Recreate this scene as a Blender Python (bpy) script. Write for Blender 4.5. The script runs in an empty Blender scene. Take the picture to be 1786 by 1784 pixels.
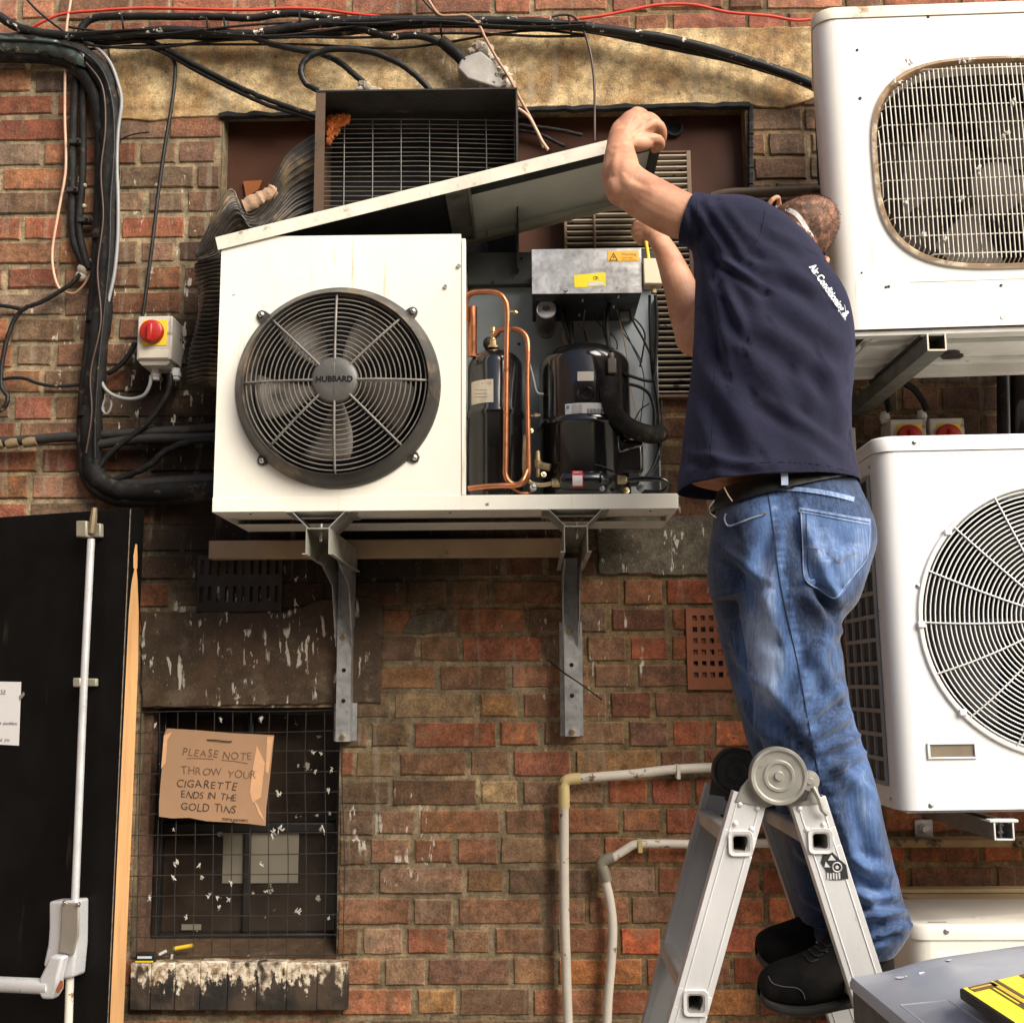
import bpy, bmesh, math, random
import numpy as np
from mathutils import Vector, Matrix
from mathutils.bvhtree import BVHTree
random.seed(7); rng = np.random.default_rng(7)
scene = bpy.context.scene
R = math.radians
# ------------------------------------------------------------------ camera, sky, sun, exposure
F_PX, W_PX, H_PX = 2000.0, 1786.0, 1784.0
CAM = Vector((0.0, -3.10, 1.60))
cam_d = bpy.data.cameras.new('camera'); cam = bpy.data.objects.new('camera', cam_d)
scene.collection.objects.link(cam); scene.camera = cam
cam_d.sensor_width = 36; cam_d.sensor_fit = 'HORIZONTAL'; cam_d.lens = 36 * F_PX / W_PX
cam_d.clip_start = 0.05; cam_d.clip_end = 200
CR = (Matrix.Rotation(R(0.9), 3, 'Z') @ Matrix.Rotation(R(90 + 8.6), 3, 'X') @ Matrix.Rotation(R(-0.35), 3, 'Z'))
cam.matrix_world = Matrix.Translation(CAM) @ CR.to_4x4()
world = bpy.data.worlds.new('World'); scene.world = world; world.use_nodes = True
wn = world.node_tree; wn.nodes.clear()
sky = wn.nodes.new('ShaderNodeTexSky'); sky.sky_type = 'NISHITA'; sky.sun_disc = False
SUN_EL, SUN_AZ = R(38), R(134)      # azimuth clockwise from +Y: to the right of and behind the camera
sky.sun_elevation = SUN_EL; sky.sun_rotation = SUN_AZ
sky.air_density = 1.0; sky.dust_density = 4.0; sky.ozone_density = 0.6
bg = wn.nodes.new('ShaderNodeBackground'); bg.inputs[1].default_value = 0.06
wo = wn.nodes.new('ShaderNodeOutputWorld')
wn.links.new(sky.outputs[0], bg.inputs[0]); wn.links.new(bg.outputs[0], wo.inputs[0])
sun_d = bpy.data.lights.new('sun', 'SUN'); sun_d.energy = 2.1; sun_d.angle = R(44); sun_d.color = (1.0, 0.955, 0.88)
sun = bpy.data.objects.new('sun', sun_d); scene.collection.objects.link(sun)
sd = Vector((math.sin(SUN_AZ) * math.cos(SUN_EL), math.cos(SUN_AZ) * math.cos(SUN_EL), math.sin(SUN_EL)))
sun.rotation_euler = sd.to_track_quat('Z', 'Y').to_euler()
vs = scene.view_settings; vs.view_transform = 'Standard'; vs.look = 'None'; vs.exposure = 1.45; vs.gamma = 1.0
# ------------------------------------------------------------------ pixel -> place helpers
def P(px, py, d):
    """point on the vertical plane d metres in front of the wall, seen at photo pixel px,py"""
    v = CR @ Vector(((px - W_PX / 2) / F_PX, (H_PX / 2 - py) / F_PX, -1.0))
    return CAM + v * ((-d - CAM.y) / v.y)
def X(px, py, d): return P(px, py, d).x
def Z(px, py, d): return P(px, py, d).z
CRi = CR.inverted()
def PX(co):
    """array of world points -> photo pixels"""
    a = (np.asarray(co) - np.array(CAM)) @ np.array(CRi).T
    return np.stack([W_PX / 2 + F_PX * a[:, 0] / -a[:, 2], H_PX / 2 - F_PX * a[:, 1] / -a[:, 2]], 1)
def ray(px, py):
    return (CR @ Vector(((px - W_PX / 2) / F_PX, (H_PX / 2 - py) / F_PX, -1.0))).normalized()
def mpp(d): return (CAM.y * -1 - d) / F_PX          # metres per photo pixel at distance d from the wall
# ------------------------------------------------------------------ mesh builder
class MB:
    def __init__(s): s.v = []; s.f = []; s.m = []; s.mi = 0
    def add(s, vs, fs):
        o = len(s.v); s.v += [tuple(v) for v in vs]
        for f in fs: s.f.append([i + o for i in f]); s.m.append(s.mi)
        return s
    def xf(s, M, start=0):
        for i in range(start, len(s.v)): s.v[i] = tuple(M @ Vector(s.v[i]))
        return s
    def box(s, x0, x1, y0, y1, z0, z1):
        v = [(x, y, z) for x in (x0, x1) for y in (y0, y1) for z in (z0, z1)]
        return s.add(v, [(0, 1, 3, 2), (4, 6, 7, 5), (0, 4, 5, 1), (2, 3, 7, 6), (0, 2, 6, 4), (1, 5, 7, 3)])
    def obox(s, c, a, b, e):
        c, a, b, e = Vector(c), Vector(a), Vector(b), Vector(e)
        v = [c + a * i + b * j + e * k for i in (-1, 1) for j in (-1, 1) for k in (-1, 1)]
        return s.add(v, [(0, 1, 3, 2), (4, 6, 7, 5), (0, 4, 5, 1), (2, 3, 7, 6), (0, 2, 6, 4), (1, 5, 7, 3)])
    def bar(s, p, q, w, h, up=(0, 0, 1)):
        p, q = Vector(p), Vector(q); t = (q - p); L = t.length; t.normalize()
        a = t.cross(Vector(up))
        if a.length < 1e-4: a = t.cross(Vector((1, 0, 0)))
        a.normalize(); b = a.cross(t)
        return s.obox((p + q) / 2, t * L / 2, a * w / 2, b * h / 2)
    def loft(s, rings, closed=True, caps=True):
        n = len(rings[0]); o = len(s.v); s.v += [tuple(p) for r in rings for p in r]
        m = n if closed else n - 1
        for i in range(len(rings) - 1):
            for j in range(m):
                k = (j + 1) % n
                s.f.append([o + i * n + j, o + i * n + k, o + (i + 1) * n + k, o + (i + 1) * n + j]); s.m.append(s.mi)
        if caps and closed:
            s.f.append([o + j for j in range(n)][::-1]); s.m.append(s.mi)
            e = o + (len(rings) - 1) * n; s.f.append([e + j for j in range(n)]); s.m.append(s.mi)
        return s
    def tube(s, pts, r, n=8, caps=True, flat=None):
        pts = [Vector(p) for p in pts]; rs = r if isinstance(r, (list, tuple)) else [r] * len(pts)
        rings = []; a = None
        for i, p in enumerate(pts):
            t = (pts[min(i + 1, len(pts) - 1)] - pts[max(i - 1, 0)]).normalized()
            if a is None:
                a = t.cross(Vector((0, 1, 0.01)));
                if a.length < 1e-3: a = t.cross(Vector((1, 0, 0)))
            a = (a - t * a.dot(t)).normalized(); b = t.cross(a)
            fl = 1 if flat is None else flat
            rings.append([p + (a * math.cos(2 * math.pi * k / n) + b * math.sin(2 * math.pi * k / n) * fl) * rs[i] for k in range(n)])
        return s.loft(rings, True, caps)
    def cyl(s, p, q, r, n=20, r2=None): return s.tube([p, q], [r, r if r2 is None else r2], n)
    def lathe(s, c, axis, prof, n=40, u=None):
        """prof: list of (radius, offset along axis)"""
        c, ax = Vector(c), Vector(axis).normalized()
        u = Vector(u) if u else (Vector((1, 0, 0)) if abs(ax.x) < .9 else Vector((0, 0, 1)))
        u = (u - ax * u.dot(ax)).normalized(); w = ax.cross(u); rings = []
        for r, h in prof:
            rings.append([c + ax * h + (u * math.cos(2 * math.pi * k / n) + w * math.sin(2 * math.pi * k / n)) * max(r, 1e-5) for k in range(n)])
        return s.loft(rings, True, False)
    def prism(s, poly, depth):
        """poly: world points of a planar outline; depth: extrusion vector"""
        d = Vector(depth); n = len(poly); v = [Vector(p) for p in poly]
        return s.add(v + [p + d for p in v], [list(range(n))[::-1], list(range(n, 2 * n))] + [[i, (i + 1) % n, n + (i + 1) % n, n + i] for i in range(n)])
    def ring(s, c, ax, R_, r, n=64, m=6):
        c, ax = Vector(c), Vector(ax).normalized(); u = ax.orthogonal().normalized(); w = ax.cross(u)
        rings = []
        for k in range(n + 1):
            a = 2 * math.pi * k / n; dr = u * math.cos(a) + w * math.sin(a)
            rings.append([c + dr * (R_ + r * math.cos(2 * math.pi * j / m)) + ax * r * math.sin(2 * math.pi * j / m) for j in range(m)])
        return s.loft(rings, True, False)
    def sph(s, c, rx, ry=None, rz=None, n=16, m=10, j=0.0):
        ry = ry or rx; rz = rz or rx; c = Vector(c)
        if j:
            rr = [[c + Vector((rx * math.sin(t) * math.cos(a), ry * math.sin(t) * math.sin(a), rz * math.cos(t))) * 1 for a in [2 * math.pi * k / n for k in range(n)]] for t in [.02 + (math.pi - .04) * i / m for i in range(m + 1)]]
            return s.loft([[c + (p - c) * random.uniform(1 - j, 1 + j) for p in r] for r in rr])
        rings = [[c + Vector((rx * math.sin(t) * math.cos(a), ry * math.sin(t) * math.sin(a), rz * math.cos(t)))
                  for a in [2 * math.pi * k / n for k in range(n)]] for t in [0.02 + (math.pi - .04) * i / m for i in range(m + 1)]]
        return s.loft(rings)
def catmull(pts, k=6):
    pts = [np.array(p, float) for p in pts]
    if len(pts) < 3: return [tuple(pts[0] + (pts[-1] - pts[0]) * t / k) for t in range(k + 1)]
    out = []
    for i in range(len(pts) - 1):
        p0, p1, p2, p3 = pts[max(i - 1, 0)], pts[i], pts[i + 1], pts[min(i + 2, len(pts) - 1)]
        for t in np.linspace(0, 1, k, endpoint=False):
            out.append(tuple(.5 * ((2 * p1) + (-p0 + p2) * t + (2 * p0 - 5 * p1 + 4 * p2 - p3) * t * t + (-p0 + 3 * p1 - 3 * p2 + p3) * t ** 3)))
    return out + [tuple(pts[-1])]
WLOC = {}
def link(o): scene.collection.objects.link(o); return o
def tag(o, label=None, cat=None, group=None, kind=None):
    if label: o['label'] = label
    if cat: o['category'] = cat
    if group: o['group'] = group
    if kind: o['kind'] = kind
    return o
def thing(name, label, cat, loc, group=None):
    o = link(bpy.data.objects.new(name, None)); o.empty_display_size = .05
    o.location = loc; WLOC[o] = Vector(loc); return tag(o, label, cat, group)
def part(name, mb, mats, parent=None, bevel=0, smooth=35, seg=2, base=None, sub=0, label=None, fix=True):
    me = bpy.data.meshes.new(name); v = np.array(mb.v, float) if mb.v else np.zeros((0, 3))
    if parent is not None: o0 = WLOC[parent]
    elif base is not None: o0 = Vector(base)
    else: o0 = Vector(((v[:, 0].min() + v[:, 0].max()) / 2, (v[:, 1].min() + v[:, 1].max()) / 2, v[:, 2].min()))
    me.from_pydata([tuple(a) for a in (v - np.array(o0))], [], mb.f)
    for m in (mats if isinstance(mats, (list, tuple)) else [mats]): me.materials.append(m)
    if len(me.materials) > 1: me.polygons.foreach_set('material_index', mb.m)
    if fix:
        bm = bmesh.new(); bm.from_mesh(me); bmesh.ops.recalc_face_normals(bm, faces=bm.faces); bm.to_mesh(me); bm.free()
    if smooth: me.shade_smooth(); me.set_sharp_from_angle(angle=R(smooth))
    o = link(bpy.data.objects.new(name, me))
    if bevel:
        b = o.modifiers.new('bevel', 'BEVEL'); b.width = bevel; b.segments = seg; b.limit_method = 'ANGLE'; b.angle_limit = R(40)
    if sub:
        b = o.modifiers.new('sub', 'SUBSURF'); b.levels = sub; b.render_levels = sub
    if parent is not None: o.parent = parent
    else: o.location = o0
    WLOC[o] = o0
    if label: o['label'] = label
    return o
def solo(name, label, cat, mb, mats, group=None, **k):
    return tag(part(name, mb, mats, **k), label, cat, group)
def text_mb(txt, size, O, U, V, mb=None, jit=0, align='LEFT', bold=0.0, seed=1, space=1.0):
    """lettering as real flat mesh on the plane O + x U + y V"""
    mb = mb or MB(); rn = random.Random(seed); O, U, V = Vector(O), Vector(U).normalized(), Vector(V).normalized()
    def one(s):
        c = bpy.data.curves.new('lettering', 'FONT'); c.body = s; c.size = size; c.offset = bold; c.resolution_u = 3
        o = link(bpy.data.objects.new('lettering', c)); dg = bpy.context.evaluated_depsgraph_get(); dg.update()
        me = bpy.data.meshes.new_from_object(o.evaluated_get(dg)); wd = o.dimensions.x
        vv = [tuple(v.co) for v in me.vertices]; ff = [tuple(p.vertices) for p in me.polygons]
        bpy.data.objects.remove(o); bpy.data.curves.remove(c); bpy.data.meshes.remove(me); return vv, ff, wd
    if not jit:
        vv, ff, wd = one(txt); xs = [v[0] for v in vv]; w = max(xs) - min(xs) if xs else 0
        sh = {'LEFT': 0, 'CENTER': -w / 2, 'RIGHT': -w}[align]
        mb.add([O + U * (v[0] + sh) + V * v[1] for v in vv], ff); return mb
    x = 0; runs = []
    for ch in txt:
        if ch == ' ': x += size * .38; continue
        vv, ff, wd = one(ch); xs = [v[0] for v in vv]; m0, w = min(xs), max(xs) - min(xs)
        a = rn.uniform(-jit, jit); sc = 1 + rn.uniform(-jit, jit) * .8; dy = rn.uniform(-jit, jit) * size * .35; sk = rn.uniform(-.1, .3) * jit * 4
        runs.append(([((v[0] - m0) * math.cos(a) - v[1] * math.sin(a) + x + v[1] * sk, ((v[0] - m0) * math.sin(a) + v[1] * math.cos(a)) * sc + dy) for v in vv], ff))
        x += (w + size * .11) * space
    sh = {'LEFT': 0, 'CENTER': -x / 2, 'RIGHT': -x}[align]
    for vv, ff in runs: mb.add([O + U * (v[0] + sh) + V * v[1] for v in vv], ff)
    return mb
# ------------------------------------------------------------------ materials
def S(r, g, b):
    f = lambda c: (c / 12.92 if c <= .04045 else ((c + .055) / 1.055) ** 2.4)
    return (f(r / 255), f(g / 255), f(b / 255), 1)
def nd(t, kind, ins=None, **props):
    n = t.nodes.new(kind)
    for k, v in props.items(): setattr(n, k, v)
    for k, v in (ins or {}).items():
        if isinstance(v, bpy.types.NodeSocket): t.links.new(v, n.inputs[k])
        else: n.inputs[k].default_value = v[:3] if n.inputs[k].type == 'VECTOR' and len(v) == 4 else v
    return n
def mix(t, fac, a, b, mode='MIX'):
    n = t.nodes.new('ShaderNodeMix'); n.data_type = 'RGBA'; n.blend_type = mode
    for i, v in ((0, fac), (6, a), (7, b)):
        if isinstance(v, bpy.types.NodeSocket): t.links.new(v, n.inputs[i])
        else: n.inputs[i].default_value = v
    return n.outputs[2]
def mth(t, op, a, b=0.0, c=0.0):
    n = t.nodes.new('ShaderNodeMath'); n.operation = op
    for i, v in enumerate((a, b, c)):
        if isinstance(v, bpy.types.NodeSocket): t.links.new(v, n.inputs[i])
        else: n.inputs[i].default_value = v
    return n.outputs[0]
def mr(t, v, a, b, c=0.0, d=1.0):
    n = nd(t, 'ShaderNodeMapRange', {0: v, 1: a, 2: b, 3: c, 4: d}); n.interpolation_type = 'SMOOTHSTEP'; return n.outputs[0]
def coords(t, scale=(1, 1, 1), off=(0, 0, 0)):
    tc = t.nodes.new('ShaderNodeTexCoord')
    return nd(t, 'ShaderNodeMapping', {0: tc.outputs['Object'], 1: off, 3: scale}).outputs[0]
def noise(t, vec, scale, detail=4, rough=.55, dist=0.0):
    return nd(t, 'ShaderNodeTexNoise', {'Vector': vec, 'Scale': scale, 'Detail': detail, 'Roughness': rough, 'Distortion': dist}).outputs[0]
def new_mat(name):
    m = bpy.data.materials.new(name); m.use_nodes = True; t = m.node_tree
    b = t.nodes['Principled BSDF']; return m, t, b
def M(name, col, rough=.55, metal=0.0, var=.15, vs=6.0, dirt=None, ds=18.0, dt=.6, dw=.08, drip=None, dripk=.6, bump=0.0, bs=80.0, spec=.5, coat=0.0, rv=.1, stretch=(1, 1, 1), sub=0.0):
    """weathered surface: tone variation, dirt specks, run-down streaks, fine bump"""
    m, t, b = new_mat(name); v = coords(t, stretch)
    n1 = noise(t, v, vs, 6, .6)
    k = mr(t, n1, .25, .75, 1 - var, 1 + var)
    c = nd(t, 'ShaderNodeVectorMath', {0: col[:3], 3: k}, operation='SCALE').outputs[0]
    if dirt is not None:
        f = mr(t, noise(t, v, ds, 8, .7), dt, dt + dw); c = mix(t, f, c, dirt)
    if drip is not None:
        v2 = coords(t, (38, 38, 3.0)); f = mr(t, noise(t, v2, 1.0, 6, .65), dripk, dripk + .16)
        f = mth(t, 'MULTIPLY', f, mr(t, noise(t, coords(t), 3.0, 3), .4, .6)); c = mix(t, f, c, drip)
    t.links.new(c, b.inputs['Base Color'])
    b.inputs['Metallic'].default_value = metal; b.inputs['Specular IOR Level'].default_value = spec
    b.inputs['Coat Weight'].default_value = coat
    if sub: b.inputs['Subsurface Weight'].default_value = sub; b.inputs['Subsurface Radius'].default_value = (.012, .005, .003)
    t.links.new(mr(t, noise(t, v, vs * 3, 5), .3, .7, max(rough - rv, .02), min(rough + rv, 1)), b.inputs['Roughness'])
    if bump:
        bp = nd(t, 'ShaderNodeBump', {'Strength': min(1, bump * 1.0), 'Distance': .004, 'Height': noise(t, v, bs, 6, .6)})
        t.links.new(bp.outputs[0], b.inputs['Normal'])
    return m
DK = S(40, 33, 26)
m_cream = M('cream_paint', (.80, .765, .66, 1), .42, var=.06, vs=3, dirt=S(120, 95, 70), ds=16, dt=.675, dw=.04, drip=S(196, 172, 130), dripk=.57)
m_white = M('white_paint', (.78, .755, .69, 1), .4, var=.06, vs=3, dirt=S(110, 85, 60), ds=19, dt=.70, dw=.03, drip=S(196, 164, 118), dripk=.60)
m_white2 = M('clean_white_paint', (.80, .795, .775, 1), .4, var=.03, vs=3, dirt=S(150, 140, 120), ds=26, dt=.76, dw=.02)
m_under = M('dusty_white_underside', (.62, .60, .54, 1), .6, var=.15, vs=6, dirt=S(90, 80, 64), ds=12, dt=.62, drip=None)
m_lidtop = M('weathered_cream_edge', (.66, .60, .49, 1), .6, var=.15, vs=9, dirt=S(120, 100, 76), ds=26, dt=.55, dw=.2, bump=.2)
m_blk = M('black_plastic', (.022, .021, .020, 1), .42, var=.3, vs=9, dirt=S(96, 86, 72), ds=22, dt=.64, dw=.08)
m_cable = M('black_cable', (.011, .010, .009, 1), .5, spec=.3, var=.4, vs=14, dirt=S(120, 106, 84), ds=34, dt=.60, dw=.10, bump=.3)
m_cable_bird = M('fouled_black_cable', (.012, .011, .010, 1), .5, spec=.3, var=.4, vs=14, dirt=S(215, 205, 185), ds=38, dt=.60, dw=.04, bump=.2)
m_lag = M('black_lagging', (.010, .009, .008, 1), .7, spec=.25, var=.6, vs=12, dirt=S(92, 78, 58), ds=22, dt=.56, dw=.16, bump=1.0, bs=34)
m_grime = M('grimy_black_metal', (.020, .017, .014, 1), .7, var=.5, vs=8, dirt=S(92, 70, 48), ds=14, dt=.6, dw=.12, bump=.3)
m_void = M('void_black', (.008, .0075, .007, 1), .9, var=.3)  # near-black for tar and for holes and backs, whose shade is painted in
m_ring = M('dusty_black_moulding', (.035, .032, .028, 1), .38, var=.4, vs=5, dirt=S(132, 112, 88), ds=7, dt=.50, dw=.25, bump=.05)
m_blade = M('dusty_fan_blade', (.135, .115, .092, 1), .6, var=.35, vs=8, dirt=S(30, 26, 22), ds=9, dt=.5, dw=.25)
m_wire = M('dusty_wire', (.16, .145, .125, 1), .5, var=.3, vs=20, metal=.1)
m_wirew = M('white_wire', (.62, .57, .48, 1), .5, var=.15, vs=20, dirt=S(110, 90, 66), ds=30, dt=.58, dw=.1)
m_wirew2 = M('clean_white_wire', (.74, .73, .70, 1), .45, var=.08, vs=20)
m_galv = M('galvanised_steel', (.46, .46, .45, 1), .42, .45, var=.30, vs=26, dirt=S(120, 116, 110), ds=42, dt=.55, dw=.2, rv=.15)
m_galvd = M('dull_galvanised_steel', (.30, .30, .29, 1), .5, .3, var=.4, vs=22, dirt=S(60, 56, 50), ds=9, dt=.52, dw=.2)
m_olive = M('dusty_olive_steel', (.30, .29, .24, 1), .55, .25, var=.25, vs=12, dirt=S(84, 76, 58), ds=9, dt=.55, dw=.2)
m_green = M('grey_green_steel', (.135, .14, .115, 1), .45, .2, var=.2, vs=10, dirt=S(66, 60, 46), ds=9, dt=.6, dw=.2)
m_alu = M('brushed_aluminium', (.70, .69, .675, 1), .42, .35, var=.07, vs=4, dirt=S(150, 132, 112), ds=16, dt=.585, dw=.14, rv=.08, stretch=(1, 1, .35), bump=.08)
m_aluin = M('darker_aluminium', (.36, .355, .345, 1), .5, .3, var=.12, vs=4, dirt=S(90, 84, 76), ds=10, dt=.62, dw=.15)  # far ladder rails toned darker only to stand apart from the near ones
m_hinge = M('zinc_plated_hinge', (.40, .385, .34, 1), .4, .6, var=.15, vs=14, dirt=S(96, 66, 38), ds=18, dt=.62, dw=.1)
m_hinged = M('dark_hinge', (.060, .058, .054, 1), .4, .5, var=.25, vs=14, dirt=S(110, 100, 86), ds=24, dt=.66, dw=.1)
m_chrome = M('steel_bolt', (.62, .60, .56, 1), .3, 1.0, var=.15, vs=40)
m_copper = M('copper_pipe', (.50, .20, .095, 1), .38, .9, var=.28, vs=14, dirt=S(78, 38, 26), ds=20, dt=.56, dw=.15)
m_brass = M('brass_fitting', (.52, .40, .22, 1), .38, .9, var=.2, vs=30, dirt=S(70, 58, 40), ds=30, dt=.6)
m_tank = M('gloss_black_enamel', (.010, .009, .0085, 1), .16, var=.3, vs=6, coat=.4, dirt=S(52, 42, 32), ds=9, dt=.64, dw=.2, rv=.08)
m_back = M('grey_blue_sheet', (.27, .30, .31, 1), .5, .1, var=.18, vs=5, dirt=S(36, 34, 30), ds=13, dt=.63, dw=.1)
m_insul = M('grey_lid_lining', (.72, .74, .66, 1), .5, var=.12, vs=4, dirt=S(58, 56, 48), ds=6, dt=.62, dw=.2)
m_liddark = M('dark_lid_lining', (.035, .038, .034, 1), .6, var=.4, vs=5)
m_brown = M('brown_painted_board', (.066, .027, .015, 1), .6, spec=.15, var=.25, vs=3, dirt=S(150, 112, 88), ds=24, dt=.70, dw=.03, drip=S(134, 100, 84), dripk=.62, bump=.05)
m_timber = M('dirty_painted_timber', (.36, .25, .15, 1), .6, var=.22, vs=4, dirt=S(52, 38, 26), ds=10, dt=.62, dw=.15, drip=S(196, 178, 150), dripk=.64, bump=.1)
m_door = M('black_gloss_door', (.004, .0036, .0032, 1), .5, var=.4, vs=7, dirt=S(110, 98, 80), ds=34, dt=.745, dw=.02, spec=.12, drip=S(58, 52, 44), dripk=.60)
m_wood = M('bare_wood_edge', (.56, .31, .13, 1), .65, var=.22, vs=5, stretch=(6, 6, .6), dirt=S(120, 70, 34), ds=7, dt=.62, dw=.12, bump=.1)
m_silver = M('silver_painted_steel', (.60, .60, .60, 1), .36, .35, var=.12, vs=8, dirt=S(110, 100, 90), ds=24, dt=.66, dw=.08)
m_card = M('corrugated_cardboard', (.42, .245, .135, 1), .7, var=.10, vs=5, dirt=S(226, 188, 150), ds=9, dt=.66, dw=.05, stretch=(1, 1, .5))
m_ink = M('faded_ink', (.085, .050, .033, 1), .8, var=.3)
m_inkl = M('washed_out_ink', (.19, .105, .060, 1), .8, var=.3)
m_inkb = M('black_ink', (.012, .012, .012, 1), .6, var=.1)
m_paper = M('white_paper', (.70, .685, .66, 1), .8, var=.04)
m_red = M('red_knob_plastic', (.40, .018, .010, 1), .32, var=.12, vs=14, dirt=S(90, 20, 14), ds=26, dt=.66)
m_yel = M('yellow_sticker', (.78, .55, .03, 1), .5, var=.08)
m_yelb = M('bright_yellow_print', (.86, .72, .02, 1), .45, var=.04)
m_amber = M('amber_sticker', (.72, .40, .035, 1), .45, var=.06)
m_box = M('dusty_grey_plastic', (.52, .48, .41, 1), .5, var=.14, vs=9, dirt=S(96, 80, 60), ds=30, dt=.54, dw=.12, drip=S(100, 84, 64), dripk=.54)
m_gland = M('white_gland_plastic', (.66, .65, .62, 1), .4, var=.06)
m_redw = M('red_cable', (.62, .055, .03, 1), .45, var=.2, vs=12)
m_pinkw = M('pale_copper_cable', (.52, .33, .22, 1), .45, var=.2, vs=9)
m_tanw = M('tan_cable', (.36, .21, .12, 1), .5, var=.3, vs=9)
m_brw = M('dark_brown_cable', (.055, .026, .016, 1), .5, var=.3, vs=9)
m_greyw = M('grey_cable', (.24, .24, .235, 1), .45, var=.15, vs=9)
m_pipe = M('chipped_white_pipe', (.60, .55, .46, 1), .55, var=.12, vs=9, dirt=S(120, 84, 54), ds=30, dt=.60, dw=.05, bump=.35, bs=50)
m_foam = M('orange_foam', (.50, .13, .025, 1), .85, var=.5, vs=34, dirt=S(90, 32, 14), ds=22, dt=.55, dw=.1, bump=.9, bs=60)
m_blob = M('old_filler', (.42, .36, .28, 1), .8, var=.3, vs=26, dirt=S(66, 54, 42), ds=26, dt=.56, dw=.1, bump=.8, bs=50)
m_film = M('grey_plastic_film', (.36, .33, .29, 1), .3, var=.25, vs=9, dirt=S(210, 200, 180), ds=11, dt=.6, dw=.1, bump=.3, bs=30)
m_duct = M('corrugated_duct', (.050, .042, .032, 1), .42, var=.5, vs=9, dirt=S(140, 118, 86), ds=9, dt=.50, dw=.2, spec=.6, bump=.4, bs=40)
m_terra = M('terracotta', (.23, .075, .030, 1), .75, var=.2, vs=9, dirt=S(190, 160, 130), ds=30, dt=.74, dw=.03, bump=.2)
m_cast = M('sooty_cast_vent', (.026, .018, .012, 1), .7, var=.3, vs=9, dirt=S(220, 210, 190), ds=26, dt=.70, dw=.03, bump=.2)
m_bin = M('grey_bin_plastic', (.32, .335, .375, 1), .38, var=.10, vs=5, dirt=S(120, 122, 128), ds=11, dt=.66, dw=.05, bump=.08, bs=24)
m_bind = M('dark_bin_plastic', (.055, .052, .045, 1), .6, var=.3, vs=8)
m_glass = None
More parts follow.
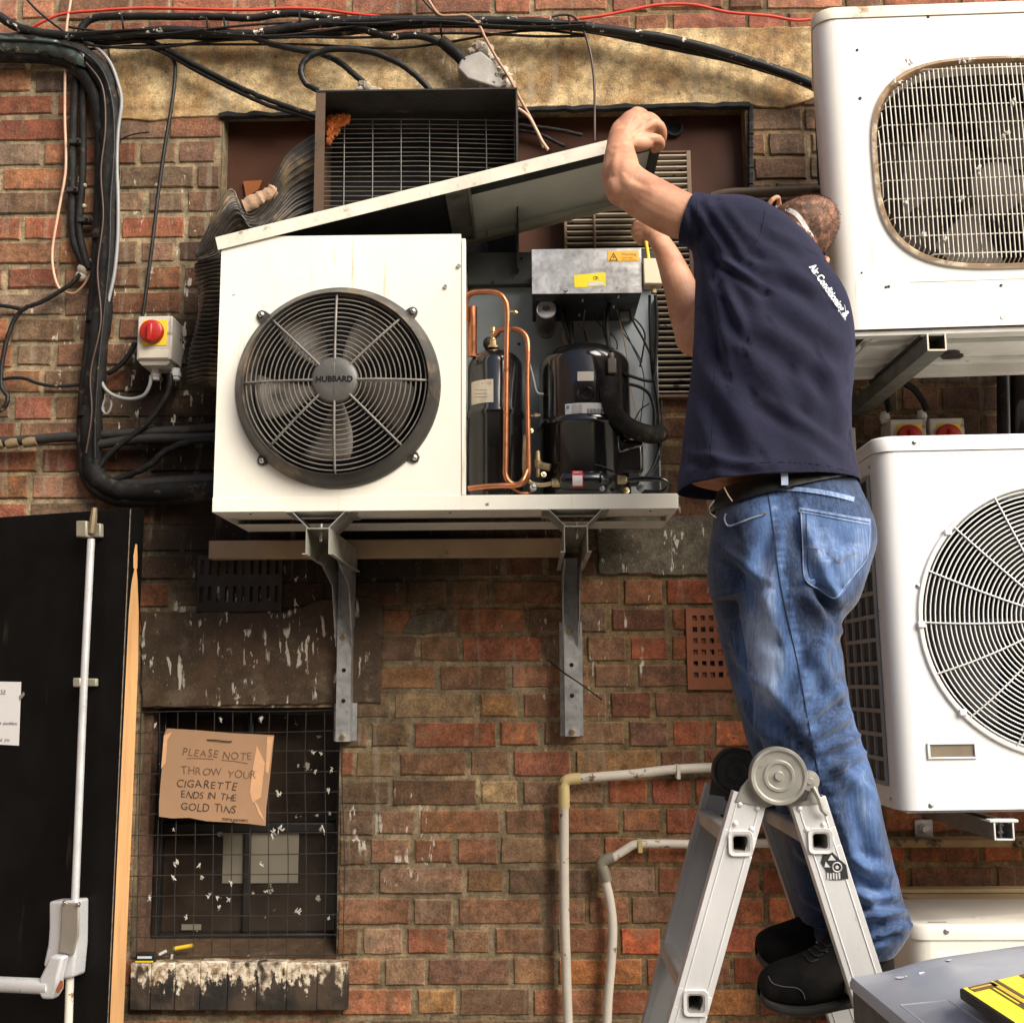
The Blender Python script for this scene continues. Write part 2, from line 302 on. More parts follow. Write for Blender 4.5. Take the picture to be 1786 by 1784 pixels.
# ------------------------------------------------------------------ ground and wall
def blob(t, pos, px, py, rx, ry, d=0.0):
    """soft oval mask for stains and painted shade round a place on the wall"""
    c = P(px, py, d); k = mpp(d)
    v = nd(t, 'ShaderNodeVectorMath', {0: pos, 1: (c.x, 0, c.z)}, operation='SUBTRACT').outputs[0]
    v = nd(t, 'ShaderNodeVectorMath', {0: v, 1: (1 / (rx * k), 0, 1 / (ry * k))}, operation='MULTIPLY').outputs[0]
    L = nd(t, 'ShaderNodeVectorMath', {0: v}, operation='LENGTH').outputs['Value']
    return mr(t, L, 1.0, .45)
def wall_material(name, base=None, rough=.85, fine=.42, soot_shade=1.0, splat=True, bump=.8, drips=.0, warm=None, streak=1.0):
    m, t, b = new_mat(name)
    pos = nd(t, 'ShaderNodeNewGeometry').outputs['Position']
    sc = lambda s: nd(t, 'ShaderNodeMapping', {0: pos, 3: s}).outputs[0]
    if base is None: c = nd(t, 'ShaderNodeAttribute', attribute_name='bcol').outputs[0]
    else:
        c = base
        if warm is not None:
            c = mix(t, mr(t, noise(t, pos, 5.0, 7, .65), .40, .60), base, warm)
    n1 = noise(t, pos, 26, 8, .68); n2 = noise(t, pos, 170, 8, .8)
    k = mth(t, 'MULTIPLY', mr(t, n1, .28, .72, 1 - fine, 1 + fine), mr(t, n2, .34, .66, 1 - fine * .85, 1 + fine * .75))
    c = nd(t, 'ShaderNodeVectorMath', {0: c, 3: k}, operation='SCALE').outputs[0]
    # dark rain streaks
    f = mr(t, noise(t, sc((15, 15, 2.2)), 1.0, 7, .68), .52, .70); c = mix(t, mth(t, 'MULTIPLY', f, .36 * streak), c, (.045, .032, .022, 1))
    # fine mottling
    f = mr(t, noise(t, pos, 44, 8, .75), .50, .66); c = mix(t, mth(t, 'MULTIPLY', f, .45), c, (.06, .040, .026, 1))
    # mortar smeared over the faces, lime bloom and scuffs
    f = mr(t, mth(t, 'ADD', noise(t, pos, 9, 7, .7), mth(t, 'MULTIPLY', n2, .25)), .64, .80); c = mix(t, mth(t, 'MULTIPLY', f, .55), c, (.22, .165, .105, 1))
    f = mr(t, noise(t, pos, 17, 8, .72), .57, .72)
    f = mth(t, 'MULTIPLY', f, mr(t, noise(t, pos, 2.1, 3), .42, .62)); f = mth(t, 'MULTIPLY', f, .62)
    c = mix(t, f, c, (.33, .27, .19, 1))
    # sooty grime patches, then ovals of grime and painted shade round the machine
    s = mr(t, noise(t, pos, 3.2, 6, .6), .42, .66); s = mth(t, 'MULTIPLY', s, .40 * soot_shade)
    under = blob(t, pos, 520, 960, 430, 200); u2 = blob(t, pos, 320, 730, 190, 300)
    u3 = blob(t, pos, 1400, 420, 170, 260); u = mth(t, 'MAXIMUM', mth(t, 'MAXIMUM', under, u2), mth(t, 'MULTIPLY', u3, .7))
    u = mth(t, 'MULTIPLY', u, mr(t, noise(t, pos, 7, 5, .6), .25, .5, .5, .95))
    s = mth(t, 'MAXIMUM', s, mth(t, 'MULTIPLY', u, soot_shade))
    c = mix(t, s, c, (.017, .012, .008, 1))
    # pits and dark flecks
    vo = nd(t, 'ShaderNodeTexVoronoi', {'Vector': pos, 'Scale': 70.0, 'Randomness': 1.0}).outputs['Distance']; f = mth(t, 'MULTIPLY', mr(t, vo, .17, .06), mr(t, noise(t, pos, 11, 4), .48, .6)); c = mix(t, mth(t, 'MULTIPLY', f, .8), c, (.022, .016, .011, 1))
    f = mth(t, 'MULTIPLY', mr(t, noise(t, pos, 130, 6, .7), .62, .70), .4); c = mix(t, f, c, (.50, .42, .31, 1))
    # black specks
    f = mr(t, noise(t, pos, 58, 4, .6), .67, .72); c = mix(t, mth(t, 'MULTIPLY', f, .75), c, (.02, .016, .012, 1))
    if drips:
        f = mr(t, noise(t, sc((30, 30, 2.6)), 1.0, 5, .6), .56, .70)
        f = mth(t, 'MULTIPLY', f, drips); c = mix(t, f, c, (.46, .40, .30, 1))
    if splat:   # droppings: short pale runs, thick where birds sit above
        st = noise(t, sc((46, 46, 9)), 1.0, 4, .62, .4); area = blob(t, pos, 440, 1110, 300, 190)
        for q in ((250, 560, 330, 420), (1010, 1080, 230, 330), (690, 1460, 130, 120), (1180, 960, 150, 130), (1130, 240, 330, 60), (760, 120, 230, 60)):
            area = mth(t, 'MAXIMUM', area, mth(t, 'MULTIPLY', blob(t, pos, *q), 1.12 if q[0] == 690 else .74 if q[0] < 1000 else .68))
        th = mr(t, area, 0, 1, .75, .575)
        f = mr(t, mth(t, 'SUBTRACT', st, th), 0, .012); f = mth(t, 'MULTIPLY', f, mr(t, noise(t, pos, 12, 3), .46, .54))
        c = mix(t, f, c, (.62, .56, .46, 1))
    t.links.new(c, b.inputs['Base Color']); b.inputs['Specular IOR Level'].default_value = .25
    t.links.new(mr(t, n1, .3, .7, rough - .12, min(1, rough + .1)), b.inputs['Roughness'])
    h = mth(t, 'ADD', noise(t, pos, 34, 8, .65), mth(t, 'MULTIPLY', n2, .7))
    bp = nd(t, 'ShaderNodeBump', {'Strength': bump, 'Distance': .009, 'Height': h}); t.links.new(bp.outputs[0], b.inputs['Normal'])
    return m
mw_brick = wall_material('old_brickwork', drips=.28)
mw_lintel = wall_material('tan_render', S(206, 180, 134), soot_shade=.12, warm=S(160, 128, 86), drips=.35, streak=.5, bump=.6)
mw_dark = wall_material('dark_painted_concrete', S(78, 64, 50), rough=.6, fine=.18, soot_shade=.6, bump=.3, warm=S(92, 72, 54))
mw_grey = wall_material('grey_patch_render', S(104, 96, 82), soot_shade=.5, bump=.5)
# ground
gm = wall_material('old_concrete_paving', S(170, 164, 152), splat=False, soot_shade=.4)
g = MB(); g.add([(-40, -60, 0), (40, -60, 0), (40, 40, 0), (-40, 40, 0)], [(0, 1, 2, 3)])
tag(part('ground', g, gm, base=(0, 0, 0)), kind='structure')
# unseen blocks added behind and left to shade the yard and darken reflections
mo = M('added_blocker_brick', (.17, .11, .08, 1), .9, var=.25, vs=2)
ob = MB(); ob.box(-9, 9, -10.4, -10, 0, 6.2); tag(part('added_opposite_blocker', ob, mo), kind='structure')
ob = MB(); ob.box(-4.6, -4.3, -9.9, -.4, 0, 5.2); tag(part('added_side_blocker', ob, mo), kind='structure')
wall = thing('brick_wall', 'old sooty brick wall with patched render behind all the machines', 'wall', (0, 0, 0))
OPA = (X(383, 400, 0), X(1307, 400, 0), Z(880, 690, 0), Z(880, 189, 0))          # boarded opening
OPB = (X(236, 1450, 0), X(590, 1450, 0), Z(420, 1668, 0), Z(420, 1234, 0))        # small window
XW0, XW1, ZW1 = -2.7, 2.7, 4.3
def lin(r, g, b): return np.array(S(r, g, b)[:3])
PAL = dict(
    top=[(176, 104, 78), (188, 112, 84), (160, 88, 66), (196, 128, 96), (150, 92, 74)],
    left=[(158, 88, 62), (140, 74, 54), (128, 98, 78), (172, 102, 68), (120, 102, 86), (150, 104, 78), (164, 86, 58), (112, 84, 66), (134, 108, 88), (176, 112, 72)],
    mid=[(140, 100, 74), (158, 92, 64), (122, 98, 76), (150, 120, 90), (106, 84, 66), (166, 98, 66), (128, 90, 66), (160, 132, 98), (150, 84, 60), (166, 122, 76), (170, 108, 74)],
    under=[(90, 66, 50), (78, 58, 44), (104, 66, 48), (88, 74, 60), (112, 76, 54)],  # tones under the machine hold grime and shade together
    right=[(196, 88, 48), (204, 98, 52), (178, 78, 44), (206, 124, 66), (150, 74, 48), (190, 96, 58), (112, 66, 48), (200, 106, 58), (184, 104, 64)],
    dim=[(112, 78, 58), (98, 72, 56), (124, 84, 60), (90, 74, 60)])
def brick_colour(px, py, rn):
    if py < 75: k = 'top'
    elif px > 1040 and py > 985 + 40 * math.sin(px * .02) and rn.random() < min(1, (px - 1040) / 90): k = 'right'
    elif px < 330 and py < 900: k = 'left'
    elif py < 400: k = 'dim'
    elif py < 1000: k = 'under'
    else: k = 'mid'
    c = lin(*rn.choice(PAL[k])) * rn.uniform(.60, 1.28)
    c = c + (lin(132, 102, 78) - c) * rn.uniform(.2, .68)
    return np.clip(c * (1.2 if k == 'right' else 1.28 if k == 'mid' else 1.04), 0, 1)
bw = MB(); bcol = []
rn = random.Random(3)
z_ref = Z(1200, 1307, 0) + .0375 - .0325
course = .0752; ncour = int(ZW1 / course) + 1; zph = z_ref % course - course
for i in range(ncour):
    z0 = zph + i * course + .005; z1 = z0 + .0655
    x = XW0 - rn.uniform(0, .3); k = i % 2
    while x < XW1:
        L = (.215 if (k % 2 == 0) else .1025) * rn.uniform(.97, 1.03)
        if rn.random() < .45: L = rn.choice([.1025, .1025, .1025, .15, .18])
        k += 1; xa, xb = x, x + L; x += L + rn.uniform(.008, .014)
        segs = [(max(xa, XW0), min(xb, XW1))]
        for (a, b_, c, d) in (OPA, OPB):
            if z1 - .02 > c and z0 + .02 < d:
                ns = []
                for (p, q) in segs:
                    if q <= a or p >= b_: ns.append((p, q)); continue
                    if p < a - .012: ns.append((p, a - .004))
                    if q > b_ + .012: ns.append((b_ + .004, q))
                segs = ns
        for (p, q) in segs:
            if q - p < .018 or z1 < 0: continue
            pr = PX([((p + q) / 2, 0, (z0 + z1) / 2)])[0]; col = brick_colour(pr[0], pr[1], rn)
            f = -rn.uniform(.0, .004); w = q - p; jz = rn.uniform(-.002, .002)
            nx = max(2, int(w / .035)); per = [(p + w * j / nx, z0) for j in range(nx)] + [(q, z0 + .033 * j) for j in range(2)] + \
                [(q - w * j / nx, z1) for j in range(nx)] + [(p, z1 - .033 * j) for j in range(2)]
            cx, cz = (p + q) / 2, (z0 + z1) / 2; n = len(per); r0 = []; r1 = []; r2 = []
            wear = rn.choice([.0035, .004, .005, .008])
            for (a, b_) in per:
                ja, jb = rn.gauss(0, .0009), rn.gauss(0, .0008); a += ja; b_ += jb + jz
                ina = (1 if a > cx else -1) * min(wear, w / 4); inb = (1 if b_ > cz else -1) * wear
                kx = abs(a - cx) > w / 2 - .006; kz = abs(b_ - cz) > .029
                r0.append((a, .016, b_)); r1.append((a - ina * .25 * kx, f + wear * .8, b_ - inb * .25 * kz))
                r2.append((a - ina * kx - rn.uniform(0, .002) * (1 if kx else 0), f, b_ - inb * kz))
            o = len(bw.v); bw.v += r0 + r1 + r2
            for l in (0, 1):
                for j in range(n):
                    bw.f.append([o + l * n + j, o + l * n + (j + 1) % n, o + (l + 1) * n + (j + 1) % n, o + (l + 1) * n + j]); bw.m.append(0)
            bw.f.append([o + 2 * n + j for j in range(n)]); bw.m.append(0)
            mc_ = lin(172, 150, 116) * rn.uniform(.6, 1.25)
            c2_ = col * rn.uniform(.7, 1.25) * np.array([1, rn.uniform(.92, 1.12), rn.uniform(.88, 1.12)])
            bcol += [np.append(mc_, 1)] * n + [np.append(mc_ * q_ + col * (1 - q_), 1) for q_ in [rn.uniform(.25, .85) for _ in range(n)]]
            bcol += [np.append(np.clip((col + (c2_ - col) * rn.random()) * rn.uniform(.86, 1.12), 0, 1), 1) for _ in range(n)]
# mortar bed: front sheet with openings and their reveals, plus the wall's back
xs = sorted([XW0, XW1, OPA[0], OPA[1], OPB[0], OPB[1]] + list(np.linspace(XW0, XW1, 60))); zs = sorted([0, ZW1, OPA[2], OPA[3], OPB[2], OPB[3]] + list(np.linspace(0, ZW1, 60)))
o0 = len(bw.v)
for a in range(len(xs) - 1):
    for c in range(len(zs) - 1):
        mx, mz = (xs[a] + xs[a + 1]) / 2, (zs[c] + zs[c + 1]) / 2
        if any(q[0] < mx < q[1] and q[2] < mz < q[3] for q in (OPA, OPB)): continue
        y = .0034; bw.add([(xs[a], y, zs[c]), (xs[a + 1], y, zs[c]), (xs[a + 1], y, zs[c + 1]), (xs[a], y, zs[c + 1])], [(0, 1, 2, 3)])
for q in (OPA, OPB):
    dd = .16
    for (a, b_) in (((q[0], q[2]), (q[0], q[3])), ((q[0], q[3]), (q[1], q[3])), ((q[1], q[3]), (q[1], q[2])), ((q[1], q[2]), (q[0], q[2]))):
        bw.add([(a[0], .001, a[1]), (b_[0], .001, b_[1]), (b_[0], dd, b_[1]), (a[0], dd, a[1])], [(0, 1, 2, 3)])
bw.add([(XW0, .25, 0), (XW1, .25, 0), (XW1, .25, ZW1), (XW0, .25, ZW1)], [(0, 1, 2, 3)])
bw.add([(XW0, .006, ZW1), (XW1, .006, ZW1), (XW1, .25, ZW1), (XW0, .25, ZW1)], [(0, 1, 2, 3)])
for xx in (XW0, XW1): bw.add([(xx, .006, 0), (xx, .25, 0), (xx, .25, ZW1), (xx, .006, ZW1)], [(0, 1, 2, 3)])
for v in bw.v[o0:]:
    pr = PX([v])[0]
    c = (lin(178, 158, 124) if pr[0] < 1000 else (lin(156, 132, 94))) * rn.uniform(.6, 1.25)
    if 240 < pr[0] < 1000 and 860 < pr[1] < 1010: c = c * .7  # mortar under the machine darkened for grime and painted shade
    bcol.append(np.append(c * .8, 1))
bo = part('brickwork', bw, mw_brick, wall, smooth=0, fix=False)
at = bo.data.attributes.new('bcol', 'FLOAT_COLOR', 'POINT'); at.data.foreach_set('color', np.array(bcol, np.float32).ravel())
def plate(name, poly, d0, thick, mat, jag=0, bevel=.003, parent=wall):
    """sheet of render with an uneven outline, standing d0 proud of the wall"""
    pts = []
    for i, a in enumerate(poly):
        b_ = poly[(i + 1) % len(poly)]; n = max(1, int(math.hypot(b_[0] - a[0], b_[1] - a[1]) / 14)) if jag else 1
        for j in range(n):
            t_ = j / n; pts.append((a[0] + (b_[0] - a[0]) * t_ + rn.uniform(-jag, jag), a[1] + (b_[1] - a[1]) * t_ + rn.uniform(-jag, jag)))
    mb = MB(); mb.prism([P(x, y, d0) for x, y in pts], (0, thick, 0)); return part(name, mb, mat, parent, bevel=bevel, smooth=30)
plate('concrete_lintel', [(188, 78), (300, 68), (600, 62), (900, 56), (1150, 50), (1428, 46), (1500, 60), (1500, 165), (1428, 168), (1365, 190), (1307, 182), (1000, 186), (640, 194), (383, 202), (300, 206), (262, 210), (210, 206), (200, 150)], .0055, .012, mw_lintel, jag=1.5)
plate('painted_lintel', [(246, 1066), (345, 1067), (500, 1067), (560, 1046), (640, 1040), (668, 1050), (664, 1226), (246, 1234)], .0062, .012, mw_dark, jag=2)
plate('render_patch', [(1040, 908), (1120, 900), (1250, 898), (1300, 905), (1300, 998), (1200, 1002), (1046, 1000)], .008, .012, mw_grey, jag=2)
plate('render_patch', [(715, 1072), (780, 1062), (790, 1098), (742, 1106), (700, 1104)], .006, .012, mw_grey, jag=3)
# boarded opening
bd = MB(); bd.box(OPA[0] - .02, OPA[1] + .02, .060, .085, OPA[2] - .02, OPA[3] + .02)
part('board_panel', bd, m_brown, wall)
sl = MB()
for (xa, ya, xb, yb, r) in ((383, 197, 1307, 178, .012), (1309, 178, 1309, 330, .009)):
    pts = [P(xa + (xb - xa) * i / 60, ya + (yb - ya) * i / 60 + rn.uniform(-1.5, 1.5) + 6, .002) for i in range(61)]; sl.tube(pts, [r * rn.uniform(.75, 1.15) for _ in pts], 6)
part('tar_seal', sl, m_void, wall)
oc = MB(); oc.prism([P(425, 318, -.056), P(458, 316, -.056), P(452, 332, -.056), P(430, 346, -.056)], (0, -.006, 0)); part('orange_panel_patch', oc, M('ochre_board', S(150, 82, 24), .6), wall)
hole = MB(); c = P(1176, 224, -.052); hole.lathe(c, (0, -1, 0), [(.001, -.003), (.017, -.003), (.019, .006), (.026, .007), (.028, 0)], 24)
part('pipe_hole', hole, m_void, wall)
# small window
wy0 = .085
wf = MB(); x0, x1, z0, z1 = OPB; zi = Z(420, 1642, -.09); xl = X(270, 1450, -.09)
T = .022
wf.box(xl, xl + T, wy0, wy0 + .05, zi, z1); wf.box(x1 - T, x1, wy0, wy0 + .05, zi, z1)
wf.box(xl + T, x1 - T, wy0 + .001, wy0 + .05, z1 - T, z1); wf.box(xl + T, x1 - T, wy0 + .001, wy0 + .05, zi, zi + T)
xm = X(430, 1550, -.1); zm = Z(430, 1442, -.1)
wf.box(xm - .009, xm + .009, wy0 + .008, wy0 + .04, zi + T, zm - .012); wf.box(xm - .009, xm + .009, wy0 + .008, wy0 + .04, zm + .012, z1 - T)
wf.box(xl + T, x1 - T, wy0 + .004, wy0 + .045, zm - .012, zm + .012)
win = part('window', wf, M('black_window_frame', (.016, .014, .012, 1), .45, var=.4, dirt=S(80, 66, 50), ds=20, dt=.66), wall, bevel=.003)
gl, tg, bgs = new_mat('grimy_glass')
pp = coords(tg); cA = mix(tg, mr(tg, noise(tg, pp, 5, 6, .6), .35, .65), S(36, 29, 24), S(60, 50, 41)); cA = mix(tg, mr(tg, noise(tg, pp, 30, 6), .66, .70), cA, S(200, 190, 170))
tg.links.new(cA, bgs.inputs['Base Color']); bgs.inputs['Roughness'].default_value = .22; bgs.inputs['Specular IOR Level'].default_value = .5
for (a, b_, c, d) in ((xl + T, xm - .009, zi + T, zm - .012), (xm + .009, x1 - T, zi + T, zm - .012), (xl + T, xm - .009, zm + .012, z1 - T), (xm + .009, x1 - T, zm + .012, z1 - T)):
    q = MB(); q.box(a + .001, b_ - .001, wy0 + .022, wy0 + .028, c + .001, d - .001); part('pane', q, gl, win)
pv = MB()
for (a, b_) in ((388, 424), (437, 520)): pv.box(X(a, 1500, -.1), X(b_, 1500, -.1), wy0 + .018, wy0 + .0205, Z(450, 1540, -.1), Z(450, 1452, -.1))
pv.box(X(316, 1615, -.1), X(350, 1615, -.1), wy0 + .018, wy0 + .0205, Z(330, 1622, -.1), Z(330, 1612, -.1))
part('paper_behind_glass', pv, M('pale_grey_board', S(126, 118, 102), .8, var=.1), win)
lg = MB(); lg.prism([(x0, .003, OPB[2] + .002), (x1, .003, OPB[2] + .002), (x1, .16, OPB[2] + .05), (x0, .16, OPB[2] + .05)], (0, 0, -.03)); part('sill_slope', lg, mw_dark, wall)
rev = MB(); rev.box(x0 + .001, xl - .001, .04, .12, OPB[2] + .01, z1 - .002); part('window_reveal', rev, wall_material('reveal_brick', S(120, 92, 76), soot_shade=.5), wall)
# brick-on-edge sill
msill, ts, bs_ = new_mat('fouled_black_sill')
ps = nd(ts, 'ShaderNodeNewGeometry').outputs['Position']; zt = Z(400, 1678, .03); zb = Z(400, 1762, .03)
sz = nd(ts, 'ShaderNodeSeparateXYZ', {0: ps}).outputs[2]
hgt = mth(ts, 'DIVIDE', mth(ts, 'SUBTRACT', sz, zb), zt - zb)
st = noise(ts, nd(ts, 'ShaderNodeMapping', {0: ps, 3: (34, 34, 9)}).outputs[0], 1, 6, .66); fine = noise(ts, ps, 60, 6, .7)
f = mr(ts, mth(ts, 'ADD', mth(ts, 'ADD', hgt, mth(ts, 'MULTIPLY', st, 2.3)), mth(ts, 'MULTIPLY', fine, .8)), 2.16, 2.28)
f = mth(ts, 'MULTIPLY', f, mr(ts, noise(ts, nd(ts, 'ShaderNodeMapping', {0: ps, 3: (19, 19, 12)}).outputs[0], 1, 4), .36, .5))
base = mix(ts, mr(ts, noise(ts, ps, 12, 6), .4, .65), S(34, 30, 27), S(74, 60, 46))
ts.links.new(mix(ts, f, base, mix(ts, mr(ts, fine, .4, .6), S(150, 122, 92), S(226, 214, 190))), bs_.inputs['Base Color']); bs_.inputs['Roughness'].default_value = .6
bpn = nd(ts, 'ShaderNodeBump', {'Strength': .7, 'Distance': .006, 'Height': noise(ts, ps, 30, 7, .65)}); ts.links.new(bpn.outputs[0], bs_.inputs['Normal'])
sb = MB(); e = [226, 262, 304, 348, 396, 447, 499, 552, 606]
for i in range(len(e) - 1):
    xa, xb = X(e[i] + .3, 1715, .03), X(e[i + 1] - .3, 1715, .03); j = rn.uniform(-.001, .001)
    sb.box(xa, xb, -.030 + j, .012, zb + rn.uniform(-.002, .002), zt + rn.uniform(-.003, .003))
sb.box(X(e[0] + 1, 1715, .03), X(e[-1] - 1, 1715, .03), -.0275, .011, zb + .001, zt - .002)
part('window_sill', sb, msill, wall, bevel=.003, seg=2)
# air bricks
def holed(mb, x0, x1, z0, z1, holes, y0, y1):
    xs = sorted({x0, x1} | {h[0] for h in holes} | {h[1] for h in holes}); zs = sorted({z0, z1} | {h[2] for h in holes} | {h[3] for h in holes})
    solid = {}
    for i in range(len(xs) - 1):
        for k in range(len(zs) - 1):
            mx, mz = (xs[i] + xs[i + 1]) / 2, (zs[k] + zs[k + 1]) / 2
            solid[i, k] = not any(h[0] < mx < h[1] and h[2] < mz < h[3] for h in holes)
    for (i, k), s_ in solid.items():
        if not s_: continue
        a, b_, c, d = xs[i], xs[i + 1], zs[k], zs[k + 1]
        mb.add([(a, y0, c), (b_, y0, c), (b_, y0, d), (a, y0, d)], [(0, 1, 2, 3)])
        for (di, dk, e1, e2) in ((-1, 0, (a, c), (a, d)), (1, 0, (b_, c), (b_, d)), (0, -1, (a, c), (b_, c)), (0, 1, (a, d), (b_, d))):
            if not solid.get((i + di, k + dk), False): mb.add([(e1[0], y0, e1[1]), (e2[0], y0, e2[1]), (e2[0], y1, e2[1]), (e1[0], y1, e1[1])], [(0, 1, 2, 3)])
    return mb
def air_brick(px0, px1, py0, py1, hs, mat, d=.008):
    cx, cy = (px0 + px1) / 2, (py0 + py1) / 2
    h = [(X(a, cy, d), X(b_, cy, d), Z(cx, d1, d), Z(cx, c, d)) for (a, b_, c, d1) in hs]
    mb = holed(MB(), X(px0, cy, d), X(px1, cy, d), Z(cx, py1, d), Z(cx, py0, d), h, -d, .02)
    o = part('air_brick', mb, mat, wall, smooth=0); q = MB(); q.box(X(px0, cy, d) + .004, X(px1, cy, d) - .004, .0055, .0065, Z(cx, py1, d) + .004, Z(cx, py0, d) - .004); q.xf(Matrix.Translation((0, -.005, 0)))
    part('dark_void', q, m_void, o); return o
air_brick(344, 492, 968, 1066, [(349 + 14.5 * i + rn.uniform(-.6, .6), 355 + 14.5 * i, y, y + 26 + rn.uniform(-2, 2)) for i in range(10) for y in (976, 1022)], m_cast)
air_brick(1198, 1312, 1060, 1202, [(1209 + 14.4 * i, 1217 + 14.4 * i, 1073 + 19.8 * j, 1082 + 19.8 * j) for i in range(7) for j in range(6)], m_terra)
# timber rail across the wall
tb = MB(); a = P(363, 972, .045); b_ = P(984, 962, .045); hgt_ = abs(Z(660, 936, .045) - Z(660, 968, .045))
tb.box(a.x, b_.x, -.045, -.004, a.z - .004, a.z - .004 + hgt_)
solo('timber_rail', 'dirty tan timber rail across the wall under the opened machine', 'rail', tb, m_timber, bevel=.003)
# ------------------------------------------------------------------ cables and pipes on the wall
def path(pts, d=.03, k=6):
    """photo-pixel polyline with its distance from the wall (third value overrides d) -> smooth world path"""
    return catmull([tuple(P(p[0], p[1], p[2] if len(p) > 2 else d)) for p in pts], k)
def cable(name, label, cat, pts, r, mat, d=.03, k=6, n=8, wob=0, group=None):
    w = path(pts, d, k)
    if mat in (m_cable, m_cable_bird) and r >= 4: wob = max(wob, .0005); r *= .93
    if wob: w = [tuple(np.array(p) + rng.normal(0, wob, 3)) for p in w]
    return solo(name, label, cat, MB().tube(w, r * mpp(d), n), mat, group, smooth=60)
# thick lagged pipe pair on the left, bound with tape
lp = thing('lagged_pipe', 'thick black lagged pipe pair bending down the wall at far left', 'pipe', P(165, 850, .04))
A1 = path([(-60, 72), (30, 76), (100, 82), (150, 100), (184, 140), (193, 200), (190, 300), (187, 420), (180, 520), (171, 610), (163, 700), (159, 770), (167, 826), (200, 852), (262, 858), (380, 850)], .05)
A2 = path([(-60, 96), (30, 98), (95, 102), (135, 120), (165, 165), (178, 240), (177, 330), (173, 440), (166, 530), (157, 620), (149, 700), (147, 780), (156, 838), (196, 868), (262, 872), (380, 866)], .04)
part('lagging_tube', MB().tube([tuple(np.array(p) + rng.normal(0, .0007, 3)) for p in A1], [18 * mpp(.05) * (1 + .07 * math.sin(k_ * .9) + .05 * math.sin(k_ * 2.3 + 1)) for k_ in range(len(A1))], 16), m_lag, lp, smooth=60); part('lagging_tube', MB().tube(A2, 13 * mpp(.05), 14), m_lag, lp, smooth=60)
part('teal_film', MB().tube([tuple(np.array(p) + rng.normal(0, .0015, 3)) for p in path([(-40, 76), (30, 80), (85, 84), (120, 92), (146, 108)], .056)], 17 * mpp(.05), 14), M('teal_plastic_film', S(62, 74, 70), .3, var=.5, vs=14, dirt=S(190, 178, 150), ds=14, dt=.56, dw=.1, bump=.6, bs=40), lp, smooth=60)
for (x, y, tx, ty) in ((24, 88, 1, .05), (84, 92, 1, .15), (186, 240, 0, 1), (183, 330, 0, 1), (180, 412, -.05, 1), (170, 555, -.1, 1), (155, 720, -.05, 1)):
    x, y = (x, y) if tx else (x + 5, y); c = P(x, y, .046); a = P(x - tx * 8, y - ty * 8, .046); b_ = P(x + tx * 8, y + ty * 8, .046)
    part('tape_band', MB().tube([a, b_], 20 * mpp(.05), 18, flat=.9), m_lag, lp, smooth=40)
cable('insulated_pipe', 'black pipe between the lagged pair and the pale cable, left edge', 'pipe', [(140, 110), (132, 150), (128, 230), (126, 320), (126, 390), (132, 430), (150, 466)], 8, m_lag, .025)
cable('insulated_pipe', 'shorter black pipe with clamps beside the lagged pipe pair', 'pipe', [(160, 150), (146, 165), (145, 240), (144, 310), (140, 360), (138, 400), (148, 450), (158, 470)], 7, m_lag, .03)
for i, (x, y, lab) in enumerate(((133, 250, 'upper clamp on the black pipes beside the lagged pair'), (128, 334, 'middle clamp on the black pipes beside the lagged pair'), (148, 386, 'lower clamp on the black pipes beside the lagged pair'))):
    c = P(x, y, .03); mb = MB(); mb.obox(c, (.017, 0, 0), (0, .014, 0), (0, 0, .007)); mb.cyl(c + Vector((.012, -.01, 0)), c + Vector((.012, -.026, 0)), .004, 8)
    solo('pipe_clamp', lab, 'clamp', mb, m_grime, bevel=.002)
cable('thin_cable', 'pale pink cable hanging straight down the wall at far left', 'cable', [(128, -30), (122, 10), (116, 50), (114, 110), (113, 200), (115, 270), (113, 310), (102, 370), (92, 430), (92, 465), (99, 495), (108, 508)], 2.6, m_pinkw, .03)
cable('thin_cable', 'pale loop of cable under the grey filler beside the lagged pipe', 'cable', [(110, 508), (128, 512), (142, 502), (152, 488), (157, 478)], 2.2, m_tanw, .025)
cable('black_cable', 'black cable drooping from the filler to the left edge', 'cable', [(140, 478), (128, 492), (108, 506), (70, 528), (40, 540), (22, 565), (8, 610), (2, 670), (14, 692), (6, 712), (-20, 722)], 4.5, m_cable, .03, wob=.0006)
cable('black_cable', 'short clipped cable entering at far left above red bricks', 'cable', [(-20, 530), (15, 535), (42, 540)], 4, m_cable, .02)
cable('black_cable', 'thin black cable crossing the bright orange brick at left', 'cable', [(-20, 668), (15, 660), (42, 660), (64, 668), (90, 673), (120, 673), (160, 668)], 3.2, m_cable, .03)
f = MB(); f.sph(P(148, 470, .02), .022, .016, .020); f.sph(P(142, 482, .018), .018, .014, .016); f.sph(P(156, 462, .018), .014, .014, .018)
solo('filler_lump', 'grey lump of filler beside the lagged pipe', 'filler', f, m_blob)
f = MB()
for i in range(9): f.sph(P(143 + rn.uniform(-5, 5), 312 + i * 6, .03), .008 * rn.uniform(.7, 1.2), .008, .007, 8, 6)
solo('filler_lump', 'pale flaky filler running beside the black clamped pipe', 'filler', f, m_blob)
cable('grey_cable', 'grey cable following the lagged pipe down to the red switch', 'cable', [(-30, 62), (60, 60), (128, 66), (166, 82), (192, 110), (207, 150), (212, 180), (206, 230), (204, 290), (206, 350), (205, 420), (199, 480), (188, 530), (180, 580), (175, 630), (178, 668), (195, 688), (225, 696), (250, 690), (261, 672), (263, 655)], 3.4, m_greyw, .06)
cable('grey_cable', 'short grey loop hanging beside the lagged pipe', 'cable', [(186, 690), (178, 712), (186, 722), (194, 708), (192, 690)], 2.2, m_greyw, .05)
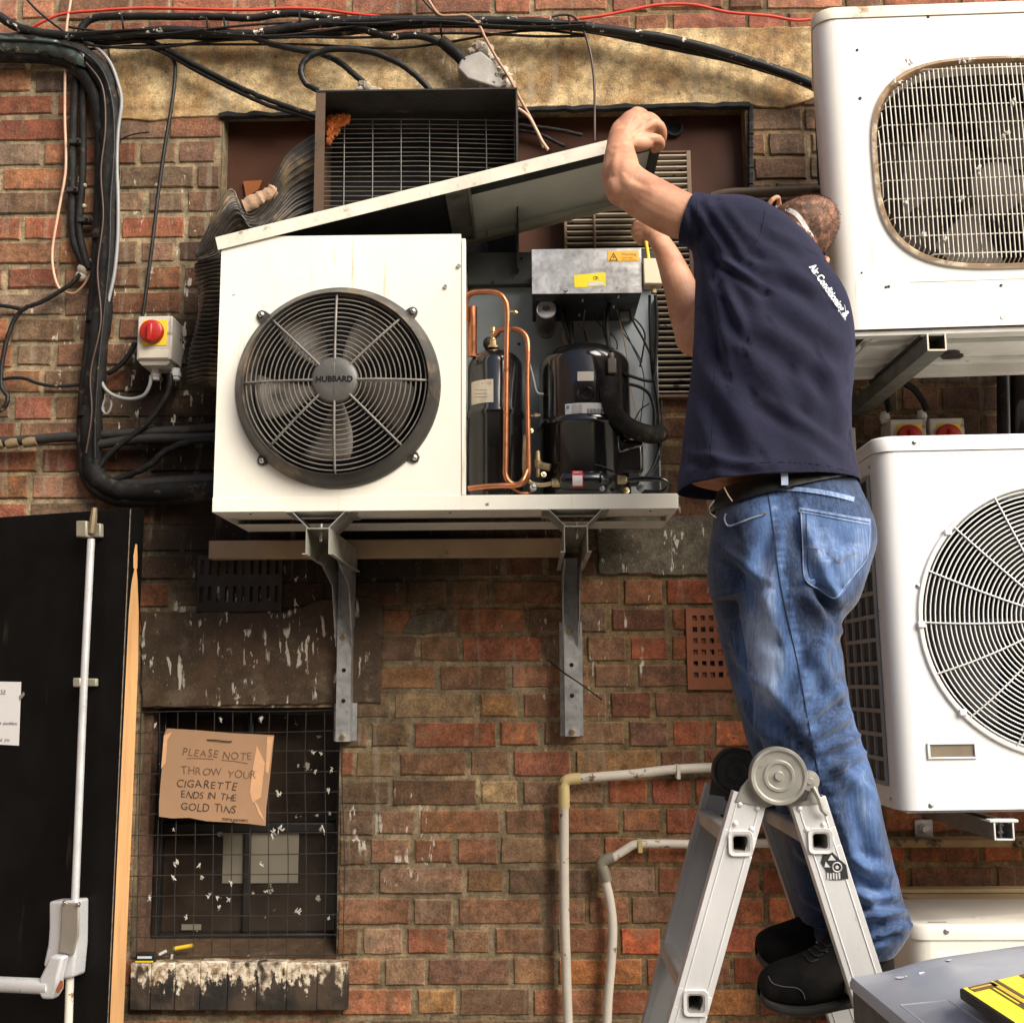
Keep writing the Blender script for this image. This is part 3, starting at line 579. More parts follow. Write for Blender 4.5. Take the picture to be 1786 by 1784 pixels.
cable('black_cable', 'black cable from the right gland of the red switch', 'cable', [(298, 652), (296, 676), (286, 700), (262, 732), (236, 756), (204, 780), (182, 802), (170, 826), (176, 838), (196, 846)], 6, m_cable, .06)
cable('black_cable', 'straight black cable dropping onto the red switch', 'cable', [(258, 70), (290, 92), (304, 108), (305, 136), (300, 180), (290, 240), (281, 300), (272, 370), (265, 430), (256, 500), (248, 556)], 3.6, m_cable, .03)
cable('black_cable', 'short cable behind the red switch running to lower left', 'cable', [(236, 598), (226, 618), (208, 638), (188, 652)], 5, m_cable, .03)
cable('cable_tie', 'loose tail of a cable tie beside the lagged pipe', 'tie', [(206, 248), (218, 240), (236, 234), (260, 231)], 1.4, m_cable, .05)
cable('black_pipe', 'sooty horizontal pipe crossing behind the lagged pipes at left', 'pipe', [(-30, 772), (40, 768), (90, 764), (160, 760), (240, 755), (320, 750), (390, 745)], 9, m_grime, .04)
cable('black_pipe', 'second sooty pipe under the red switch behind the white machine', 'pipe', [(170, 776), (240, 766), (300, 764), (390, 762)], 9, m_grime, .05)
for i, (xa, xb, lab) in enumerate(((-10, 5, 'pale lagging piece on the sooty pipe at the left edge'), (12, 32, 'middle pale lagging piece on the sooty pipe'), (42, 64, 'rightmost pale lagging piece on the sooty pipe'))):
    solo('lagging_piece', lab, 'lagging', MB().tube([P(xa, 777 - i * 2, .045), P((xa + xb) / 2, 775 - i * 2, .045), P(xb, 773 - i * 2, .045)], [.013, .0145, .012], 12), M('tattered_lagging', S(120, 100, 70), .8, var=.35, bump=.6))
cable('black_cable', 'grimy cable sagging below the red switch towards the machine', 'cable', [(200, 838), (232, 826), (262, 810), (284, 790), (306, 778), (340, 768), (380, 766)], 6.5, m_cable, .06, wob=.001)
cable('black_pipe', 'thick black pipe running behind the white machine at lower left', 'pipe', [(180, 846), (240, 846), (300, 842), (390, 836)], 13, m_grime, .05)
# top run of cables
cable('thick_black_cable', 'thick black cable sweeping along the top to the right machine', 'cable', [(-40, 8), (0, 30), (30, 48), (70, 58), (130, 64), (200, 62), (280, 54), (350, 56), (440, 60), (520, 46), (600, 38), (700, 36), (800, 37), (900, 38), (990, 44), (1070, 54), (1150, 66), (1230, 84), (1310, 108), (1380, 132), (1450, 162)], 9.5, m_cable_bird, .07)
cable('thick_black_cable', 'lower of the two thick cables along the top of the wall', 'cable', [(140, 74), (210, 72), (290, 62), (380, 66), (460, 62), (540, 60), (620, 54), (700, 46), (780, 42), (900, 46), (1000, 48), (1080, 62), (1160, 80), (1240, 96), (1320, 116), (1390, 140), (1450, 166)], 8, m_cable, .045)
cable('thick_black_cable', 'upper looping cable above the tan render, ending at the filler', 'cable', [(135, 66), (146, 44), (166, 32), (210, 29), (300, 30), (380, 30), (440, 32), (500, 24), (550, 28), (600, 40), (640, 54), (680, 64), (730, 63), (760, 72), (785, 86), (800, 98)], 7.5, m_cable_bird, .06)
cable('lagged_cable_end', 'taped black cable end entering the plastic wrapped filler', 'cable', [(770, 72), (784, 84), (800, 98), (812, 110)], 12, m_lag, .06)
cable('black_cable', 'upper black cable slanting down to the brown board', 'cable', [(200, 74), (255, 72), (290, 86), (330, 108), (380, 134), (440, 163), (500, 186), (552, 203)], 5.5, m_cable, .05)
cable('black_cable', 'lower black cable slanting down to the brown board', 'cable', [(255, 80), (290, 94), (340, 122), (400, 153), (460, 181), (520, 200), (552, 210)], 4.5, m_cable, .045)
cable('black_cable', 'black cable running down into the grey filler over the grille', 'cable', [(430, 62), (470, 76), (520, 88), (560, 94), (590, 108), (615, 128), (634, 144)], 6.5, m_cable, .06)
cable('looped_cable', 'stiff black cable loop above the black hood', 'cable', [(556, 158), (534, 146), (525, 126), (532, 106), (555, 92), (590, 86), (640, 90), (690, 108), (725, 132), (752, 160)], 6.5, m_cable, .09)
cable('thin_cable', 'bright red cable along the very top, left of the filler', 'cable', [(50, 52), (80, 36), (110, 25), (160, 20), (240, 15), (330, 16), (430, 18), (500, 15), (560, 17), (610, 24), (670, 30)], 2.8, m_redw, .03)
cable('thin_cable', 'bright red cable rising to the right above the tan render', 'cable', [(1000, 34), (1050, 28), (1100, 18), (1150, 9), (1210, 9), (1270, 22), (1340, 28), (1390, 36), (1440, 30), (1500, 20)], 2.8, m_redw, .03)
cable('thin_cable', 'thin black cable crossing the top left corner', 'cable', [(30, -20), (58, 12), (85, 36), (112, 56)], 2.2, m_cable, .06)
cable('thin_cable', 'thin dark brown cable over the thick cables, top centre left', 'cable', [(722, -20), (745, 8), (762, 26)], 2.4, m_brw, .05)
cable('thin_cable', 'thin tan cable falling past the filler beside the hood', 'cable', [(748, 2), (766, 26), (790, 28), (815, 28), (835, 44), (846, 66), (866, 102), (888, 136), (910, 178), (930, 215), (948, 258)], 2.8, m_tanw, .08)
cable('thin_cable', 'pale cable bending over the brown board beside the hood', 'cable', [(904, 190), (922, 204), (936, 228), (945, 246), (956, 262)], 3.2, m_pinkw, .10)
cable('thin_cable', 'thin dark cable hanging straight over the tan render', 'cable', [(962, 30), (985, 26), (1004, 32), (1018, 54), (1028, 86), (1034, 120), (1037, 160), (1037, 200), (1037, 246)], 2.4, m_brw, .07)
cable('black_cable', 'upper black cable along the brown board behind the raised lid', 'cable', [(900, 218), (940, 222), (980, 228), (1016, 236)], 4, m_cable, -.02)
cable('black_cable', 'lower black cable along the brown board behind the raised lid', 'cable', [(900, 226), (940, 234), (965, 246), (985, 256)], 4, m_cable, -.03)
cable('black_cable', 'black cable hanging beside the left edge of the top right machine', 'cable', [(1424, 140), (1426, 220), (1430, 300), (1436, 400), (1442, 470)], 5, m_cable, .05)
for x, y in ((214, 42), (362, 46), (392, 46), (523, 34), (768, 45), (994, 44)):
    solo('cable_tie', {214: 'black cable tie near the top left bend', 362: 'first of two close ties on the top cables', 392: 'second of two close ties on the top cables', 523: 'cable tie under the red cable at top', 768: 'cable tie beside the bird fouled cable', 994: 'cable tie where the thin dark cable drops'}[x], 'tie',
         MB().tube(path([(x - 3, y - 18, .06), (x, y, .085), (x + 3, y + 22, .05)], .08), 2.0 * mpp(.08), 6), m_cable)
for i, (lab, dy, r, dd) in enumerate((('thin black cable sagging just under the top bundle', 12, 2.6, .06), ('thin dusty cable weaving between the thick top cables', -5, 2.2, .085), ('thin black cable drooping lowest along the tan render', 22, 2.4, .04), ('thin cable strapped on top of the thick top cable', -12, 2.4, .08))):
    pts = [(120 + 82 * k, 62 + dy + 5 * math.sin(k * 1.3 + i * 2) - (0 if k < 5 else 4 * (k - 4) if k < 9 else 16 - 1.5 * (k - 9)) + (dy * .5 * math.sin(k * .9 + i)), dd + .006 * math.sin(k * 1.7 + i)) for k in range(12)]
    cable('thin_cable', lab, 'cable', pts, r, m_cable, dd)
cable('thin_cable', 'thin black cable strapped along the front of the lagged pipe', 'cable', [(-20, 70), (60, 72), (130, 84), (176, 120), (196, 180), (199, 260), (193, 350), (191, 440), (183, 530), (172, 640), (166, 740), (166, 800)], 2.6, m_cable, .085)
cable('thin_cable', 'thin grey brown wire wound loosely round the lagged pipe', 'cable', [(150, 110), (178, 150), (184, 220), (176, 300), (180, 380), (170, 470), (176, 560), (158, 650), (160, 720), (150, 790)], 1.8, m_brw, .088)
# plastic wrapped filler on the lintel
fl = thing('filler_bundle', 'plastic wrapped lump of filler over the black hood', 'filler', P(850, 155, .03))
mb = MB(); mb.prism([P(805, 100, .075), P(838, 88, .08), (P(866, 110, .075)), P(880, 150, .06), P(868, 152, .07), P(815, 138, .075), P(797, 118, .08)], (0, .055, 0)); part('plastic_film', mb, m_film, fl, bevel=.006)
mb = MB()
for x, y, r in ((835, 82, .020), (848, 92, .024), (858, 110, .022), (872, 130, .026), (886, 148, .022), (842, 150, .015), (860, 152, .020), (824, 90, .012)):
    mb.sph(P(x, y, .05), r * rn.uniform(.8, 1.2), r * .8, r * rn.uniform(.7, 1.1), 10, 8, j=.28)
part('filler', mb, m_blob, fl)
mb = MB()
for x, y, r in ((632, 147, .013), (640, 153, .016), (650, 158, .014), (628, 157, .012), (662, 160, .010)): mb.sph(P(x, y, .06), r, r, r * .9, 9, 7, j=.3)
solo('filler_lump', 'grey filler where a cable enters above the black hood', 'filler', mb, m_blob)
# ------------------------------------------------------------------ ventilation hood with wire mesh
DH = .20
hood = thing('ventilation_hood', 'sooty black metal hood with a wire mesh over the brown board', 'hood', P(725, 380, DH))
xl, xr = X(549, 260, DH), X(903, 260, DH); zt = Z(725, 156, DH); zb = Z(725, 470, DH); T = .004
xw = abs(X(565, 300, DH) - xl)
mb = MB(); mb.box(xl, xl + T, -DH + .002, .055, zb, zt - .004); mb.box(xl, xl + xw, -DH, -DH + .003, zb, zt - .006); part('side_panel', mb, M('rusty_hood_edge', S(84, 62, 42), .7, var=.3, dirt=S(40, 30, 22), ds=12, dt=.5, dw=.2), hood)
mb = MB(); mb.box(xr - T, xr, -DH, .055, zb, zt - .004); part('side_panel', mb, m_grime, hood)
mb = MB(); mb.box(xl, xr, -DH - .002, .055, zt - .004, zt); part('top_panel', mb, m_grime, hood)
mb = MB(); mb.box(xl + T, xr - T, .030, .034, zb, zt - .004); part('back_panel', mb, m_void, hood)
mb = MB(); dm = .085
for i in range(19):
    y = 208 + i * 8.35 + rn.uniform(-.8, .8); zz = Z(600, y, dm); s_ = rn.uniform(-.003, .003)
    mb.tube([(xl + T, -dm, zz), ((xl + xr) / 2, -dm - rn.uniform(0, .004), zz - .003 + s_), (xr - T, -dm, zz - .012)], .0013, 5)
for i in range(7):
    xx = X(600 + 49.6 * i, 280, dm); mb.tube([(xx, -dm - .003, zb), (xx + .002, -dm - .004, (zb + zt) / 2), (xx, -dm - .003, zt - .03)], .0016, 5)
part('wire_mesh', mb, m_wire, hood)
mb = MB(); mb.prism([P(566, 203, .10), P(607, 199, .10), P(600, 222, .10), P(585, 240, .10), P(568, 250, .10), P(562, 245, .10)], (0, .05, 0)); b_ = part('packing', mb, m_foam, None)
bpy.data.objects.remove(b_)
mb = MB()
for i in range(46):
    a, c = rn.random(), rn.random()
    if a + c > 1: a, c = 1 - a, 1 - c
    x = 574 + 36 * a; y = 204 + 44 * c
    mb.sph(P(x, y, .105), rn.uniform(.006, .011), .009, rn.uniform(.006, .011), 8, 6, j=.35)
solo('foam_block', 'crumbling orange foam wedged in the hood corner', 'foam', mb, m_foam)
# ------------------------------------------------------------------ crushed corrugated duct left of the machine
def corrugated(name, label, spine, mat, n=26):
    """spine: list of (px,py,d, half width px, half depth m, angle) smooth path of a ribbed tube"""
    w = catmull(spine, 14); rings = []; acc = 0; last = None
    fine = []
    for i in range(len(w) - 1):
        for t_ in (0, .25, .5, .75): fine.append(np.array(w[i]) * (1 - t_) + np.array(w[i + 1]) * t_)
    for i, s_ in enumerate(fine):
        c = P(s_[0], s_[1], s_[2]); nx = fine[min(i + 1, len(fine) - 1)]; pv_ = fine[max(i - 1, 0)]
        t_ = (P(nx[0], nx[1], nx[2]) - P(pv_[0], pv_[1], pv_[2])).normalized(); a = t_.cross(Vector((0, 1, 0))).normalized(); b_ = t_.cross(a)
        if last is not None: acc += (c - last).length
        last = c; rib = 1 + .10 * math.sin(2 * math.pi * acc / .0125); k = mpp(s_[2])
        ring_ = []
        for j in range(n):
            an = 2 * math.pi * j / n; q = 1 + .12 * math.sin(3 * an + s_[0] * .03) + .06 * math.sin(5 * an - s_[1] * .04)
            ring_.append(c + a * math.cos(an) * s_[3] * k * (1 + (rib - 1) * .5) * q + b_ * math.sin(an) * s_[4] * rib * q)
        rings.append(ring_)
    mb = MB(); mb.loft(rings); return solo(name, label, 'duct', mb, mat, smooth=55)
U_e = catmull([(552, 232), (520, 252), (498, 272), (484, 298), (472, 322), (452, 350), (436, 364), (420, 360), (412, 344), (406, 330), (396, 332), (384, 350), (368, 384), (352, 416), (340, 442)], 6)
L_e = catmull([(560, 420), (545, 424), (528, 428), (512, 432), (498, 436), (484, 440), (470, 442), (458, 444), (448, 446), (438, 448), (428, 450), (416, 454), (404, 458), (392, 462), (346, 462)], 6)
rows = []
for i, (u_, l_) in enumerate(zip(U_e, L_e)):
    q = i / (len(U_e) - 1); row = []
    for k in range(113):
        v_ = k / 112; w_ = v_ ** 1.15; crease = .014 * math.sin(9 * v_ + 7 * q) * math.sin(math.pi * v_)
        d_ = .105 + .05 * q + .055 * math.sin(math.pi * min(1, v_ * 1.1)) - .03 * v_ + crease + .0042 * math.sin(2 * math.pi * (v_ * 13 + .25 * math.sin(6 * q)))
        row.append(P(u_[0] + (l_[0] - u_[0]) * w_, u_[1] + (l_[1] - u_[1]) * w_, d_))
    rows.append(row)
o = solo('corrugated_duct', 'crushed black corrugated duct spilling from the hood to the machine', 'duct', MB().loft(rows, False, False), m_duct, smooth=70); q_ = o.modifiers.new('thick', 'SOLIDIFY'); q_.thickness = .003
corrugated('corrugated_duct', 'black ribbed duct dropping behind the left edge of the machine', [(386, 452, .12, 36, .03), (388, 466, .12, 42, .05), (386, 520, .12, 34, .07), (382, 580, .12, 36, .07), (376, 630, .12, 40, .07), (372, 676, .12, 40, .07)], m_duct)
f = MB(); w = catmull([tuple(P(x, y, .14)) for x, y in ((424, 362), (440, 352), (462, 342), (482, 330))], 5); f.tube([tuple(np.array(q) + rng.normal(0, .0012, 3)) for q in w], [.006] + [.020 * rn.uniform(.85, 1.1) for _ in range(len(w) - 2)] + [.006], 14, flat=.6)
solo('old_lagging', 'frayed pale lagging lying on the crushed duct', 'lagging', f, M('frayed_lagging', S(172, 140, 112), .8, var=.4, bump=.9, dirt=S(80, 62, 46), ds=22, dt=.55))
# ------------------------------------------------------------------ louvred vent behind the opened machine
lv = thing('louvred_vent', 'tall pale louvred vent fixed on the brown board behind the man', 'vent', P(1100, 690, .03))
la, lb = X(985, 500, .02), X(1208, 500, .02); lz0, lz1 = Z(1100, 690, .02), Z(1180, 268, .02)
m_slat = M('chipped_pale_slat', S(172, 158, 138), .5, var=.15, vs=9, dirt=S(44, 34, 28), ds=13, dt=.60, dw=.06)
mb = MB(); n = int((lz1 - lz0) / .0172)
for i in range(n):
    z = lz0 + .006 + i * .0172
    mb.box(la + .008, lb - .008, -.030, -.008, z, z + .0034)
part('slats', mb, m_slat, lv, smooth=0)
mb = MB(); mb.box(la, la + .008, -.028, .058, lz0, lz1); mb.box(lb - .008, lb + .004, -.030, .058, lz0, lz1 + .004); mb.box(la + .008, lb - .008, -.0285, .058, lz0 - .008, lz0); mb.box(la + .008, lb - .008, -.0285, .058, lz1, lz1 + .004); mb.box(X(1037, 420, .03) - .003, X(1037, 420, .03) + .003, -.034, -.0315, lz0, lz1)
part('vent_frame', mb, M('vent_frame_paint', S(110, 84, 60), .5, var=.2), lv, bevel=.003)
mb = MB(); mb.box(la + .009, lb - .009, .03, .034, lz0, lz1); part('vent_back', mb, m_void, lv)
# black capping and dark box behind the head
cable('lagged_pipe', 'dirty capped pipe running behind the man\'s head', 'pipe', [(1240, 346), (1270, 338), (1330, 336), (1440, 332)], 10, M('dusty_capping', S(96, 80, 58), .7, var=.4, dirt=S(30, 24, 18), ds=12, dt=.5, dw=.2), .09)
mb = MB(); mb.box(X(1243, 420, .07), X(1462, 420, .07), -.07, -.004, Z(1340, 640, .07), Z(1340, 345, .07)); solo('black_casing', 'black metal casing on the wall behind the man\'s head', 'casing', mb, m_grime, bevel=.008)
# ------------------------------------------------------------------ white pipes, lower middle
wp = thing('white_pipe', 'chipped white pipe with an elbow rising from the lower middle', 'pipe', P(988, 1790, .03))
part('pipe_run', MB().tube(path([(984, 1400), (984, 1500), (985, 1600), (988, 1700), (991, 1800)], .035), 8 * mpp(.03), 14), m_pipe, wp, smooth=60)
part('pipe_run', MB().tube(path([(1000, 1358), (1050, 1354), (1110, 1349), (1170, 1342), (1250, 1338), (1330, 1337)], .035), 8 * mpp(.03), 14), m_pipe, wp, smooth=60)
part('elbow', MB().tube(path([(984, 1408), (984, 1385), (984, 1366), (992, 1359), (1012, 1357)], .035, 4), 9.5 * mpp(.03), 14), M('yellowed_elbow', S(206, 186, 130), .5, var=.15, dirt=S(110, 80, 44), ds=26, dt=.6), wp, smooth=60)
part('pipe_clip', MB().box(X(1180, 1345, .04), X(1186, 1345, .04), -.05, -.001, Z(1183, 1358, .04), Z(1183, 1334, .04)), m_pipe, wp)
wp2 = thing('white_pipe', 'grey elbowed white pipe bending down right of the taller pipe', 'pipe', P(1058, 1790, .03))
part('pipe_run', MB().tube(path([(1054, 1528), (1064, 1570), (1069, 1620), (1066, 1680), (1061, 1740), (1058, 1800)], .035), 7.5 * mpp(.03), 14), m_pipe, wp2, smooth=60)
part('pipe_run', MB().tube(path([(1066, 1498), (1090, 1482), (1110, 1472), (1160, 1471), (1260, 1472), (1400, 1468), (1500, 1466)], .035), 7.2 * mpp(.03), 14), m_pipe, wp2, smooth=60)
part('elbow', MB().tube(path([(1058, 1536), (1053, 1518), (1049, 1508), (1054, 1500), (1070, 1494)], .035, 4), 9.5 * mpp(.03), 14), M('grey_elbow', S(126, 120, 104), .5, var=.2), wp2, smooth=60)
part('pipe_clip', MB().box(X(1113, 1480, .04), X(1120, 1480, .04), -.05, -.001, Z(1115, 1486, .04), Z(1115, 1465, .04)), M('yellow_clip', S(176, 156, 100), .6), wp2)
cable('thin_cable', 'thin black wire slanting across the right bracket', 'wire', [(955, 1150, .02), (982, 1172, .06), (1006, 1188, .07), (1050, 1220, .03)], 1.3, m_cable, .05)
# ------------------------------------------------------------------ rotary isolator switches
def isolator(label, group, x0, x1, y0, y1, d, glands, up=False):
    kx = (x0 + x1) / 2; t_ = thing('isolator_switch', label, 'switch', P(kx, y1, d), group)
    a, b_, zb_, zt_ = X(x0, y1, d), X(x1, y1, d), Z(kx, y1, d), Z(kx, y0, d); w, h = b_ - a, zt_ - zb_
    mb = MB(); mb.box(a, b_, -d, -.004, zb_ + (0 if up else .10 * h), zt_)
    part('housing', mb, m_box, t_, bevel=.004)
    if not up:
        mb = MB(); mb.prism([(a + .005, -d + .006, zb_ + .11 * h), (a + .005, -d + .006, zb_ + .06 * h), (a + .014, -d + .01, zb_), (b_ - .014, -d + .01, zb_), (b_ - .005, -d + .006, zb_ + .06 * h), (b_ - .005, -d + .006, zb_ + .11 * h)], (0, d - .02, 0)); part('gland_box', mb, m_box, t_, bevel=.002)
        mb = MB(); mb.box(a + .08 * w, b_ - .08 * w, -d - .0025, -d, zb_ + .13 * h, zb_ + .30 * h); part('terminal_cover', mb, M('pale_cover', S(206, 196, 176), .5, var=.1, dirt=S(110, 92, 70), ds=30, dt=.62), t_, bevel=.006)
    cz = zb_ + h * (.66 if not up else .52); cx = a + w * (.44 if not up else .5); s_ = w * (.40 if not up else .42)
    mb = MB(); mb.box(cx - s_ * .72, cx + s_ * 1.05 if not up else cx + s_ * .9, -d - .0015, -d, cz - s_ * .98, cz + s_ * .92); part('yellow_plate', mb, m_yel, t_)
    kb = MB(); r = s_ * .86; kb.lathe((cx, -d - .0015, cz), (0, -1, 0), [(.0005, .018), (r * .82, .018), (r * .92, .016), (r * .95, .010), (r, .008), (r, 0)], 32); k_ = part('rotary_knob', kb, m_red, t_, smooth=40)
    kb = MB(); kb.box(cx - r * .22, cx + r * .22, -d - .030, -d - .0175, cz - r * .92, cz + r * .55); part('knob_grip', kb, m_red, k_, bevel=.003)
    for gx in glands:
        g_ = P(gx, y1 if not up else y0, d); sg = -1 if not up else 1; c = Vector((g_.x, -d * .5, (zb_ if not up else zt_)))
        mb = MB(); mb.lathe(c, (0, 0, sg), [(.012, -.002), (.012, .008), (.0145, .009), (.0145, .02), (.012, .021), (.011, .030), (.006, .032)], 10); part('cable_gland', mb, m_gland, t_, smooth=30)
    return t_
isolator('grey isolator switch with a big red knob left of the opened machine', 'rotary isolator switches', 237, 298, 551, 636, .10, (262, 297))
isolator('left red knob switch half hidden behind the lower right machine', 'rotary isolator switches', 1556, 1619, 731, 800, .09, (1553,), True)
isolator('right red knob switch half hidden behind the lower right machine', 'rotary isolator switches', 1625, 1686, 729, 798, .09, (1618,), True)
cable('black_cable', 'black cable arching into the right red knob switch', 'cable', [(1520, 668), (1560, 664), (1588, 674), (1608, 696), (1617, 716)], 7, m_cable, .07)
cable('black_cable', 'black cable dropping into the left red knob switch', 'cable', [(1500, 640), (1530, 668), (1546, 692), (1552, 718)], 7, m_cable, .07)
cable('thick_black_pipe', 'left of the black pipes under the top right machine', 'pipe', [(1750, 600), (1750, 700), (1751, 790)], 12, m_lag, .08)
cable('thick_black_pipe', 'thick glossy black pipe under the top right machine, at the edge', 'pipe', [(1775, 600), (1776, 700), (1778, 790)], 19, m_tank, .06)
cable('thin_cable', 'pale wire running down the black pipes at right', 'wire', [(1757, 640), (1759, 700), (1761, 790)], 2, m_greyw, .11)
mb = MB(); mb.box(X(1478, 780, .05), X(1494, 780, .05), -.05, -.003, Z(1486, 800, .05), Z(1486, 745, .05)); solo('junction_box', 'small white box on the wall behind the man\'s back', 'box', mb, m_gland, bevel=.004)
# ------------------------------------------------------------------ opened condensing machine
DU, DB = .44, .09
mu = thing('condensing_unit', 'opened white condensing machine on two brackets with its lid raised', 'air conditioner', P(776, 893, DU))
xa, xb, xm_ = X(371, 893, DU), X(1183, 882, DU), X(812, 864, DU)
zb, zr, zt = Z(590, 892, DU), Z(590, 866, DU), Z(590, 411, DU)
xs_ = xm_ - .011
sh = MB()   # fan side casing: front sheet with a round hole, sides, top left open under the lid
cf = P(590, 675, DU); R0 = .222; N = 64
cx, cz = cf.x, cf.z
rings = []
outer = []
for k in range(N):
    a = 2 * math.pi * k / N; dx, dz = math.cos(a), math.sin(a)
    t_ = min(((xs_ - cx) / dx) if dx > 1e-6 else 9, ((xa - cx) / dx) if dx < -1e-6 else 9, ((zt - cz) / dz) if dz > 1e-6 else 9, ((zr - cz) / dz) if dz < -1e-6 else 9)
    outer.append((cx + dx * t_, -DU, cz + dz * t_))
# exact corners
for (ex, ez) in ((xa, zt), (xs_, zt), (xa, zr), (xs_, zr)):
    i = min(range(N), key=lambda q: abs(math.atan2(ez - cz, ex - cx) - math.atan2(math.sin(2 * math.pi * q / N), math.cos(2 * math.pi * q / N)))); outer[i] = (ex, -DU, ez)
inner = [(cx + R0 * math.cos(2 * math.pi * k / N), -DU, cz + R0 * math.sin(2 * math.pi * k / N)) for k in range(N)]
inb = [(p[0], -DU + .03, p[2]) for p in inner]
sh.loft([outer, inner, inb], True, False)
T = .003
sh.box(xa, xa + T, -DU + .001, -DB, zr, zt); sh.box(xs_ - T, xs_ - .0005, -DU + .001, -DB, zr, zt)
part('front_panel', sh, m_cream, mu, smooth=20)
mb = MB(); mb.box(xs_ + .001, xm_, -DU - .0015, -DU + .03, zr + .001, zt - .012); fs = part('corner_strip', mb, m_cream, mu, bevel=.0015)
for (x, y) in ((777, 500), (800, 464)):
    mb = MB(); c = P(x, y, DU + .002); mb.lathe(c, (0, -1, 0), [(.0003, .004), (.004, .004), (.0055, .001), (.0055, -.002)], 12); part('screw', mb, m_chrome, mu)
base = MB(); base.box(xa - .001, xb, -DU - .004, -DU, zb, zr); base.box(xa, xb - .002, -DU, -DB, zr - .004, zr - .001)
base.box(xb - .003, xb, -DU, -DB, zb, zr - .005)
part('base_tray', base, m_cream, mu, bevel=.0025)
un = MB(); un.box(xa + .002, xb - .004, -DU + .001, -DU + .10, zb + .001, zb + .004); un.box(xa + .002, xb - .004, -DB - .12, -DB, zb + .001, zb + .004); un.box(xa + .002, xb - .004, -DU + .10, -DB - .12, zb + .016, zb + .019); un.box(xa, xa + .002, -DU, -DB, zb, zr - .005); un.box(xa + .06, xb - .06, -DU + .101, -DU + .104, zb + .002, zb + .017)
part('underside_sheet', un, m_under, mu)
for (x, y) in ((436, 901), (622, 898), (785, 895), (958, 891), (1135, 888)):
    a = P(x, y, DU - .03); mb = MB(); mb.cyl((a.x, -DU + .035, zb + .0015), (a.x, -DU + .035, zb - .0006), .0032, 10); part('drain_hole', mb, m_void, mu)
# condenser block and inside of the fan chamber
mb = MB(); mb.box(xa + T, xs_ - T, -DB - .03, -DB, zr, zt - .004); part('condenser_coil', mb, m_void, mu)
mb = MB(); mb.box(xa + T + .001, xs_ - T - .001, -DU + .10, -DU + .103, zr, zt - .01)
# fan ring
fr = MB(); cr = Vector((cx, -DU, cz)); up = (1, 0, 0)
fr.lathe(cr, (0, -1, 0), [(.246, -.004), (.246, .006), (.241, .012), (.236, .018), (.2235, .042), (.2205, .045), (.2185, .042), (.2175, .0), (.214, -.06), (.219, -.06)], 96)
ringo = part('fan_ring', fr, m_ring, mu, smooth=50)
for (x, y) in ((456, 549), (720, 543), (457, 803), (723, 798)):
    p_ = P(x, y, DU + .006); mb = MB(); dr = (Vector((cx, -DU, cz)) - p_); dr.y = 0; dr.normalize(); sd_ = Vector((dr.z, 0, -dr.x))
    mb.prism([p_ + dr * .03 + sd_ * .018, p_ + sd_ * .013, p_ - dr * .008 + sd_ * .009, p_ - dr * .012, p_ - dr * .008 - sd_ * .009, p_ - sd_ * .013, p_ + dr * .03 - sd_ * .018], (0, .006, 0)); lug = part('lug', mb, m_ring, ringo, bevel=.0015)
    mb = MB(); mb.lathe(p_, (0, -1, 0), [(.0003, .006), (.005, .0055), (.0075, .002), (.0075, -.001)], 14); part('screw', mb, m_chrome, mu, smooth=50)
# guard
g_c = P(584, 663, DU + .050); gd = MB()
for i in range(14):
    r = .0625 + (.213 - .0625) * (i / 13); y = -DU - .052 + .018 * ((r - .06) / .153) ** 2
    gd.ring((g_c.x, y, g_c.z), (0, 1, 0), r, .00175, 72, 6)
for k in range(8):
    a = math.pi / 4 * k + .005; dx, dz = math.cos(a), math.sin(a)
    pts = [(g_c.x + dx * r, -DU - .0545 + .018 * ((r - .06) / .153) ** 2, g_c.z + dz * r) for r in np.linspace(.05, .213, 8)] + [(g_c.x + dx * .219, -DU - .030, g_c.z + dz * .219)]
    gd.tube(pts, .0030, 6)
guard = part('fan_guard', gd, m_wire, mu, smooth=60)
hb = MB(); hb.lathe((g_c.x, -DU - .050, g_c.z), (0, -1, 0), [(.0005, .010), (.030, .0095), (.050, .007), (.0555, .003), (.0565, -.003), (.0565, -.008)], 48); hub = part('guard_hub', hb, M('worn_grey_hub', (.085, .080, .072, 1), .45, var=.25, vs=12, dirt=S(60, 52, 44), ds=9, dt=.55, dw=.2), guard, smooth=60)
mb = text_mb('HUBBARD', .019, (g_c.x, -DU - .0605, g_c.z - .006), (1, 0, 0), (0, 0, 1), align='CENTER', bold=.0006); part('raised_lettering', mb, M('raised_black_letters', (.012, .011, .010, 1), .3), hub, smooth=0)
for k, a in enumerate((98, 278)):
    c = Vector((g_c.x, -DU - .0535, g_c.z)); dr = Vector((0, 0, math.sin(R(a)) and (1 if a < 180 else -1)))
    part('hub_seam', MB().tube([c + dr * .012 + Vector((0, -.0062, 0)), c + dr * .03 + Vector((0, -.0058, 0)), c + dr * .052 + Vector((0, -.002, 0))], .0009, 5), m_ring, hub)
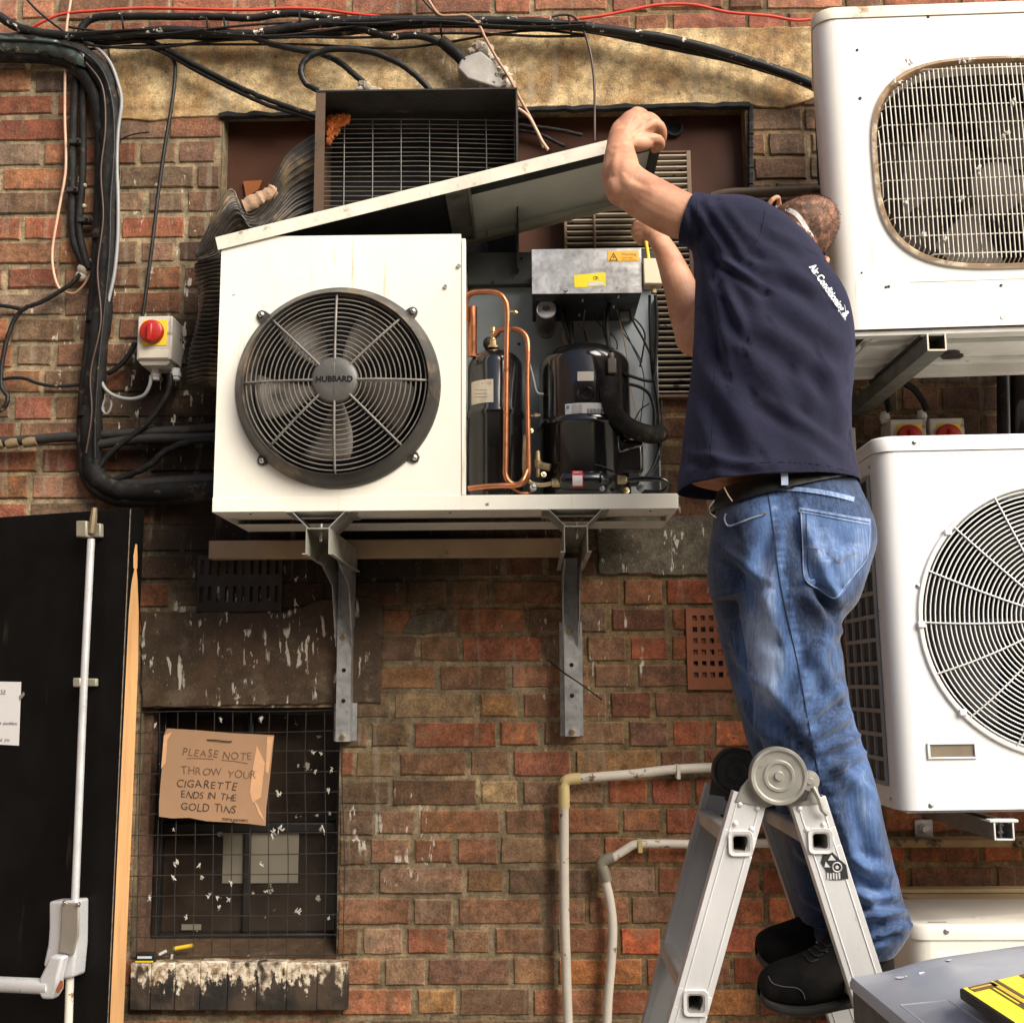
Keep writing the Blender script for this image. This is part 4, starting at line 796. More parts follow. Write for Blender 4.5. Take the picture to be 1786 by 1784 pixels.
# fan
fc = P(588, 668, DU - .06); fn = MB(); fn.lathe(fc, (0, -1, 0), [(.0005, .012), (.05, .012), (.055, .008), (.055, -.05)], 32); fan = part('fan', fn, m_blade, mu, smooth=40)
for k in range(5):
    a0 = R(128 - 72 * k); rows = []
    for r in np.linspace(.045, .200, 9):
        q = (r - .045) / .155; sweep = -.16 * q * q; half = R(17 + 9 * q * (1.15 - q)); row = []
        for s_ in np.linspace(-1, 1, 7):
            a = a0 + sweep + half * s_; tw = .034 * (1 - .45 * q) * s_ * (.6 + .4 * q) + .008 * (1 - s_ * s_)
            row.append((fc.x + r * math.cos(a), fc.y - .012 - tw, fc.z + r * math.sin(a)))
        rows.append(row)
    mb = MB(); mb.loft(rows, False, False); b_ = part('fan_blade', mb, m_blade, fan, smooth=60); so = b_.modifiers.new('thick', 'SOLIDIFY'); so.thickness = .0025
# raised lid: pivots at its left end, lifted at the right
A = P(375, 414, DU + .006); B = P(1142, 224, DU + .006); ang = math.atan2(B.z - A.z, B.x - A.x); Lw = math.hypot(B.x - A.x, B.z - A.z)
lid = thing('unit_lid', 'dirty cream lid of the opened machine, tilted up by the man', 'lid', tuple(A))
def lidmb(f):
    mb = MB(); f(mb); return mb.xf(Matrix.Translation(A) @ Matrix.Rotation(-ang, 4, 'Y'))
DL = DU - DB + .012; FH = .034
part('front_flange', lidmb(lambda m: m.box(0, Lw, 0, .0015, -FH, 0)), m_lidtop, lid, bevel=.0006)
part('top_sheet', lidmb(lambda m: m.box(.001, Lw - .001, .0016, DL, -.002, -.0002)), m_lidtop, lid)
part('end_flange', lidmb(lambda m: m.box(0, .0015, .0016, DL, -FH, -.0021)), m_lidtop, lid); part('end_flange', lidmb(lambda m: m.box(Lw - .0015, Lw, .0016, DL, -FH - .02, -.0021)), m_liddark, lid)
part('back_flange', lidmb(lambda m: m.box(.0016, Lw - .0016, DL - .002, DL, -FH, -.0021)), m_insul, lid)
part('dark_lining', lidmb(lambda m: m.box(.004, Lw * .55, .004, DL - .004, -.006, -.0025)), m_liddark, lid)
part('grey_lining', lidmb(lambda m: m.box(Lw * .57, Lw - .004, .11, DL - .0025, -.006, -.0025)), m_insul, lid)
part('dark_lining', lidmb(lambda m: m.box(Lw * .57, Lw - .004, .004, .108, -.0055, -.0025)), m_liddark, lid)
part('cross_brace', lidmb(lambda m: (m.box(Lw * .515, Lw * .565, .006, DL - .004, -.016, -.0065), m.box(Lw * .565, Lw * .572, .006, DL - .004, -.028, -.0065))), m_olive, lid, bevel=.001)
part('lip_return', lidmb(lambda m: m.box(.0016, Lw - .0016, DL - .03, DL - .0025, -FH, -FH + .002)), M('pale_lip', S(170, 164, 142), .5, var=.12, dirt=S(90, 80, 62), ds=14, dt=.62), lid)
absorb_later = []
# ------------------------------------------------------------------ works inside the open bay
yb_ = -.135
mb = MB(); mb.box(xs_, X(1150, 700, .15), yb_, yb_ + .003, zr, Z(900, 440, .15)); part('back_plate', mb, m_back, mu)
mb = MB(); mb.box(xs_, X(1150, 700, .15), yb_ - .03, yb_ - .001, Z(900, 497, .16), Z(900, 441, .16)); part('top_channel', mb, m_liddark, mu, bevel=.002)
mb = MB(); mb.box(X(1146, 700, .15), X(1146, 700, .15) + .003, yb_ - .03, yb_, zr, Z(1146, 520, .15)); part('back_post', mb, m_back, mu)
for (x, y) in ((910, 450), (860, 492), (1085, 640), (1000, 590), (905, 600), (960, 620)):
    c = P(x, y, .168 if y < 500 else .137); mb = MB(); mb.lathe(c, (0, -1, 0), [(.0003, .003), (.003, .003), (.004, 0)], 10); part('rivet', mb, m_grime, mu)
# control box
eb = thing('control_box', 'galvanised electrical box with yellow stickers hung in the open bay', 'electrical box', P(1023, 512, .36))
d = .36; x0, x1, z0, z1 = X(928, 512, d), X(1120, 512, d), Z(1020, 512, d), Z(1020, 434, d)
mb = MB(); mb.box(x0, x1, -d, -d + .0015, z0, z1); part('cover', mb, m_galv, eb, bevel=.0006)
mb = MB(); mb.box(x0 + .001, x1 - .001, -d + .002, yb_ - .002, z0 + .001, z1 - .001); part('housing', mb, M('dark_box_interior', S(30, 32, 34), .5, var=.2), eb, bevel=.001)
for (x, y) in ((1016, 524), (1077, 517), (1014, 552), (1073, 536)):
    a = P(x, y, .3); mb = MB(); mb.box(a.x - .002, a.x + .002, -.34 + (y - 517) * .004, -.34 + (y - 517) * .004 + .018, z0 - .0006, z0 + .0012); part('slot', mb, m_gland, eb)
st = MB(); st.box(X(1060, 450, d), X(1114, 450, d), -d - .0008, -d - .0002, Z(1087, 456, d), Z(1087, 438, d)); s1 = part('warning_sticker', st, m_amber, eb)
mb = MB(); tr = [P(1062, 455, d + .0012), P(1078, 455, d + .0012), P(1070, 440.5, d + .0012)]; ti = [P(1064.6, 453.6, d + .0012), P(1075.4, 453.6, d + .0012), P(1070, 443.6, d + .0012)]
mb.add(tr + ti, [(0, 1, 4, 3), (1, 2, 5, 4), (2, 0, 3, 5)]); bz = [P(x, y, d + .0012) for x, y in ((1071, 445), (1068, 449.5), (1070, 449.5), (1068.5, 453), (1072.5, 448), (1070.3, 448))]; mb.add(bz, [(0, 1, 2, 5), (5, 2, 3, 4)])
part('hazard_triangle', mb, m_ink, s1, smooth=0, fix=False)
m_brt = M('brown_print', S(150, 84, 40), .6)
part('warning_lettering', text_mb('Warning', 7.6 * mpp(d), P(1084, 446, d + .0012), (1, 0, 0), (0, 0, 1)), m_brt, s1, smooth=0)
mb = text_mb('isolate supply', 3.9 * mpp(d), P(1084, 450.5, d + .0012), (1, 0, 0), (0, 0, 1)); text_mb('before removing', 3.9 * mpp(d), P(1084, 454.6, d + .0012), (1, 0, 0), (0, 0, 1), mb); part('small_print', mb, m_brt, s1, smooth=0)
st = MB(); st.add([P(1001, 480, d + .0006), P(1056, 475, d + .0006), P(1057, 499, d + .0006), P(1002, 502, d + .0006)], [(0, 1, 2, 3)]); s2 = part('yellow_sticker', st, m_yelb, eb, smooth=0)
st = MB(); st.add([P(1026, 493, d + .0012), P(1053, 491, d + .0012), P(1053, 497, d + .0012), P(1026, 499, d + .0012)], [(0, 1, 2, 3)]); part('white_strip', st, m_paper, s2, smooth=0)
mb = MB(); mb.ring(P(1038, 485, d + .0008), (0, 1, 0), .0042, .0006, 20, 4); mb.ring(P(1041, 485, d + .0008), (0, 1, 0), .0030, .0005, 16, 4); part('printed_mark', mb, m_ink, s2)
mb = MB(); c = P(988, 506, d + .001); mb.lathe(c, (0, -1, 0), [(.0003, .002), (.002, .002), (.0035, .0035), (.0045, .002), (.0045, -.001)], 14); part('screw', mb, m_chrome, eb)
# thermostat box and its yellow lead
jb = thing('thermostat_box', 'small white sensor box beside the galvanised electrical box', 'box', P(1140, 495, .37)); d = .37
mb = MB(); mb.box(X(1123, 495, d), X(1156, 495, d), -d, -d + .045, Z(1140, 495, d), Z(1140, 450, d)); part('housing', mb, M('ivory_plastic', S(216, 202, 172), .5, var=.05), jb, bevel=.003)
mb = MB(); c = P(1140, 497, d - .02); mb.lathe(c, (0, 0, -1), [(.006, -.002), (.006, .012), (.0075, .013), (.0075, .022), (.004, .024)], 10); part('cable_gland', mb, m_brass, jb)
cable('yellow_lead', 'yellow lead plugged into the small white sensor box', 'cable', [(1118, 388, .34), (1124, 408, .35), (1128, 432, .35), (1131, 452, .35)], 3.6, m_yel, .34)
def inner(name, label, cat, pts, r, mat, d, **k): return cable(name, label, cat, pts, r, mat, d, **k)
# capacitor
cap = thing('capacitor', 'round silver ended capacitor under the galvanised electrical box', 'capacitor', P(953, 590, .25)); c0 = P(953, 539, .30)
ax = Vector((0, -1, .12)).normalized()
mb = MB(); mb.lathe(c0, ax, [(.0003, .001), (.0225, .001), (.0245, -.001), (.0245, -.006)], 28); part('end_cap', mb, M('bright_alloy', (.75, .75, .74, 1), .35, .7, var=.05), cap, smooth=40)
mb = MB(); mb.lathe(c0, ax, [(.0248, -.006), (.0255, -.010), (.0245, -.03), (.0255, -.034), (.0245, -.055), (.0255, -.06), (.0245, -.13)], 28); part('body', mb, M('dusty_black_sleeve', S(60, 54, 48), .5, var=.3, dirt=S(130, 116, 96), ds=14, dt=.5, dw=.2), cap, smooth=50)
mb = MB(); mb.lathe(c0, ax, [(.0003, .006), (.003, .006), (.003, .001), (.007, .001), (.007, .0025), (.0085, .0025), (.0085, .0008)], 14); part('stud', mb, m_chrome, cap)
# receiver bottle (left) and compressor
def tank(name, label, cat, xl, xr, yt, yseam, ybot, d, dome, labels):
    cx_ = X((xl + xr) / 2, yseam, d); r = (X(xr, yseam, d) - X(xl, yseam, d)) / 2; zt_, zs_, zb_ = Z(xl, yt, d), Z(xl, yseam, d), zr
    t_ = thing(name, label, cat, (cx_, -d, zb_)); C_ = Vector((cx_, -d, 0))
    prof = [(.001, zt_)] + [(r * math.sin(a), zt_ - dome * (1 - math.cos(a))) for a in np.linspace(.25, math.pi / 2, 9)] + [(r, zs_ + .012), (r * 1.045, zs_ + .008), (r * 1.05, zs_ - .004), (r * .99, zs_ - .010), (r * .985, zb_ + .03), (r * .93, zb_ + .006), (r * .9, zb_)]
    mb = MB(); mb.lathe(C_, (0, 0, 1), prof, 48, u=(1, 0, 0)); body = part('tank_shell', mb, m_tank, t_, smooth=50)
    return t_, body, C_, r
def wrap(C_, r, px0, px1, py0, py1, d, n=10):
    """label wrapped round a tank"""
    x0, x1 = X(px0, py0, d), X(px1, py0, d); z0_, z1_ = Z(px0, py1, d), Z(px0, py0, d); mb = MB(); row = []
    for z in (z0_, z1_):
        row.append([(x0 + (x1 - x0) * i / n, C_.y - math.sqrt(max(r * r - (x0 + (x1 - x0) * i / n - C_.x) ** 2, 0)) - .0008, z) for i in range(n + 1)])
    return mb.loft(row, False, False)
recv, rb, C1, r1 = tank('liquid_receiver', 'slim glossy black receiver bottle on the left of the open bay', 'pressure vessel', 816, 912, 612, 728, 866, .30, .045, None)
l_ = part('label_plate', wrap(C1, r1 * 1.0, 822, 861, 666, 706, .345), M('foil_label', S(196, 184, 164), .4, var=.15, vs=20, dirt=S(90, 80, 66), ds=40, dt=.62), recv)
part('printed_lines', (lambda m: ([m.tube([(X(828, y, .35), C1.y - r1 * .97 - .002, Z(840, y, .35)), (X(850, y, .35), C1.y - r1 - .0012, Z(840, y, .35))], .0006, 4) for y in (684, 690, 696)], m)[1])(MB()), m_ink, l_)
part('mark_lettering', text_mb('CE', 7 * mpp(.34), Vector((X(849, 674, .35), C1.y - r1 - .0018, Z(849, 674, .35))), (1, 0, 0), (0, 0, 1)), m_brt, l_, smooth=0)
for x, y in ((834, 632), (840, 636)):
    c = P(x, y, .35); mb = MB(); mb.lathe(c, (-.2, -1, .5), [(.0003, .012), (.005, .012), (.005, .006), (.009, .005), (.009, -.01)], 16); part('plug', mb, m_tank, recv)
comp, cb, C2, r2 = tank('compressor', 'large glossy black compressor shell on the right of the open bay', 'compressor', 940, 1100, 604, 748, 866, .27, .06, None)
l1 = part('small_label', wrap(C2, r2, 1006, 1034, 655, 671, .35), M('grey_label', S(200, 192, 180), .5, var=.05), comp)
l2 = part('data_label', wrap(C2, r2, 985, 1058, 709, 733, .35), M('pale_label', S(206, 204, 200), .5, var=.05), comp)
mb = MB(); mb.xf(Matrix.Identity(4))
yq = lambda x: C2.y - math.sqrt(max(r2 * r2 - (x - C2.x) ** 2, 0)) - .0016
for k in range(14):
    x = X(1024 + k * 2, 724, .35); mb.tube([(x, yq(x), Z(1024, 729, .35)), (x, yq(x), Z(1024, 719, .35))], .0004 + .0004 * (k % 3 == 0), 4)
part('barcode_lines', mb, m_inkb, l2)
mb = MB(); x = X(990, 715, .35); mb.obox((x, yq(x), Z(990, 715, .35)), (.0035, 0, 0), (0, .0003, 0), (0, 0, .004)); part('blue_mark', mb, M('blue_print', S(40, 120, 180), .5), l2)
mb = MB()
for k in range(5): mb.tube([(X(996, 713 + k * 3.2, .35), yq(X(996, 700, .35)), Z(996, 713 + k * 3.2, .35)), (X(1014, 713 + k * 3.2, .35), yq(X(1014, 700, .35)), Z(996, 713 + k * 3.2, .35))], .0004, 4)
part('printed_lines', mb, m_inkb, l2)
c = P(1021, 692, .355); mb = MB(); mb.lathe((c.x, C2.y - r2 + .004, c.z), (0, -1, 0), [(.0003, .004), (.010, .004), (.012, .008), (.017, .008), (.019, .003), (.024, 0)], 28); part('sight_glass', mb, m_tank, comp, smooth=50)
c = P(1067, 640, .37); mb = MB(); mb.obox(c, (.0105, 0, 0), (0, .012, 0), (0, 0, .019)); mb.lathe(c + Vector((0, 0, .018)), (0, 0, 1), [(.007, 0), (.007, .014), (.0055, .018), (.001, .018)], 8); part('service_valve', mb, M('grey_valve', S(112, 104, 94), .5, .4, var=.3), comp, bevel=.002)
part('terminal_cover', (lambda m: m.box(X(1076, 810, .33), X(1122, 810, .33), -.345, -.25, Z(1100, 826, .34), Z(1100, 766, .34)))(MB()), m_tank, comp, bevel=.012, seg=4)
part('cover_clip', MB().tube([P(1074, 775, .352), P(1082, 788, .352), P(1100, 782, .352), P(1122, 776, .352)], .0022, 6), m_chrome, comp)
part('cover_clip', MB().tube([P(1076, 776, .349), P(1078, 800, .349), P(1080, 812, .349)], .0018, 6), m_chrome, comp)
# copper pipework
inner('copper_pipe', 'tall copper hairpin pipe in front of the receiver bottle', 'pipe', [(812, 560, .36), (813, 525, .37), (822, 512, .375), (845, 509, .38), (866, 511, .385), (879, 521, .39), (885, 542, .39), (884, 600, .39), (883, 700, .392), (882, 800, .392), (882, 828, .392), (890, 842, .392), (905, 845, .392), (918, 836, .39), (922, 815, .39), (921, 740, .385), (920, 660, .38), (921, 610, .375), (918, 588, .37), (906, 576, .365), (890, 574, .36), (872, 576, .35), (862, 588, .34)], 5.0, m_copper, .39, k=5, n=12)
inner('copper_pipe', 'thick copper sleeve standing at the left edge of the bay', 'pipe', [(824, 536, .345), (824, 560, .345), (824, 622, .335)], 8.5, m_copper, .345, n=14)
inner('copper_pipe', 'copper pipe along the bottom of the open bay', 'pipe', [(816, 852, .40), (840, 849, .40), (870, 847, .40), (900, 846, .40), (912, 838, .40), (920, 820, .39)], 5.0, m_copper, .40, n=12)
inner('copper_pipe', 'small copper loop dipping behind the base tray', 'pipe', [(890, 850, .36), (905, 858, .37), (920, 860, .37), (934, 850, .36)], 2.6, m_copper, .36)
vb = thing('receiver_valve', 'brass valve on top of the receiver bottle', 'valve', P(858, 610, .31)); c = P(860, 596, .31)
mb = MB(); mb.lathe(c, (0, 0, 1), [(.016, -.018), (.016, -.012), (.011, -.010), (.011, .0), (.008, .004), (.008, .018), (.004, .019), (.004, .024), (.007, .025), (.007, .036), (.001, .036)], 8); part('valve_body', mb, m_brass, vb, smooth=30)
mb = MB(); mb.tube([c + Vector((0, 0, .014)), c + Vector((.016, -.004, .018))], .006, 8); part('side_port', mb, m_brass, vb)
mb = MB(); mb.sph(c + Vector((-.012, .004, -.004)), .014, .012, .018, 12, 8); part('dark_cap', mb, m_grime, vb)
fd = thing('filter_drier', 'black filter drier with a red and white label low in the bay', 'filter', P(1015, 862, .37)); c = P(1020, 838, .39)
mb = MB(); mb.lathe(c + Vector((-.055, 0, 0)), (1, 0, 0), [(.006, -.012), (.010, -.008), (.020, .0), (.0235, .008), (.0235, .088), (.020, .098), (.010, .106), (.006, .112)], 28); part('drier_shell', mb, m_tank, fd, smooth=50)
mb = MB()
for (u0, u1, mi) in ((-.034, -.006, 0),):
    rows = []
    for xx in (-.031, -.005): rows.append([c + Vector((xx, -.0240 * math.cos(a), .0240 * math.sin(a))) for a in np.linspace(-.9, 1.15, 10)])
    mb.loft(rows, False, False)
lb_ = part('drier_label', mb, M('red_label', S(190, 30, 34), .45, var=.05), fd, smooth=60)
mb = MB(); mb.loft([[c + Vector((xx, -.0246 * math.cos(a), .0246 * math.sin(a))) for a in np.linspace(-.7, .35, 8)] for xx in (-.030, -.007)], False, False); part('white_patch', mb, m_paper, lb_)
part('white_lettering', text_mb('DRY', 8 * mpp(.4), c + Vector((-.0285, -.0235, .0125)), (1, 0, 0), (0, .5, 1)), m_paper, lb_, smooth=0)
for (x, y, lab) in ((970, 842, 'left brass nut on the black filter drier'), (1084, 837, 'right brass nut on the black filter drier')):
    q = P(x, y, .39); mb = MB(); mb.lathe(q, (1, 0, 0), [(.005, -.012), (.0105, -.010), (.0105, .010), (.007, .013)], 6); solo('brass_nut', lab, 'nut', mb, m_brass, smooth=20)
inner('brass_pipe', 'dull brass pipe curling from the drier to the left', 'pipe', [(966, 842, .39), (945, 846, .385), (926, 842, .38), (916, 828, .375), (914, 800, .37), (916, 760, .36)], 4.0, m_brass, .38)
inner('steel_pipe', 'dark hose curling round the right end of the base', 'pipe', [(1092, 836, .39), (1130, 835, .385), (1156, 837, .38), (1166, 846, .37), (1156, 858, .35), (1120, 858, .33)], 5.0, m_tank, .38)
q = P(938, 808, .35); mb = MB(); mb.lathe(q, (0, 0, 1), [(.006, -.035), (.006, -.012), (.010, -.011), (.011, .006), (.008, .008), (.006, .03), (.001, .031)], 8); mb.tube([q + Vector((0, 0, -.004)), q + Vector((.03, -.006, -.012))], .009, 10)
solo('service_tap', 'brass service tap between the receiver and the compressor', 'valve', mb, m_brass, smooth=30)
q = P(934, 725, .33); mb = MB(); mb.lathe(q, (1, 0, .05), [(.0035, -.014), (.0035, -.004), (.007, -.003), (.007, .006), (.0045, .007), (.0045, .012)], 6); solo('gauge_port', 'small brass gauge port beside the compressor shell', 'valve', mb, m_brass, smooth=20)
q = P(893, 545, .37); mb = MB(); mb.tube([q + Vector((-.012, 0, 0)), q + Vector((.004, 0, 0))], .004, 8); mb.lathe(q + Vector((.004, 0, 0)), (1, 0, -.3), [(.006, 0), (.007, .004), (.004, .010), (.001, .011)], 8); solo('gauge_port', 'tiny capped port on the copper hairpin pipe', 'valve', mb, m_brass, smooth=20)
# hoses and wires
inner('rubber_hose', 'fat black hose bending down beside the compressor', 'hose', [(1064, 662, .37), (1062, 690, .375), (1070, 718, .375), (1090, 740, .37), (1112, 752, .36), (1136, 758, .34), (1150, 756, .30)], 17, m_lag, .37, n=14)
for i, (pts, r, lab) in enumerate((
    ([(1143, 515, .33), (1146, 560, .32), (1144, 620, .31), (1140, 660, .31), (1128, 664, .31), (1100, 656, .32), (1088, 652, .34)], 3.0, 'black wire looping from the sensor box to the valve'),
    ([(1133, 515, .33), (1134, 570, .32), (1137, 640, .30), (1147, 700, .29), (1150, 770, .30), (1140, 812, .33), (1120, 838, .35)], 2.6, 'long black wire along the right edge of the bay'),
    ([(984, 530, .25), (990, 560, .25), (997, 592, .24), (1000, 606, .24)], 6, 'bundle of black wires beside the capacitor'),
    ([(976, 534, .27), (984, 566, .26), (992, 590, .25), (996, 604, .24)], 4, 'second bundle of black wires beside the capacitor'),
    ([(1072, 520, .26), (1062, 530, .28), (1059, 560, .30), (1060, 590, .33), (1065, 614, .36)], 4.5, 'black wire from the electrical box to the service valve'),
    ([(1080, 545, .20), (1106, 556, .19), (1124, 580, .18), (1122, 610, .17), (1116, 640, .16)], 1.8, 'twisted thin wire on the grey back plate'),
    ([(1086, 580, .18), (1104, 604, .17), (1120, 632, .17)], 1.3, 'fine black wire on the back plate'),
    ([(1098, 670, .33), (1118, 676, .32), (1134, 690, .31), (1142, 720, .31), (1140, 752, .31)], 3.2, 'black wire arching over the fat hose'),
    ([(970, 808, .36), (1010, 808, .375), (1044, 812, .38), (1070, 822, .37)], 2.0, 'thin capillary wire across the compressor foot'),
    ([(922, 630, .33), (930, 660, .33), (936, 684, .33), (948, 688, .33)], 2.6, 'thin steel line from the receiver to the compressor'),
    ([(1104, 740, .30), (1116, 716, .29), (1132, 704, .28)], 1.4, 'fine wire tail above the fat hose'),
    ([(1128, 830, .34), (1146, 812, .32), (1155, 770, .31), (1154, 700, .28)], 1.5, 'fine looping wire at the far right of the bay'))):
    inner('black_wire' if i not in (9,) else 'steel_line', lab, 'wire' if i != 9 else 'pipe', pts, r, m_cable if i != 9 else m_galvd, .3)
for i in range(9):
    r9 = random.Random(40 + i); x0_ = 985 + 14 * i; pts = [(x0_, 516, .24), (x0_ + r9.uniform(-10, 14), 548 + r9.uniform(0, 20), .22), (min(1140, x0_ + r9.uniform(0, 40)), 590 + r9.uniform(0, 30), .20), (min(1144, x0_ + r9.uniform(20, 60)), 640 + r9.uniform(0, 50), .19), (min(1146, x0_ + r9.uniform(30, 80)), 720 + r9.uniform(0, 70), .22)]
    absorb_later.append(cable('black_wire', 'loose wire inside the open bay', 'wire', pts, r9.uniform(1.0, 2.0), m_cable if i % 3 else m_tanw, .2))
for i, (x, y, d_, s_) in enumerate(((930, 850, .38, .010), (948, 828, .36, .008), (1118, 850, .36, .011), (1092, 856, .38, .009), (902, 700, .33, .006), (926, 752, .34, .007), (1050, 852, .40, .007))):
    mb = MB(); q = P(x, y, d_); mb.lathe(q, (.3, -1, .4), [(.0003, s_), (s_ * .5, s_), (s_ * .55, s_ * .4), (s_ * .9, s_ * .35), (s_, -s_ * .4), (s_ * .5, -s_)], 8); absorb_later.append(solo('service_tap', 'small brass fitting low in the open bay', 'valve', mb, m_brass if i % 2 else m_galvd, smooth=25))
mb = MB(); q = P(1088, 552, .20); mb.obox(q, (.012, 0, 0), (0, .012, 0), (0, 0, .010)); mb.obox(q + Vector((.004, -.008, .008)), (.009, 0, 0), (0, .006, 0), (0, 0, .004)); solo('terminal_block', 'small pale terminal block under the electrical box', 'connector', mb, M('pale_terminal', S(130, 130, 122), .5, var=.2), bevel=.001)
mb = MB(); mb.obox(P(1104, 834, .32), (.014, 0, 0), (0, .02, 0), (0, 0, .018)); solo('mounting_block', 'dark mounting foot under the compressor terminal cover', 'block', mb, m_grime, bevel=.003)
# ------------------------------------------------------------------ wall brackets under the opened machine
def bracket(pxf, label, pxw, yb0):
    """galvanised cantilever bracket: pan support, channel arm out from the wall, upright channel"""
    fx, fz = X(pxf, 925, DU), zb
    t_ = thing('wall_bracket', label, 'bracket', (fx, -.02, Z(pxw, yb0, .02)), 'steel wall brackets under the opened machine')
    w = .028; h = .062; yf = -DU - .012; ztop = zb - .040; th = .0025
    mb = MB()   # arm: open channel, legs down
    mb.box(fx - w, fx + w, yf, -.02, ztop - th, ztop); mb.box(fx - w, fx - w + th, yf, -.02, ztop - h, ztop - th - .0002); mb.box(fx + w - th, fx + w, yf, -.02, ztop - h, ztop - th - .0002)
    mb.box(fx - w - .008, fx - w, yf, -.02, ztop - h - .0002, ztop - h + th); mb.box(fx + w, fx + w + .008, yf, -.02, ztop - h - .0002, ztop - h + th)
    part('arm', mb, m_olive, t_)
    mb = MB(); sp = .064    # flared cradle plates carrying the tray
    for sgn in (-1, 1):
        mb.prism([(fx + sgn * (w - .002), yf + .003, ztop + .0005), (fx + sgn * sp, yf + .003, zb - .0005), (fx + sgn * sp, -DU + .13, zb - .0005), (fx + sgn * (w - .002), -DU + .13, ztop + .0005)], (-sgn * .0025, 0, 0))
        mb.box(fx + sgn * (sp + .007) - .008, fx + sgn * (sp + .007) + .008, yf + .003, -DU + .13, zb - .0022, zb - .0004)
    part('cradle_plate', mb, m_galvd, t_)
    mb = MB(); mb.cyl((fx + .004, yf + .02, ztop - .03), (fx + .004, yf + .02, ztop + .012), .0035, 10); mb.lathe((fx + .004, yf + .02, ztop - .004), (0, 0, -1), [(.0065, 0), (.0065, .006), (.0035, .007)], 6); part('bolt', mb, m_chrome, t_)
    zl = Z(pxw, yb0, .045); up_ = MB(); uw = .0165
    up_.box(fx - uw, fx + uw, -.045, -.0425, zl, ztop - h * .5); up_.box(fx - uw - .0025, fx - uw, -.045, -.006, zl, ztop - h * .5); up_.box(fx + uw, fx + uw + .0025, -.045, -.006, zl, ztop - h * .5)
    up_.box(fx - uw - .014, fx - uw - .0026, -.0055, -.003, zl, zl + .30); up_.box(fx + uw + .0026, fx + uw + .014, -.0055, -.003, zl, zl + .30)
    part('upright', up_, m_galv, t_)
    br = MB()   # tapering side webs from arm to upright
    for sgn in (-1, 1):
        xx = fx + sgn * (uw + .004)
        br.prism([(xx, -.012, ztop - h), (xx, -.30, ztop - h), (xx, -.12, ztop - h - .045), (xx, -.05, ztop - h - .20), (xx, -.046, zl + .30), (xx, -.012, zl + .30)], (sgn * .0022, 0, 0))
    part('side_web', br, m_galvd, t_)
    for k, y in enumerate((.012, .105, .185)):
        z = zl + y
        if k == 0:
            mb = MB(); mb.lathe((fx, -.045, z), (0, -1, 0), [(.0003, .006), (.006, .006), (.0068, .004), (.0085, .0035), (.0085, 0)], 6); part('bolt', mb, m_brass, t_)
        else:
            mb = MB(); mb.lathe((fx, -.0452, z), (0, -1, 0), [(.0003, .0004), (.0055, .0004), (.0058, -.0005)], 16); part('bolt_hole', mb, m_void, t_)
    mb = MB(); mb.lathe((fx - .003, -.045, zl + .272), (0, -1, 0), [(.0003, .006), (.006, .006), (.0068, .004), (.0085, .0035), (.0085, 0)], 6); part('bolt', mb, m_brass, t_)
    return t_
bracket(556, 'left galvanised bracket beside the window carrying the opened machine', 603, 1293)
bracket(1004, 'right galvanised bracket above the taller white pipe', 1005, 1284)
# ------------------------------------------------------------------ parts bolted inside the opened machine belong to it
def absorb(root, unit):
    """make a bolted-on assembly a part of the machine: its first mesh is the part, the rest its sub-parts"""
    if root.type == 'EMPTY':
        kids = list(root.children_recursive); main = [k for k in root.children][0]; nm = root.name.split('.')[0]
        w = WLOC[root]
        for k in kids:
            k.parent = None if k is main else main; k.location = (0, 0, 0); WLOC[k] = w
        bpy.data.objects.remove(root); main.name = nm; root = main
    root.parent = unit; root.location = WLOC[root] - WLOC[unit]
    for p in ('label', 'category', 'group'):
        if p in root: del root[p]
    return root
inside = {'control_box', 'thermostat_box', 'capacitor', 'liquid_receiver', 'compressor', 'copper_pipe', 'receiver_valve', 'filter_drier', 'brass_nut', 'brass_pipe', 'steel_pipe', 'service_tap', 'gauge_port', 'rubber_hose', 'black_wire', 'steel_line', 'terminal_block', 'mounting_block'}
for o in [o for o in scene.objects if o.parent is None and o.name.split('.')[0] in inside]: absorb(o, mu)
# ------------------------------------------------------------------ moulded machines on the right
def hole_front(mb, x0, x1, z0, z1, hole, depth, y=0.0, flare=0.0):
    """front sheet with a shaped hole and its inward lip"""
    n = len(hole); cx_ = sum(h[0] for h in hole) / n; cz_ = sum(h[1] for h in hole) / n; out = []
    for h in hole:
        dx, dz = h[0] - cx_, h[1] - cz_; t_ = min(((x1 - cx_) / dx) if dx > 1e-6 else 9, ((x0 - cx_) / dx) if dx < -1e-6 else 9, ((z1 - cz_) / dz) if dz > 1e-6 else 9, ((z0 - cz_) / dz) if dz < -1e-6 else 9)
        out.append([cx_ + dx * t_, y, cz_ + dz * t_])
    for (ex, ez) in ((x0, z0), (x1, z0), (x0, z1), (x1, z1)):
        i = min(range(n), key=lambda q: abs(math.atan2((ez - cz_) * (hole[q][0] - cx_) - (ex - cx_) * (hole[q][1] - cz_), (ex - cx_) * (hole[q][0] - cx_) + (ez - cz_) * (hole[q][1] - cz_)))); out[i] = [ex, y, ez]
    k = lambda s_, yy: [(cx_ + (h[0] - cx_) * s_, yy, cz_ + (h[1] - cz_) * s_) for h in hole]
    mb.loft([out, k(1.045, y), k(1.035, y - .006), k(1.012, y - .007), k(1.0, y - .002), k(.985, y + .012), k(.975, y + depth)], True, False); return mb
def body_profile(W, D, r, n=7, tp=0.0):
    pts = [(tp, D)] + [(r - r * math.cos(a), r - r * math.sin(a)) for a in np.linspace(0, math.pi / 2, n)]
    return pts, [(W - x, y) for x, y in pts[::-1]]
